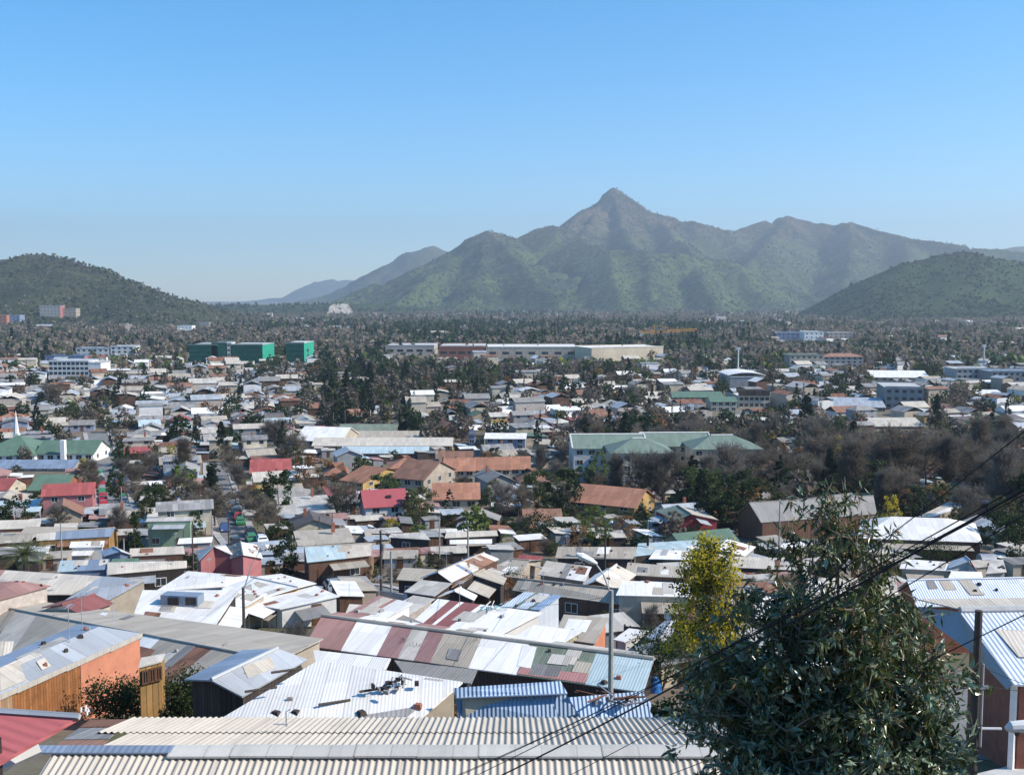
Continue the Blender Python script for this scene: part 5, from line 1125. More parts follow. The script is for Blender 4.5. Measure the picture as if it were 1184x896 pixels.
# cables: real spans passing from the lower left up to poles standing outside the picture on the right
def span(p, dp, q, dq, label, r, sag=.12): return cable(at_y(*p, dp), at_y(*q, dq), label, r, sag, 'cables strung over the foreground')
span((440, 960), 19, (1260, 522), 9.0, 'thickest black cable of the bundle crossing the foreground', .013, .18)
span((430, 952), 19.3, (1262, 516), 9.1, 'cable running along the top of the thick bundle', .007, .14)
span((405, 948), 19.6, (1265, 524), 9.2, 'second thin cable beside the thick bundle', .006, .2)
span((380, 955), 20, (1262, 530), 9.3, 'lowest thin cable of the thick bundle', .006, .22)
span((850, 742), 15, (1262, 436), 9.0, 'single thin cable rising above the bundle at upper right', .006, .1)
span((610, 920), 19, (1262, 548), 9.2, 'single cable rising below the bundle across the hipped roof', .0065, .12)
span((690, 925), 19, (1262, 672), 9.5, 'lower cable crossing in front of the wooden pole', .0065, .15)
cable(at_y(1128, 742, 25), at_y(1086, 800, 21), 'short stay wire slanting down from the wooden pole', .012, .02)
cable(at_y(1134, 792, 25), at_y(1270, 800, 26), 'service cable from the wooden pole to the white wing', .008, .1)
cable(at_y(1134, 770, 25), at_y(1270, 812, 26), 'second service cable below the first on the white wing', .008, .12)
cable(PL[0][1], PL[2][1], 'thin wire from the big lamp post to the lane pole', .014, .9)
cable(PL[2][1], PL[5][1], 'thin wire between the lane pole and the pole by the awning', .016, .5)
cable(PL[1][1], PL[6][1], 'thin wire between the dark pole and the pole by the dark tree', .014, .6)
for q, lab in (((560, 700), 'service drop wire to the white roofs'), ((770, 748), 'service drop wire to the board fence')): cable(PL[0][1] - Vector((0, 0, .4)), hit(*q, 3), lab, .012, .3)
# ------------------------------------------------------------------ landmarks on the plain
def keep(px0, r0, px1, r1, y): KEEP.append((px0, r0, px1, r1, y))
def block(name, label, px0, px1, row_top, row_base, wall, roof='pale_concrete', depth_m=14, floors=0, cols=0, rot=0, cat='building', roofkind='flat', rh=2.0, side_wall=None, group=None, win=(1.6, 1.2), parapet=True, y=None, z0=None, guard=True, frame='white_frame'):
    """a building whose front stands between two pixel columns, base on the ground"""
    if y is None: y = hit((px0 + px1) / 2, row_base).y
    a, b = at_y(px0, row_base, y), at_y(px1, row_base, y); z = G(y) if z0 is None else z0; W = b.x - a.x; H = at_y(px0, row_top, y).z - z; cx = (a.x + b.x) / 2
    if roofkind != 'flat': H -= rh
    o = empty(name, (cx, y + depth_m / 2, z), label, cat, group, rot); D = depth_m; m = MB()
    f = [(-W / 2, -D / 2), (W / 2, -D / 2), (W / 2, D / 2), (-W / 2, D / 2)]
    for i in range(4):
        p, q = f[i], f[(i + 1) % 4]; L = W if i % 2 == 0 else D; m.face([(p[0], p[1], -.5), (q[0], q[1], -.5), (q[0], q[1], H), (p[0], p[1], H)], [(0, 0), (L, 0), (L, H), (0, H)], 1 if (side_wall and i == 1) else 0)
    m.build('wall', [wall, side_wall or wall], o, off=(0, 0, 0)); m = MB(); e = .4
    if roofkind == 'flat':
        m.box((0, 0, H + .12), (W + e, D + e, .24)); m.build('roof', roof, o, off=(0, 0, 0))
        if parapet:
            for s in (-1, 1): q = MB(); q.box((0, s * (D / 2), H + .5), (W + .3, .25, .55)); q.build('parapet', wall, o, off=(0, 0, 0))
    elif roofkind == 'gable':
        for s in (-1, 1): m.slab([Vector((-W / 2 - e, s * (D / 2 + e), H - .1)), Vector((W / 2 + e, s * (D / 2 + e), H - .1)), Vector((W / 2 + e, 0, H + rh)), Vector((-W / 2 - e, 0, H + rh))], .12)
        m.build('roof', roof, o, off=(0, 0, 0)); m = MB()
        for s in (-1, 1): m.face([(s * W / 2, -D / 2, H), (s * W / 2, D / 2, H), (s * W / 2, 0, H + rh - .15)])
        m.build('gable', wall, o, off=(0, 0, 0))
    elif roofkind == 'hip':
        r1, r2 = (-W / 2 + D * .45, 0, H + rh), (W / 2 - D * .45, 0, H + rh); c = [(x * (1 + e / W * 2), y_ * (1 + e / D * 2), H - .08) for x, y_ in f]
        m.face([c[0], c[1], r2, r1]); m.face([c[1], c[2], r2]); m.face([c[2], c[3], r1, r2]); m.face([c[3], c[0], r1]); m.build('roof', roof, o, off=(0, 0, 0))
    if floors:
        fh = H / floors
        for i in range(floors):
            for j in range(cols): put_window(o, (-W / 2 + W * (j + .5) / cols, -D / 2 - .03, fh * (i + .55)), 0, min(win[0], W / cols * .75), min(win[1], fh * .6), frame, sub=y < 420 or frame == 'x')
        for i in range(floors):
            for j in range(max(1, int(D / 5))): put_window(o, (W / 2 + .03, -D / 2 + D * (j + .5) / max(1, int(D / 5)), fh * (i + .55)), math.pi / 2, 1.3, min(win[1], fh * .6), frame, sub=y < 420)
    n = max(1, int(W / max(6, D)))
    for i in range(n): FOOT.append((cx - W / 2 + W * (i + .5) / n, y + D / 2, max(W / n, D) * .62))
    if guard: keep(px0, row_top, px1, row_base, y)
    return o, W, D, H
# green-roofed church with a white spire
oc, W, D, H = block('church', 'green-roofed church with a slim white spire on the left', -30, 40, 508, 535, 'white_wall', 'green_tin', 18, 1, 6, cat='church', roofkind='hip', rh=4.5)
m = MB(); sx = W / 2 - 11; m.box((sx, 4, H + 2.2), (1.5, 1.5, 4.4)); m.build('tower', 'white_wall', oc, off=(0, 0, 0)); m = MB(); m.tube([(sx, 4, H + 4.4), (sx, 4, H + 11)], [.85, .06], 8); m.build('spire', 'white_wall', oc, off=(0, 0, 0))
og, W, D, H = block('church_hall', 'long green-roofed hall joined to the church at its right', 42, 108, 512, 534, 'white_wall', 'green_tin', 12, 1, 6, cat='hall', roofkind='gable', rh=3)
m = MB(); m.box((-W / 2 + 8, -D / 2 - .8, 3), (1.2, 1.4, 6.5)); m.build('buttress', 'white_wall', og, off=(0, 0, 0))
block('row_house', 'long slate roof in front of the church', -20, 84, 534, 545, 'beige_wall', 'slate_blue', 8, 1, 8, cat='house', roofkind='gable', rh=1.6)
block('house', 'low house with green roof and red gable ends below the church', 34, 74, 553, 572, 'brick_wall', 'green_tin', 10, 1, 3, cat='house', roofkind='gable', rh=2.6)
block('house', 'small red roofed house at the left edge below the church', -16, 8, 556, 572, 'cream_wall', 'red_tin', 9, 1, 2, cat='house', roofkind='gable', rh=2)
# green netted building under construction, in three pieces with a pale stair core
for (a, b, t, lab) in ((219, 252, 399, 'left wing of the construction site in green netting, front coloured as shaded'), (267, 304, 399, 'middle wing of the construction site in green netting, front coloured as shaded'), (331, 352, 397, 'right wing of the construction site in green netting, side coloured as sunlit')):
    on, W, D, H = block('netted_building', lab, a, b, t, 424, 'net_shaded', 'pale_concrete', 34, 0, 0, 0, 'construction site', side_wall='net_sunlit', group='netted wings of the construction site')  # sun on the right side and shade on the front are painted in
    for i in range(5): m = MB(); m.box((0, -D / 2 - .1, H * (i + .5) / 5), (W, .25, .18)); m.build('floor_edge', 'net_shaded', on, off=(0, 0, 0))
on, W, D, H = block('stair_core', 'pale concrete stair core between the green netted wings', 262, 268, 397, 424, 'pale_concrete', 'white_wall', 10, 5, 1, cat='construction site', frame='dark_wall')
block('netted_building', 'taller green netted core, coloured as shaded, between the left wings', 245, 263, 396.5, 424, 'net_shaded', 'concrete', 20, cat='construction site', group='netted wings of the construction site')
# flats on the left
of, W, D, H = block('apartment_block', 'white four-storey flats with dark balcony gaps at the left', 57, 103, 418, 440, 'white_wall', 'pale_concrete', 14, 4, 9, cat='building', win=(2.4, 1.6), frame='concrete')
block('annex', 'lower pale roofed wing attached right of the white flats', 103, 117, 420, 440, 'white_wall', 'pale_tin', 14, 0, 0, cat='building')
block('apartment_block', 'row of white town flats behind the white four-storey flats', 88, 126, 403, 413, 'white_wall', 'slate_blue', 12, 2, 6, win=(2, 1.3))
block('apartment_block', 'bright white stepped flats right of the white town flats', 128, 155, 401, 413, 'white_wall', 'pale_concrete', 14, 3, 4, win=(2, 1.3))
block('office', 'long low building with plum coloured end above the white flats', 52, 98, 412, 421, 'blue_wall', 'slate_blue', 12, 1, 6, side_wall='pink_wall')
# shopping centre
block('shopping_centre', 'long cream blank-walled end of the shopping centre', 672, 764, 402, 418, 'mall_wall', 'white_wall', 30, 0, 0, rad(20), 'shopping centre', side_wall='mall_wall')
block('shopping_centre', 'brown-fronted middle of the shopping centre with pale roof', 508, 560, 401, 416, 'brick_wall', 'pale_concrete', 50, 1, 5, cat='shopping centre', win=(5, 2))
block('shopping_centre', 'peach coloured part of the shopping centre in its middle', 562, 668, 402, 416, 'beige_wall', 'white_wall', 50, 1, 7, cat='shopping centre', win=(5, 2))
block('shopping_centre', 'low pink left part of the shopping centre', 446, 502, 400, 412, 'adobe_wall', 'pale_concrete', 40, 1, 5, cat='shopping centre', win=(5, 2))
block('roof_pavilion', 'small peach pavilion above the pink part of the shopping centre', 497, 512, 396, 404, 'adobe_wall', 'brown_tile', 12, cat='pavilion', roofkind='hip', rh=2)
block('roof_pavilion', 'small terracotta pavilion above the middle of the shopping centre', 632, 642, 397, 405, 'adobe_wall', 'brown_tile', 12, cat='pavilion', roofkind='hip', rh=2)
def crane():
    y = hit(756, 411).y + 130; b = at_y(756, 411, y); o = empty('tower_crane', (b.x, y, G(y)), 'orange tower crane behind the shopping centre', 'crane'); H = at_y(756, 385, y).z; J = at_y(806, 381, y).x - b.x; m = MB()
    def truss(p, q, w, n):
        p, q = Vector(p), Vector(q); d = (q - p).normalized(); s = d.cross(Vector((0, 1, 0))); s = s.normalized() * w; t = Vector((0, 1, 0)) * w
        cs = [s + t, s - t, -s - t, -s + t]
        for c in cs: m.tube([p + c, q + c], .22, 4)
        for i in range(n):
            a, e = p.lerp(q, i / n), p.lerp(q, (i + 1) / n)
            for k in range(4): m.tube([a + cs[k], e + cs[(k + 1) % 4]], .13, 3, cap=False)
    truss((0, 0, 0), (0, 0, H), .9, 14); m.build('mast', 'crane_orange', o, off=(0, 0, 0)); m = MB(); truss((-14, 0, H), (J, 0, H + 3), .8, 20); m.build('jib', 'crane_orange', o, off=(0, 0, 0)); m = MB(); m.box((-12, 0, H - 1.5), (5, 2, 3)); m.build('counterweight', 'pale_concrete', o, off=(0, 0, 0)); m = MB(); m.box((1.6, -1, H - 1.2), (2, 2, 2.2)); m.build('cab', 'white_wall', o, off=(0, 0, 0))
    m = MB(); m.tube([(0, 0, H), (0, 0, H + 7)], .4, 5); m.tube([(0, 0, H + 7), (J * .7, 0, H + 2.5)], .12, 4); m.tube([(0, 0, H + 7), (-13, 0, H + .5)], .12, 4); m.build('apex', 'crane_orange', o, off=(0, 0, 0))
crane()
# school with long roofs
block('school_wing', 'longest beige-roofed school wing with ochre wall', 362, 522, 508, 522, 'yellow_wall', 'pale_cement', 9, 1, 16, cat='school', roofkind='gable', rh=1.8, group='long wings of the school')
block('school_wing', 'shorter school wing with weathered roof behind the longest one', 410, 498, 500, 512, 'beige_wall', 'fibre_cement', 9, 1, 9, cat='school', roofkind='gable', rh=1.8, group='long wings of the school')
block('school_wing', 'hindmost school wing with mossy roof', 392, 458, 492, 503, 'brown_wall', 'moss_tin', 9, 1, 6, cat='school', roofkind='gable', rh=1.6, group='long wings of the school')
block('school_wing', 'low sky blue roof along the front of the school', 395, 494, 518, 529, 'brown_wall', 'sky_tin', 7, 1, 9, cat='school', roofkind='gable', rh=1.4, group='long wings of the school')
block('hall', 'white gabled hall left of the school', 346, 402, 497, 517, 'cream_wall', 'white_tin', 16, 1, 4, rad(-14), 'hall', 'gable', 3.4)
block('shop', 'two-storey blue-grey house with white parapet', 562, 608, 503, 520, 'bluegrey_wall', 'white_tin', 10, 2, 4, rad(-3), cat='shop', roofkind='gable', rh=1)
block('shop', 'small bright yellow shop left of the blue-grey house', 549, 560, 504, 516, 'yellow_wall', 'dark_roof', 8, 1, 2, cat='shop')
block('shop', 'dark blue shop left of the yellow one', 542, 549, 504, 518, 'blue_wall', 'dark_roof', 8, 1, 1, cat='shop')
# terraces with orange tiles
def tile_house(label, px0, px1, rt, rb, rot=0, D=9, roof='orange_tile', wall='cream_wall', kind='gable', rh=2.4, fl=2, cols=3, **k): return block('tiled_house', label, px0, px1, rt, rb, wall, roof, D, fl, cols, rot, 'house', kind, rh, group='houses with orange tiled roofs', **k)
for i, (a, b, lab) in enumerate(((512, 527, 'leftmost unit of the orange tiled terrace'), (527.3, 548, 'second unit of the orange tiled terrace from its left end'), (548.3, 570, 'middle unit of the orange tiled terrace'), (570.3, 590, 'fourth unit of the orange tiled terrace from its left end'), (590.3, 612, 'rightmost unit of the orange tiled terrace'))):
    q, W, D, H = tile_house(lab, a, b, 533 - i * .6, 560 - i * .6, cols=2); m = MB()
    for s in (-1, 1): m.slab([Vector((-W / 2 - .45, s * (D / 2 + .5), H + .15)), Vector((-W / 2 - .1, s * (D / 2 + .5), H + .15)), Vector((-W / 2 - .1, 0, H + 2.75)), Vector((-W / 2 - .45, 0, H + 2.75))], .5)
    m.build('party_wall', 'dark_wall', q, off=(0, 0, 0))
tile_house('orange tiled house with hipped roof left of the terrace', 447, 484, 530, 549, rad(10), 11, kind='hip')
tile_house('faded orange tiled roof, gable toward the town left of the terrace', 466, 508, 538, 574, rad(-24), 15, 'brown_tile', 'beige_wall', rh=3)
tile_house('low orange tiled roof behind the school end', 508, 545, 524, 536, rad(4), 9, 'brown_tile', fl=1)
tile_house('orange tiled house in front of the terrace, hidden by trees', 500, 552, 563, 590, rad(3), 10, fl=1)
tile_house('brown tiled house right of the terrace under palms', 598, 632, 545, 562, rad(8), 10, 'brown_tile', kind='hip')
tile_house('long orange tiled roof slanting behind the red-roofed house', 412, 446, 546, 572, rad(-34), 16, 'orange_tile', 'yellow_wall', rh=2.2)
tile_house('long orange tiled roof with ochre gable end by the chalet', 672, 752, 568, 597, rad(-28), 11, 'orange_tile', 'yellow_wall', rh=2.6)
tile_house('orange tiled house at left of the russet tree', 372, 398, 538, 556, rad(6), 10, kind='hip')
tile_house('wide orange tiled roof at the far left of the plain', -10, 18, 478, 492, 0, 12, kind='hip')
tile_house('red-brown tiled house just beyond the russet tree', 286, 330, 534, 553, rad(12), 10, 'red_tin', 'white_wall', rh=2.6)
tile_house('rusty brown roof with broken gable below the terrace', 606, 648, 594, 612, rad(4), 9, 'brown_tile', 'brown_wall', fl=1)
tile_house('long weathered tile roof between gum tree and barn, in the trees', 1056, 1118, 538, 556, rad(-5), 12, 'brown_tile', 'brown_wall', fl=1, rh=3)
# red-roofed two storey house
orr, W, D, H = block('red_roofed_house', 'two-storey grey-white house with a plain crimson roof', 416, 464, 570, 606, 'pale_concrete', 'crimson', 8, 0, 0, rad(16), 'house', 'gable', 2.4) if 'crimson' in M or mk_roof('crimson', (.42, .10, .11), .6, stain=.12, svar=.06) else None
m = MB(); m.box((W * .1, -D * .27, H + 1.35), (.8, .6, .5)); m.build('skylight', 'dark_wall', orr, off=(0, 0, 0))
for x, zz in ((-W * .25, 4.0), (W * .2, 4.0), (W * .3, 1.5)): put_window(orr, (x, -D / 2 - .03, min(zz, H - .8)), 0, 1.3, 1.0)
put_door(orr, (-W * .1, -D / 2 - .04, 1), 0)
# green-roofed apartment complex
for (a, b, t, bs, lab, cc) in ((662, 746, 506, 552, 'left front block of the green-roofed flats with white verges', 6), (744, 822, 504, 545, 'rear block of the green-roofed flats', 6), (706, 778, 511, 560, 'middle block of the green-roofed flats behind bare trees', 6), (800, 880, 507, 552, 'right block of the green-roofed flats', 6)):
    q, W, D, H = block('apartment_block', lab, a, b, t, bs, 'cream_wall' if a != 662 else 'pale_concrete', 'sage_tin', 13, 3, cc, rad(2), 'building', 'hip' if a in (706, 800) else 'gable', 2.6, group='green-roofed flats', frame='white_frame')
    m = MB(); m.tube([(-W / 2 + (D * .45 if a in (706, 800) else -.3), 0, H + 2.65), (W / 2 - (D * .45 if a in (706, 800) else -.3), 0, H + 2.65)], .22, 5); m.build('ridge_cap', 'white_wall', q, off=(0, 0, 0))
    if a not in (706, 800):
        for s in (-1, 1):
            m = MB()
            for e in (-1, 1): m.tube([(s * (W / 2 + .4), e * (D / 2 + .4), H), (s * (W / 2 + .4), 0, H + 2.65)], .22, 5)
            m.build('verge', 'white_wall', q, off=(0, 0, 0))
# right half
oa, W, D, H = block('sports_hall', 'arched white sports hall roof on slender posts', 844, 883, 436, 450, 'grey_wall', 'white_tin', 26, cat='sports hall', parapet=False)
m = MB(); N = 10
for i in range(N):
    u, v = i / N, (i + 1) / N; f = lambda t: (-W / 2 - 1 + (W + 2) * t, .2 + H + 2.2 * math.sin(math.pi * (.12 + .76 * t)))
    m.slab([Vector((f(u)[0], -D / 2, f(u)[1])), Vector((f(v)[0], -D / 2, f(v)[1])), Vector((f(v)[0], D / 2, f(v)[1])), Vector((f(u)[0], D / 2, f(u)[1]))], .25)
m.build('vault', 'white_tin', oa, off=(0, 0, 0))
oq, W, D, H = block('terrace', 'cream terrace with four dark dormers on a white roof', 854, 890, 458, 472, 'cream_wall', 'white_wall', 10, 2, 6, cat='building')
for i in range(4):
    m = MB(); m.box((-W / 2 + W * (i + .5) / 4, -D / 2 + .5, H + 1.3), (3, 2.5, 2.2), 0); m.build('dormer', 'dark_wall', oq, off=(0, 0, 0))
block('apartment_block', 'low green-roofed flats left of the cream terrace', 778, 836, 454, 466, 'beige_wall', 'green_tin', 12, 2, 9, cat='building', roofkind='gable', rh=2)
block('apartment_block', 'cream green-topped house in front of the low green flats', 822, 852, 460, 476, 'cream_wall', 'green_tin', 11, 2, 4, cat='building', roofkind='gable', rh=1.5)
block('office', 'square dark grey office with railed roof terrace', 1032, 1074, 449, 474, 'grey_wall', 'pale_concrete', 26, 3, 5, rad(-12), 'office', frame='dark_wall')
block('warehouse', 'long white-roofed warehouse on the right', 1012, 1076, 430, 441, 'beige_wall', 'white_tin', 24, 1, 7, rad(-6), 'warehouse', 'gable', 3)
block('warehouse', 'blue-grey curved-looking warehouse roof with white front edge', 966, 1026, 462, 475, 'brown_wall', 'zinc', 20, 1, 6, rad(-8), 'warehouse', 'gable', 3)
block('warehouse', 'wide flat tan roof in front of the big dark conifer', 1010, 1068, 486, 496, 'brown_wall', 'pale_cement', 18, 1, 6, 0, 'warehouse', 'gable', 2)
block('apartment_block', 'pale flats with glassy fronts far right of the shopping centre', 898, 930, 385, 396, 'blue_wall', 'white_wall', 16, 3, 6)
block('apartment_block', 'pink and white flats in the middle of the far row', 930, 952, 384, 397, 'white_wall', 'pale_concrete', 18, 3, 4, side_wall='pink_wall')
block('apartment_block', 'salmon flats at the right end of the far row', 958, 986, 385, 395, 'adobe_wall', 'white_wall', 16, 3, 5)
block('apartment_block', 'dull green-topped flats left of the russet-topped ones', 913, 952, 411, 426, 'beige_wall', 'green_tin', 14, 3, 6)
block('apartment_block', 'dark flats with russet roof line, beyond the warehouse', 952, 998, 409, 425, 'grey_wall', 'brown_tile', 14, 3, 7, roofkind='hip', rh=2)
block('apartment_block', 'grey flats at the right edge with pale flat roof', 1106, 1150, 427, 444, 'grey_wall', 'pale_concrete', 16, 3, 7)
block('apartment_block', 'second grey flats, cut by the right edge', 1146, 1200, 430, 447, 'grey_wall', 'slate_blue', 16, 3, 8)
block('warehouse', 'small white shed roof right of the long warehouse', 1130, 1160, 452, 460, 'ochre_wall', 'white_tin', 14, 1, 3, cat='shed', roofkind='gable', rh=1.6)
block('hall', 'white canopy roof in front of the crane', 762, 782, 439, 447, 'brown_wall', 'white_tin', 14, 1, 3, rad(10), 'hall', 'gable', 1.6)
for px, r0, r1, lab in ((853, 403, 440, 'floodlight mast beside the arched sports hall'), (1137, 400, 430, 'floodlight mast behind the grey flats')):
    y = hit(px, r1).y; p = at_y(px, r1, y); o = empty('floodlight_mast', (p.x, y, G(y)), lab, 'mast', 'floodlight masts'); H = at_y(px, r0, y).z; m = MB(); m.tube([(0, 0, 0), (0, 0, H)], [.55, .4], 8); m.build('shaft', 'lamp_white', o, off=(0, 0, 0)); m = MB(); m.box((0, 0, H), (2.4, .6, 1.6)); m.build('lamp_rack', 'pale_concrete', o, off=(0, 0, 0)); keep(px - 2, r0, px + 2, r1 - 8, y)
def van():
    p = hit(766, 616); y = p.y; o = empty('minibus', (p.x, y, G(y)), 'white minibus parked left of the red-brown chalet', 'minibus', None, rad(4)); L = 34 * y / FPX; m = MB(); m.box((0, 0, 1.25), (L, 2, 1.7), top=.96); m.build('body', 'car_white', o, off=(0, 0, 0))
    m = MB()
    for s in (-1, 1): m.box((0, s * .985, 1.62), (L * .8, .06, .55))
    m.build('windows', 'glass', o, off=(0, 0, 0))
    for a in (-L * .3, L * .3):
        for b in (-.9, .9): q = link(bpy.data.objects.new('wheel', CARM['w'][0]), o); q.location = (a, b, .31)
car_meshes('car_white'); van()
# buildings on the hills
def on_hill(H, px, row):
    d = ray(px, row); best = None
    for t in np.linspace(1300, 3400, 2200):
        z = EYE + d.z * t
        if float(hz(H, d.x * t, d.y * t)) > z: best = (d.x * t, d.y * t, z); break
    return best
def hillside(name, label, px0, px1, rt, rb, wall, roof, H, floors, cols, D=16, **k):
    p = on_hill(H, (px0 + px1) / 2, rb); y = p[1] if p else 1800; z0 = (p[2] if p else 20) - 4
    return block(name, label, px0, px1, rt, rb, wall, roof, D, floors, cols, cat='building', y=y, z0=z0, **k)
hillside('apartment_block', 'pink and white flats stepped on the left hillside', 46, 70, 354, 366, 'adobe_wall', 'pale_concrete', HL, 4, 6, side_wall='pink_wall')
hillside('apartment_block', 'white stepped flats right of the pink hillside ones', 70, 88, 357, 368, 'beige_wall', 'pale_concrete', HL, 4, 4)
hillside('apartment_block', 'orange flats at the foot of the left hill', -10, 8, 365, 376, 'orange_wall', 'pale_concrete', HL, 4, 4)
hillside('apartment_block', 'pale blue flats beside the orange ones on the hill foot', 9, 23, 365, 374, 'blue_wall', 'white_wall', HL, 4, 3)
block('villa', 'terracotta roofed row at the foot of the left hill', 228, 242, 373, 379, 'adobe_wall', 'brown_tile', 20, 1, 4)
block('villa', 'white villa at the hill foot left of the terracotta row', 205, 222, 377, 382, 'white_wall', 'pale_concrete', 16, 1, 4)
def quarry():
    y = 2750; a = [at_y(376, 365, y), at_y(406, 366, y + 60), at_y(400, 349, y + 60), at_y(380, 350, y)]; o = empty('quarry_face', (a[0].x, y, 0), 'pale bare rock face of a quarry left of the mountain foot', 'rock face'); m = MB(); N = 10; R = random.Random(4); q = []
    for j in range(N + 1):
        for i in range(N + 1): u, v = i / N, j / N; p = a[0].lerp(a[1], u).lerp(a[3].lerp(a[2], u), v); q.append(Vector((p.x + R.gauss(0, 1.2), p.y + v * 30 + R.gauss(0, 2), p.z - 4 - R.random() * 2)))
    for j in range(N):
        for i in range(N): k = j * (N + 1) + i; m.face([q[k], q[k + 1], q[k + N + 2], q[k + N + 1]])
    for e in ((0, N), (0,)): pass
    for i in range(N):
        k = N * (N + 1) + i; m.face([q[k], q[k + 1], q[k + 1] + Vector((0, 80, -24)), q[k] + Vector((0, 80, -24))])
    for k in (0, N):
        for j in range(N): s = j * (N + 1) + k; m.face([q[s], q[s + N + 1], q[s + N + 1] + Vector((0, 80, -20)), q[s] + Vector((0, 80, -20))])
    m.build('rock', 'rock_face', o); keep(376, 348, 406, 364, y)
quarry()
for px, row, phrase in ((20, 520, 'the green-roofed church'), (75, 525, 'the green church hall'), (290, 418, 'the netted construction site'), (80, 432, 'the white four-storey flats'), (374, 510, 'the white gabled hall'), (440, 518, 'the long-roofed school'), (585, 512, 'the blue-grey two-storey shop'),
                         (562, 548, 'the orange tiled terrace'), (440, 600, 'the crimson-roofed house'), (770, 530, 'the green-roofed flats'), (863, 445, 'the arched sports hall'), (1052, 468, 'the dark grey office'), (935, 595, 'the big barn'), (1044, 437, 'the long white warehouse'), (996, 470, 'the blue-grey warehouse'),
                         (1064, 612, 'the large hipped roof'), (720, 412, 'the cream shopping centre'), (640, 412, 'the peach shopping centre'), (265, 650, 'the two pink gables'), (795, 605, 'the red-brown chalet'), (932, 418, 'the dull green-topped flats'), (1128, 438, 'the grey flats'), (200, 612, 'the pale green walled house'), (85, 625, 'the ochre end wall'), (872, 466, 'the cream dormered terrace'), (306, 545, 'the red-brown tiled house'), (700, 585, 'the ochre tiled gable'), (1040, 492, 'the wide tan roof'), (476, 402, 'the pink shopping centre')):
    q = hit(px, row); LAND.append((q.x, q.y, phrase))
# cars along the two streets
cc = ['car_white', 'car_grey', 'car_blue', 'car_red', 'car_white', 'car_black', 'car_green', 'car_grey']
def along(line, s):
    for a, b in zip(line, line[1:]):
        L = (b - a).length
        if s <= L: return a.lerp(b, s / L), math.atan2((b - a).y, (b - a).x)
        s -= L
    return line[-1], math.atan2((line[-1] - line[-2]).y, (line[-1] - line[-2]).x)
CN = {'car_white': 'white', 'car_grey': 'grey', 'car_blue': 'dark blue', 'car_red': 'red', 'car_black': 'black', 'car_green': 'green'}; ORD = ['first', 'second', 'third', 'fourth', 'fifth', 'sixth', 'seventh', 'eighth', 'ninth', 'tenth', 'eleventh', 'twelfth']
R = random.Random(8)
for ln, nm in ((STREETS[0][0], 'street near the church'), (STREETS[1][0], 'street behind the pink gables')):
    for side, sn in ((-1, 'left'), (1, 'right')):
        s = 12 if side > 0 else 8; k = 0; seen = {}
        while s < sum((b - a).length for a, b in zip(ln, ln[1:])) - 6 and k < 9:
            if nm.startswith('street near') or R.random() < .5:
                p, a = along(ln, s); q = p + Vector((math.sin(a), -math.cos(a))) * (side * (2.0 if nm.startswith('street near') else 1.5)); c = R.choice(cc) if not (k == 3 and side < 0) else 'car_green'; n = seen.get(c, 0); seen[c] = n + 1
                car(q.x, q.y, a + (math.pi if side < 0 else 0) + R.uniform(-.03, .03), c, (f"{CN[c]} car" if n == 0 else f"{ORD[n]} nearest {CN[c]} car") + f" at the {sn} kerb, {nm}")
            s += R.uniform(5.5, 10); k += 1
for q, c, lab in (((290, 620), 'car_black', 'black car at the mouth of the lane beyond the pink gables'), ((303, 628), 'car_white', 'white car beside the black one beyond the pink gables'), ((385, 684), 'car_grey', 'grey car on the lane by the pale garden wall')):
    p = hit(*q); car(p.x, p.y, rad(110), c, lab)
# ------------------------------------------------------------------ trees that stand out, each where the photograph has it
def rt(kind, px, row, hpx, label=None, wide=1.0, var=None, cat='tree', group='trees across the plain'):
    p = hit(px, row); return tree(kind, p.x, p.y, hpx * p.y / FPX, label, group, wide, var=var, cat=cat)
rt('conifer_tree', 156, 640, 52, 'dark conifer left of the pale green walled house', .8)
rt('evergreen_tree', 323, 598, 58, 'large dark evergreen beyond the two pink gables', .9, 3)
rt('evergreen_tree', 328, 672, 54, 'dark round tree beside the pale crosstree pole', 1.0, 0)
rt('russet_tree', 366, 575, 52, 'broad russet tree left of the crimson-roofed house', 1.15, 0)
rt('bare_tree', 396, 602, 52, 'big grey leafless tree left of the crimson-roofed house', 1.1, 0); rt('olive_tree', 486, 606, 46, 'round dull olive tree right of the crimson-roofed house', 1.1, 0)
rt('cypress_tree', 520, 600, 36, 'dark upright tree in front of the tiled house', 1.6, 0); rt('lime_green_tree', 690, 632, 50, 'bright green tree left of the red-brown chalet', 1.2, 0); rt('lime_green_tree', 585, 640, 24, 'small yellow-green tree behind the brown-panelled gable', 1.2, 1)
rt('russet_tree', 668, 648, 44, 'russet leafless-looking tree behind the long beige roof', .8, 1); rt('russet_tree', 720, 628, 36, 'reddish brown tree left of the minibus', 1.1, 0)
rt('evergreen_tree', 652, 600, 62, 'tall dark evergreen below the green-roofed flats', 1.1, 1); rt('evergreen_tree', 622, 584, 44, 'dark tree right of the tiled terrace', 1, 2); rt('lime_green_tree', 694, 562, 44, 'yellow-green tree in front of the left green-roofed block', .9, 0); rt('evergreen_tree', 444, 585, 40, 'dark leafy tree right above the crimson roof', 1.2, 2)
for i, (a, b, k) in enumerate(((712, 585, 70), (740, 588, 74), (765, 590, 80), (790, 588, 66), (818, 590, 76), (842, 585, 84), (872, 572, 60), (905, 580, 70), (985, 570, 82), (1015, 575, 92), (1042, 578, 96), (1070, 572, 80), (1096, 575, 84), (1125, 572, 72), (955, 566, 72), (1150, 590, 78), (1176, 585, 70))):
    rt('bare_tree' if i % 4 else 'bare_poplar', a, b, k, None, 1.0)
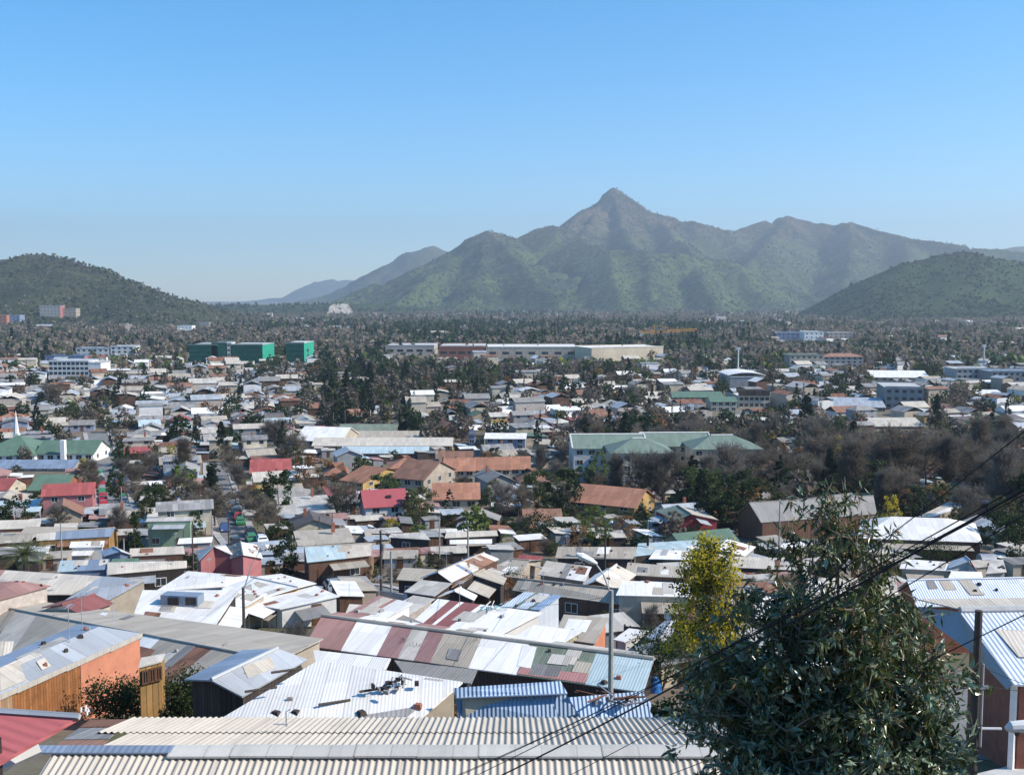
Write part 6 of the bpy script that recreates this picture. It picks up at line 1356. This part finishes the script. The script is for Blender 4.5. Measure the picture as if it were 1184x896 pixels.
rt('cypress_tree', 800, 590, 66, 'dark cypress behind the red-brown chalet', 1.5, 0); rt('evergreen_tree', 822, 592, 48, 'dark evergreen between chalet and barn', .9, 1); rt('evergreen_tree', 1000, 586, 60, 'dark evergreen mass right of the barn', 1.3, 3); rt('blossom_tree', 898, 566, 34, 'pale pink blossoming tree behind the barn', 1.1, 0)
rt('conifer_tree', 1082, 508, 54, 'tall dark conifer in front of the wide tan roof', .62, 0); rt('yellow_wattle', 962, 556, 54, 'golden wattle in the wood left of the big conifer', 1.1, 0); rt('yellow_wattle', 990, 548, 40, 'second golden wattle, right of the first in the wood', 1.1, 1); rt('yellow_wattle', 898, 520, 22, 'small yellow tree beside the right green-roofed block', 1.2, 0); rt('yellow_wattle', 892, 432, 12, 'small bright yellow tree behind the arched sports hall', 1.3, 1)
rt('cypress_tree', 688, 468, 38, 'broad dark cypress right of the bare wood', 1.3, 0); rt('cypress_tree', 726, 455, 42, 'tall dark cypress below the cream shopping centre', 1.1, 1); rt('cypress_tree', 384, 505, 72, 'tallest dark cypress left of the school', 1.0, 0); rt('cypress_tree', 398, 495, 62, 'dark cypress beside the tallest one, left of the school', 1.1, 1); rt('conifer_tree', 428, 470, 52, 'broad dark conifer above the school', .8, 0); rt('conifer_tree', 470, 462, 48, 'dark conifer in the wood above the school', .8, 1)
rt('bare_tree', 322, 520, 40, 'grey leafless crown left of the white gabled hall', 1.5, 1); rt('bare_tree', 340, 540, 46, 'tall leafless tree below the white gabled hall', 1, 4); rt('palm_tree', 90, 490, 24, 'palm above the church hall with yellow fronds', 1.1, 0, 'palm'); rt('palm_tree', 78, 488, 20, 'lower palm beside the yellow-fronded one', 1.1, 1, 'palm'); rt('olive_tree', 115, 490, 34, 'olive tree right of the palms above the church', 1.2, 0); rt('bare_tree', 60, 470, 30, 'dark leafless tree left of the palms', 1.3, 0)
rt('evergreen_tree', 134, 580, 40, 'dark evergreen right of the street of parked cars', .9, 0); rt('evergreen_tree', 48, 590, 26, 'dark round tree near the slim pole on the left', 1.1, 2); rt('bare_tree', 226, 600, 50, 'leafless brown tree left of the street behind the gables', .9, 0); rt('bare_tree', 298, 612, 48, 'leafless tree right of the street behind the gables', 1.1, 4); rt('bare_tree', 205, 580, 40, None, 1); rt('bare_tree', 268, 555, 40, None, 1)
rt('evergreen_tree', 1150, 640, 60, 'dark evergreen at the right edge above the sheds', .9, 0); rt('olive_tree', 1105, 620, 36, 'olive tree right of the large hipped roof', 1.1, 1); rt('evergreen_tree', 1178, 660, 70, 'dark tree cut by the right edge', 1, 3); rt('palm_tree', 598, 548, 26, 'small palm right of the tiled terrace', 1, 0, 'palm'); rt('palm_tree', 612, 556, 22, None, 1, 1, 'palm'); rt('evergreen_tree', 562, 612, 42, 'dark tree above the white awning', .9, 1)
rt('bare_tree', 248, 604, 40, None, .9); rt('bare_tree', 284, 596, 40, None, .9); rt('olive_tree', 240, 578, 30, None, .9); rt('bare_tree', 276, 566, 34, None, 1); rt('evergreen_tree', 246, 556, 24, None, 1); rt('bare_tree', 142, 560, 34, None, 1); rt('bare_tree', 108, 570, 30, None, 1); rt('evergreen_tree', 136, 545, 28, None, .9)
rt('bare_tree', 600, 600, 46, None, 1.1); rt('bare_tree', 536, 575, 30, None, 1.1); rt('bare_tree', 730, 470, 28, None, 1.1)

# ------------------------------------------------------------------ houses and trees across the plain
R = random.Random(77)
GA = rad(18)
def grid(i, j, sx, sy): u, v = i * sx, j * sy; return u * math.cos(GA) - v * math.sin(GA), u * math.sin(GA) + v * math.cos(GA)
def lerp_map(px, row, table):
    """density of roofs by where it lies on the plain: rows of (row, [(px, value)...])"""
    rows = [t[0] for t in table]; vals = [np.interp(px, [c[0] for c in t[1]], [c[1] for c in t[1]]) for t in table]; return float(np.interp(row, rows, vals))
HOUSE = [(395, [(0, .02), (1184, .02)]), (412, [(0, .1), (300, .05), (500, .08), (1184, .1)]), (430, [(0, .55), (340, .5), (380, .2), (450, .12), (560, .12), (640, .15), (780, .28), (1184, .28)]), (455, [(0, .86), (340, .78), (375, .2), (480, .2), (620, .5), (1184, .5)]),
         (485, [(0, .86), (330, .9), (375, .25), (480, .4), (600, .9), (660, .8), (820, .55), (1184, .65)]), (515, [(0, .86), (330, .9), (370, .5), (500, .6), (640, .9), (660, .2), (900, .1), (1010, .1), (1100, .4), (1184, .5)]),
         (545, [(0, .86), (340, .9), (400, .5), (640, .5), (700, .1), (1100, .1), (1184, .3)]), (580, [(0, .86), (340, .9), (420, .6), (640, .35), (700, .1), (1184, .15)]), (640, [(0, .9), (400, .8), (640, .4), (1184, .2)])]
ROOFS_L = ['pale_cement'] * 5 + ['fibre_cement'] * 7 + ['white_tin'] * 2 + ['pale_tin'] * 4 + ['zinc'] * 3 + ['dirty_tin'] * 6 + ['rust_tin'] * 2 + ['dusty_red'] * 2 + ['red_tin'] * 2 + ['grey_cement'] * 3 + ['white_tin', 'brown_tile', 'dirty_tin', 'sky_tin', 'dark_roof']
ROOFS_R = ['grey_cement'] * 5 + ['fibre_cement'] * 5 + ['pale_tin'] * 4 + ['zinc'] * 3 + ['white_tin'] * 4 + ['dirty_tin'] * 4 + ['brown_tile'] * 2 + ['orange_tile'] + ['dark_roof'] * 2 + ['rust_tin', 'red_tin', 'green_tin']
WALLS = ['cream_wall'] * 4 + ['beige_wall'] * 4 + ['brown_wall'] * 3 + ['brick_wall'] * 2 + ['white_wall'] + ['pink_wall', 'grey_wall', 'grey_wall', 'yellow_wall', 'green_wall', 'bluegrey_wall']
cand = []
for j in range(-60, 130):
    for i in range(-90, 110):
        x, y = grid(i, j, 10.6, 9.6); x += R.uniform(-1.2, 1.2); y += R.uniform(-1.2, 1.2)
        if y < 150 or y > 1300 or abs(x) > .53 * y + 8: continue
        px, row = proj((x, y, G(y)))
        if row < 394: continue
        cand.append((y, x, px, row))
cand.sort(); HOUSES = []; TREEC = []
def blocks_landmark(px, row, hpx, wpx, y):
    for a, r0, b, r1, yy in KEEP:
        if y < yy - 2 and px + wpx / 2 > a and px - wpx / 2 < b and row - hpx < r1 - (r1 - r0) * .35 and row > r0: return True
    return False
FAR_H = []
for y, x, px, row in cand:
    d = lerp_map(px, row, HOUSE); r = R.random()
    if street_dist(x, y) < 4.2: continue
    if r < d and not taken(x, y, 4.4):
        if blocks_landmark(px, row, 3.6 * FPX / y, 9 * FPX / y, y): continue
        HOUSES.append((y, x, px, row))
    elif r < d + (1 - d) * .85: TREEC.append((y, x, px, row))
def quick_house(y, x, px, row, idx):
    rk = R.choice(ROOFS_L if px < 420 else ROOFS_R); wk = R.choice(WALLS); W = R.uniform(5.8, 10.4); D = R.uniform(5, 7.6); two = R.random() < .16; H = R.uniform(2.3, 2.8) * (1.8 if two else 1); rh = R.uniform(.7, 1.8) if 'tile' not in rk else R.uniform(1.4, 2.3)
    kind = R.choice(['gable', 'gable', 'gable', 'shed', 'hip', 'gable', 'flat']) if 'tin' in rk or 'cement' in rk or rk == 'zinc' else R.choice(['gable', 'gable', 'hip']); rot = GA + R.choice([0, 0, math.pi / 2]) + R.gauss(0, .05)
    o = empty('house', (x, y, G(y)), None, 'house', 'houses across the plain', rot); m = MB(); e = .4; hw, hd = W / 2, D / 2
    if kind == 'gable':
        for s in (-1, 1): m.slab([Vector((-hw - e, s * (hd + e), H - .1)), Vector((hw + e, s * (hd + e), H - .1)), Vector((hw + e, 0, H + rh)), Vector((-hw - e, 0, H + rh))], .09)
    elif kind == 'hip':
        c = [(-hw - e, -hd - e, H), (hw + e, -hd - e, H), (hw + e, hd + e, H), (-hw - e, hd + e, H)]; a, b = (-hw * .45, 0, H + rh), (hw * .45, 0, H + rh); m.face([c[0], c[1], b, a]); m.face([c[1], c[2], b]); m.face([c[2], c[3], a, b]); m.face([c[3], c[0], a])
    else:
        k = .55 if kind == 'shed' else .15; m.slab([Vector((-hw - e, -hd - e, H)), Vector((hw + e, -hd - e, H)), Vector((hw + e, hd + e, H + k)), Vector((-hw - e, hd + e, H + k))], .09)
    m.build('roof', rk, o, off=(0, 0, 0)); w_ = MB(); f = [(-hw, -hd), (hw, -hd), (hw, hd), (-hw, hd)]
    for i in range(4): p, q = f[i], f[(i + 1) % 4]; L = W if i % 2 == 0 else D; w_.face([(p[0], p[1], -.3), (q[0], q[1], -.3), (q[0], q[1], H - .04), (p[0], p[1], H - .04)], [(0, 0), (L, 0), (L, H), (0, H)])
    if kind == 'gable':
        for s in (-1, 1): w_.face([(s * hw, -hd, H - .04), (s * hw, hd, H - .04), (s * hw, 0, H + rh - .14)])
    w_.build('wall', wk, o, off=(0, 0, 0))
    for fl in range(2 if two else 1):
        zz = 1.5 + 2.6 * fl
        for q in (-.27, .27): put_window(o, (W * q, -hd - .03, zz), 0, 1.2, 1.0, sub=y < 260)
        put_window(o, (hw + .03, 0, zz), math.pi / 2, 1.2, 1.0, sub=False)
    put_door(o, (0, -hd - .04, 1), 0)
    if R.random() < .3: c = MB(); c.box((hw * .4, hd * .3, H + rh * .8 + .4), (.5, .5, 1.5)); c.build('chimney', 'brick_wall', o, off=(0, 0, 0))
    if R.random() < .45:
        c = MB(); ww = W * R.uniform(.4, .9); dd = R.uniform(2, 3.4); c.slab([Vector((-ww / 2, -hd - dd, 2.15)), Vector((ww / 2, -hd - dd, 2.15)), Vector((ww / 2, -hd - .02, 2.4)), Vector((-ww / 2, -hd - .02, 2.4))], .07); c.build('porch_roof', R.choice(['white_tin', 'pale_tin', 'dirty_tin', 'zinc', 'sky_tin']), o, off=(0, 0, 0)); 
        for s in (-1, 1): c = MB(); c.tube([(s * (ww / 2 - .15), -hd - dd + .15, 0), (s * (ww / 2 - .15), -hd - dd + .15, 2.15)], .06, 5); c.build('porch_post', 'pole_wood', o, off=(0, 0, 0))
    size = 'two-storey' if two else ('small' if W < 8 else 'long' if W > 10.6 else 'low')
    FOOT.append((x, y, 4.0)); return dict(o=o, x=x, y=y, look=f"{size} {WALLNAME[wk]} house with {ROOFNAME[rk]} {'hipped ' if kind == 'hip' else ''}roof", noun='house')
NH = 225
FILL = [quick_house(*h, i) for i, h in enumerate(HOUSES[:NH])]
FAR_H = HOUSES[NH:]

# sheds and shrubs in the yards
SHED = []; YB = []
for y, x, px, row in cand:
    if len(SHED) >= 110 and len(YB) >= 60: break
    for k in range(2):
        xx, yy = x + R.uniform(-6, 6), y + R.uniform(-6, 6); a, b = proj((xx, yy, G(yy)))
        if street_dist(xx, yy) < 2 or a < -10 or a > 1194 or blocks_landmark(a, b, 2.4 * FPX / yy, 4 * FPX / yy, yy): continue
        d = lerp_map(a, b, HOUSE)
        if R.random() < d and len(SHED) < 110 and not taken(xx, yy, 1.6):
            W, D, H = R.uniform(2.6, 5), R.uniform(2.2, 3.6), R.uniform(1.9, 2.4); o = empty('shed', (xx, yy, G(yy)), None, 'shed', 'sheds in the yards', GA + R.choice([0, math.pi / 2]) + R.gauss(0, .1)); m = MB(); k_ = R.uniform(.1, .45); rk = R.choice(['white_tin', 'white_tin', 'pale_tin', 'zinc', 'dirty_tin', 'rust_tin', 'pale_cement', 'sky_tin', 'dusty_red']); wk = R.choice(['brown_wall', 'dark_wall', 'beige_wall', 'grey_wall'])
            m.slab([Vector((-W / 2 - .2, -D / 2 - .2, H)), Vector((W / 2 + .2, -D / 2 - .2, H)), Vector((W / 2 + .2, D / 2 + .2, H + k_)), Vector((-W / 2 - .2, D / 2 + .2, H + k_))], .06); m.build('roof', rk, o, off=(0, 0, 0)); m = MB(); m.box((0, 0, H / 2 - .1), (W, D, H)); m.build('wall', wk, o, off=(0, 0, 0)); q = put_door(o, (0, -D / 2 - .04, .95), 0); q.scale = (.9, 1, .92)
            FOOT.append((xx, yy, 1.8)); SHED.append(dict(o=o, x=xx, y=yy, look=f"{WALLNAME[wk]} shed with {ROOFNAME[rk]} roof")); break
        elif len(YB) < 60 and not taken(xx, yy, 1.0):
            h = R.uniform(1.6, 3.6); k3 = R.choice(['evergreen_tree', 'olive_tree', 'evergreen_tree', 'lime_green_tree']); o = empty('shrub', (xx, yy, G(yy) - .3 - h * .15), None, 'shrub', 'shrubs in the yards', R.uniform(0, 6)); ps = PROTO[k3]; i = R.randrange(len(ps)); sc_ = h * 1.2 / PH[k3][i]; o.scale = (sc_ * 1.3, sc_ * 1.3, sc_)
            for nm, me in zip(('stem', 'foliage'), ps[i]): link(bpy.data.objects.new(nm, me), o)
            FOOT.append((xx, yy, 1)); YB.append(dict(o=o, x=xx, y=yy, look={'evergreen_tree': 'dark green shrub', 'olive_tree': 'dull olive shrub', 'lime_green_tree': 'bright green shrub'}[k3]))
# trees: the nearest become single trees, the rest one wood
NT_MAX = 300 - len(TREES); tc = []
for j in range(4200):
    y = 165 * (1050 / 165) ** R.random(); x = R.uniform(-.53, .53) * y + R.uniform(-4, 4); tc.append((y, x))
KINDS = [('bare_tree', 38), ('bare_poplar', 8), ('evergreen_tree', 27), ('olive_tree', 14), ('cypress_tree', 4), ('conifer_tree', 6), ('lime_green_tree', 5), ('yellow_wattle', 1), ('russet_tree', 4), ('blossom_tree', 1)]
KL = [k for k, n in KINDS for _ in range(n)]; HT = {'bare_tree': (5, 10), 'bare_poplar': (9, 15), 'evergreen_tree': (5, 10), 'olive_tree': (4.5, 8), 'cypress_tree': (8, 13), 'conifer_tree': (9, 15), 'lime_green_tree': (5, 8), 'yellow_wattle': (4, 6), 'russet_tree': (5, 8), 'blossom_tree': (4, 6)}
picked = []
for y, x in sorted(tc):
    px, row = proj((x, y, G(y)))
    if not (-20 < px < 1204): continue
    d = lerp_map(px, row, HOUSE); dens = np.interp(d, [0, .3, .7, .95], [1, .95, .8, .55])
    if px > 640 and 505 < row < 580: dens = 1.0
    if R.random() > dens or street_dist(x, y) < -.6: continue
    k = R.choice(KL)
    if px > 640 and 505 < row < 580: k = R.choice(['bare_tree'] * 6 + ['bare_poplar', 'evergreen_tree', 'evergreen_tree', 'olive_tree', 'olive_tree', 'lime_green_tree', 'russet_tree', 'conifer_tree'])
    if 375 < px < 640 and row < 500: k = R.choice(['bare_tree', 'bare_tree', 'bare_tree', 'evergreen_tree', 'evergreen_tree', 'conifer_tree', 'olive_tree', 'cypress_tree'])
    h = R.uniform(*HT[k]) * (1.25 if d < .3 else .85)
    if taken(x, y, 1.3) or blocks_landmark(px, row, h * FPX / y, 4.5 * FPX / y, y): continue
    if len(picked) < NT_MAX: o = tree(k, x, y, h, None, 'trees across the plain', R.uniform(.85, 1.15), rng=R); picked.append(o); FOOT.append((x, y, 1.4))
    else: TREEC.append((y, x, px, row, k, h))

# ground that would still lie open between the roofs gets the sheds, lean-tos and shrubs such yards are full of
def make_shed(xx, yy, W, D, H, rz):
    o = empty('shed', (xx, yy, G(yy)), None, 'shed', 'sheds in the yards', rz); m = MB(); k_ = R.uniform(.1, .4); rk = R.choice(['white_tin'] * 2 + ['pale_tin'] * 3 + ['zinc', 'dirty_tin', 'dirty_tin', 'rust_tin', 'pale_cement', 'pale_cement', 'fibre_cement', 'fibre_cement', 'dusty_red', 'grey_cement']); wk = R.choice(['brown_wall', 'dark_wall', 'beige_wall', 'grey_wall', 'cream_wall'])
    m.slab([Vector((-W / 2 - .2, -D / 2 - .2, H)), Vector((W / 2 + .2, -D / 2 - .2, H)), Vector((W / 2 + .2, D / 2 + .2, H + k_)), Vector((-W / 2 - .2, D / 2 + .2, H + k_))], .06); m.build('roof', rk, o, off=(0, 0, 0)); m = MB(); m.box((0, 0, H / 2 - .4), (W, D, H + .6)); m.build('wall', wk, o, off=(0, 0, 0)); q = put_door(o, (0, -D / 2 - .04, .95), 0); q.scale = (.9, 1, .92)
    FOOT.append((xx, yy, max(1.2, min(W, D) * .5))); SHED.append(dict(o=o, x=xx, y=yy, look=f"{WALLNAME[wk]} shed with {ROOFNAME[rk]} roof"))
def make_shrub(xx, yy, h):
    k3 = R.choice(['evergreen_tree', 'olive_tree', 'evergreen_tree', 'olive_tree', 'lime_green_tree', 'russet_tree', 'bare_tree', 'bare_tree']); o = empty('shrub', (xx, yy, G(yy) - .3 - h * .15), None, 'shrub', 'shrubs in the yards', R.uniform(0, 6)); ps = PROTO[k3]; i = R.randrange(len(ps)); sc_ = h * 1.2 / PH[k3][i]; o.scale = (sc_ * 1.3, sc_ * 1.3, sc_)
    for nm, me in zip(('stem', 'foliage'), ps[i]): link(bpy.data.objects.new(nm, me), o)
    FOOT.append((xx, yy, .7)); YB.append(dict(o=o, x=xx, y=yy, look={'evergreen_tree': 'dark green shrub', 'olive_tree': 'dull olive shrub', 'lime_green_tree': 'bright green shrub', 'russet_tree': 'russet shrub', 'bare_tree': 'leafless brown shrub'}[k3]))
for rnd_ in range(2):
    bpy.context.view_layer.update(); dg = bpy.context.evaluated_depsgraph_get(); spots = []
    for row in range(524, 800, 7):
        for px in range(4, 1184, 11):
            a, b = px + R.uniform(-4, 4), row + R.uniform(-3, 3); d = ray(a, b).normalized()
            okk, loc, nrm, ix_, ob, mt = scene.ray_cast(dg, Vector((0, 0, EYE)) + d * 17, d)
            if okk and ob.name == 'haze': okk, loc, nrm, ix_, ob, mt = scene.ray_cast(dg, loc + d * .01, d)
            if okk and ob.name == 'ground': spots.append((loc.x, loc.y, a, b))
    R.shuffle(spots)
    for x, y, a, b in spots:
        if street_dist(x, y) < .8: continue
        if a > 1010 and b > 715: continue
        if R.random() < (.75 if y < 170 else .5) and len(SHED) < 290 and not taken(x, y, 1.0):
            W = R.uniform(2.4, 5.5); make_shed(x, y, W, R.uniform(1.8, 3.4), R.uniform(1.5, 2.2), GA + R.choice([0, math.pi / 2]) + R.gauss(0, .12))
        elif len(YB) < 290 and not taken(x, y, .3): make_shrub(x, y, R.uniform(1.2, 3.2))
# names for the repeats: what they look like, and where they stand among the things one can find
def place_words(items):
    grp = {}
    for it in items:
        L = sorted(LAND, key=lambda l: (l[0] - it['x']) ** 2 + (l[1] - it['y']) ** 2)[0]; dx, dy = it['x'] - L[0], it['y'] - L[1]
        rel = ('right of' if dx > 0 else 'left of') if abs(dx) > abs(dy) else ('behind' if dy > 0 else 'in front of')
        it['d'] = math.hypot(dx, dy); grp.setdefault((it['look'], rel, L[2]), []).append(it)
    for (look, rel, ph), lst in grp.items():
        lst.sort(key=lambda i: i['d'])
        for n, it in enumerate(lst):
            o = ['', 'second nearest ', 'third nearest ', 'fourth nearest ', 'fifth nearest ', 'sixth nearest ', 'seventh nearest ', 'eighth nearest ', 'ninth nearest ', 'tenth nearest ', 'eleventh nearest ', 'twelfth nearest ', 'thirteenth nearest ', 'fourteenth nearest ', 'fifteenth nearest ', 'sixteenth nearest '][min(n, 15)]
            if n == 0 and len(lst) > 1: o = 'nearest '
            it['o']['label'] = f"{look}, {o}{rel} {ph}"
place_words(FILL); place_words(SHED); place_words(YB)
UN = []
for o, k, h, wd in TREES:
    if not o.get('label'):
        sz = 'tall' if h > 9.5 else 'low' if h < 6 else 'mid-sized'; UN.append(dict(o=o, x=o.location.x, y=o.location.y, look=f"{sz} {TREEWORD[k]}"))
place_words(UN)

# ------------------------------------------------------------------ the wooded city beyond, too many to count
def far_wood():
    r = np.random.default_rng(3); X = []; Y = []; 
    mats = ['twig_brown', 'twig_grey', 'leaf_dark', 'leaf_mid', 'leaf_olive', 'leaf_cypress', 'leaf_rust', 'leaf_lime', 'leaf_yellow']
    ix = {'bare_tree': 0, 'bare_poplar': 1, 'evergreen_tree': 2, 'olive_tree': 4, 'cypress_tree': 5, 'conifer_tree': 5, 'lime_green_tree': 7, 'yellow_wattle': 8, 'russet_tree': 6, 'blossom_tree': 0}
    A = []
    for t in TREEC:
        y, x, px, row = t[:4]
        if len(t) == 6: k, h = t[4], t[5]
        else:
            if R.random() < .25 and row > 425: continue
            k = R.choice(KL); h = R.uniform(*HT[k])
        w_ = h * {'bare_poplar': .24, 'cypress_tree': .24, 'conifer_tree': .42}.get(k, .8)
        if y < 700 and taken(x, y, 1.0): continue
        if blocks_landmark(px, row, h * FPX / y, w_ * FPX / y, y): continue
        A.append((x, y, G(y), w_, h, ix[k]))
    near = [a for a in A if a[1] < 620]; mid = [a for a in A if a[1] >= 620]
    for q in range(19000):
        y = 700 * (3600 / 700) ** r.random(); x = r.uniform(-.53, .53) * y
        px, row = proj((x, y, 0)); cl = float(fbm(np.array([x / 130.]), np.array([y / 130.]), 3, 55)[0])
        if row > 415 and r.random() > .6: continue
        if cl < -.2 and r.random() < .85: continue
        c2 = float(fbm(np.array([x / 300.]), np.array([y / 420.]), 3, 91)[0]); k = KL[r.integers(len(KL))] if r.random() < .4 else ('bare_tree' if c2 + .3 * cl > .0 else ('evergreen_tree' if r.random() < .7 else 'conifer_tree')); h = r.uniform(*HT[k]) * (1.15 + .25 * cl); w_ = h * {'bare_poplar': .26, 'cypress_tree': .26, 'conifer_tree': .42}.get(k, .85)
        if blocks_landmark(px, row, h * FPX / y, w_ * FPX / y, y): continue
        if any((x - a) ** 2 + (y - b) ** 2 < c * c for a, b, c in BIGF): continue
        mid.append((x, y, 0, w_, h, ix[k]))
    for lst, nq, nm in ((near, 170, 'distant_woods'), (mid, 34, 'distant_woods')):
        A = np.array(lst); far = A.copy()
        clump_field(nm, (A[:, 0], A[:, 1], A[:, 2], A[:, 3], A[:, 4], A[:, 5].astype(int)), mats, nq, 9)
BIGF = [f for f in FOOT if f[2] > 6]
far_wood()
def far_town():
    r = np.random.default_rng(4); rm = ['grey_cement', 'pale_tin', 'fibre_cement', 'pale_cement', 'zinc', 'dirty_tin', 'brown_tile', 'pale_cement', 'grey_cement', 'rust_tin', 'zinc', 'white_tin']; wm = ['cream_wall', 'white_wall', 'beige_wall', 'brown_wall', 'adobe_wall']; mats = rm + wm
    V = []; F = []; MI = []
    L = [(h[1], h[0], 1.0) for h in FAR_H]
    for q in range(420):
        y = 900 * (3500 / 900) ** r.random(); x = r.uniform(-.53, .53) * y
        if any((x - a) ** 2 + (y - b) ** 2 < c * c for a, b, c in BIGF): continue
        px, row = proj((x, y, 0))
        if row > 384 and r.random() < .35: continue
        L.append((x, y, r.uniform(1.0, 1.9)))
    for x, y, s in L:
        W, D, H, rh = r.uniform(3.6, 6) * s, r.uniform(3.2, 4.6) * s, r.uniform(2.6, 3.6) * (1 if r.random() < .8 else 1.9) * s ** .5, r.uniform(.5, 2); a = GA + r.choice([0, math.pi / 2]) + r.normal() * .08; c, s_ = math.cos(a), math.sin(a); k = len(V); z = G(y)
        P = [(-W, -D, -.3), (W, -D, -.3), (W, D, -.3), (-W, D, -.3), (-W, -D, H), (W, -D, H), (W, D, H), (-W, D, H), (-W - .4, -D - .4, H - .1), (W + .4, -D - .4, H - .1), (W + .4, 0, H + rh), (-W - .4, 0, H + rh), (W + .4, D + .4, H - .1), (-W - .4, D + .4, H - .1)]
        V += [(x + p[0] * c - p[1] * s_, y + p[0] * s_ + p[1] * c, z + p[2]) for p in P]; wi = len(rm) + int(r.integers(len(wm))); ri = int(r.integers(len(rm)))
        for f, mi in (((0, 1, 5, 4), wi), ((1, 2, 6, 5), wi), ((2, 3, 7, 6), wi), ((3, 0, 4, 7), wi), ((8, 9, 10, 11), ri), ((12, 13, 11, 10), ri), ((5, 6, 10, 10), wi), ((4, 11, 11, 7), wi)):
            q = [k + i for i in f]
            if len(set(q)) < 4: continue
            F.append(q); MI.append(mi)
    me = np_mesh('distant_houses', V, F, mats, MI); ul = me.uv_layers.new(name='UVMap'); n = len(me.loops); uv = np.tile(np.array([[0, 0], [9, 0], [9, 4], [0, 4]], np.float32), (n // 4, 1)); ul.data.foreach_set('uv', uv.ravel())
    link(tag(bpy.data.objects.new('distant_houses', me), None, None, kind='stuff'))
far_town()
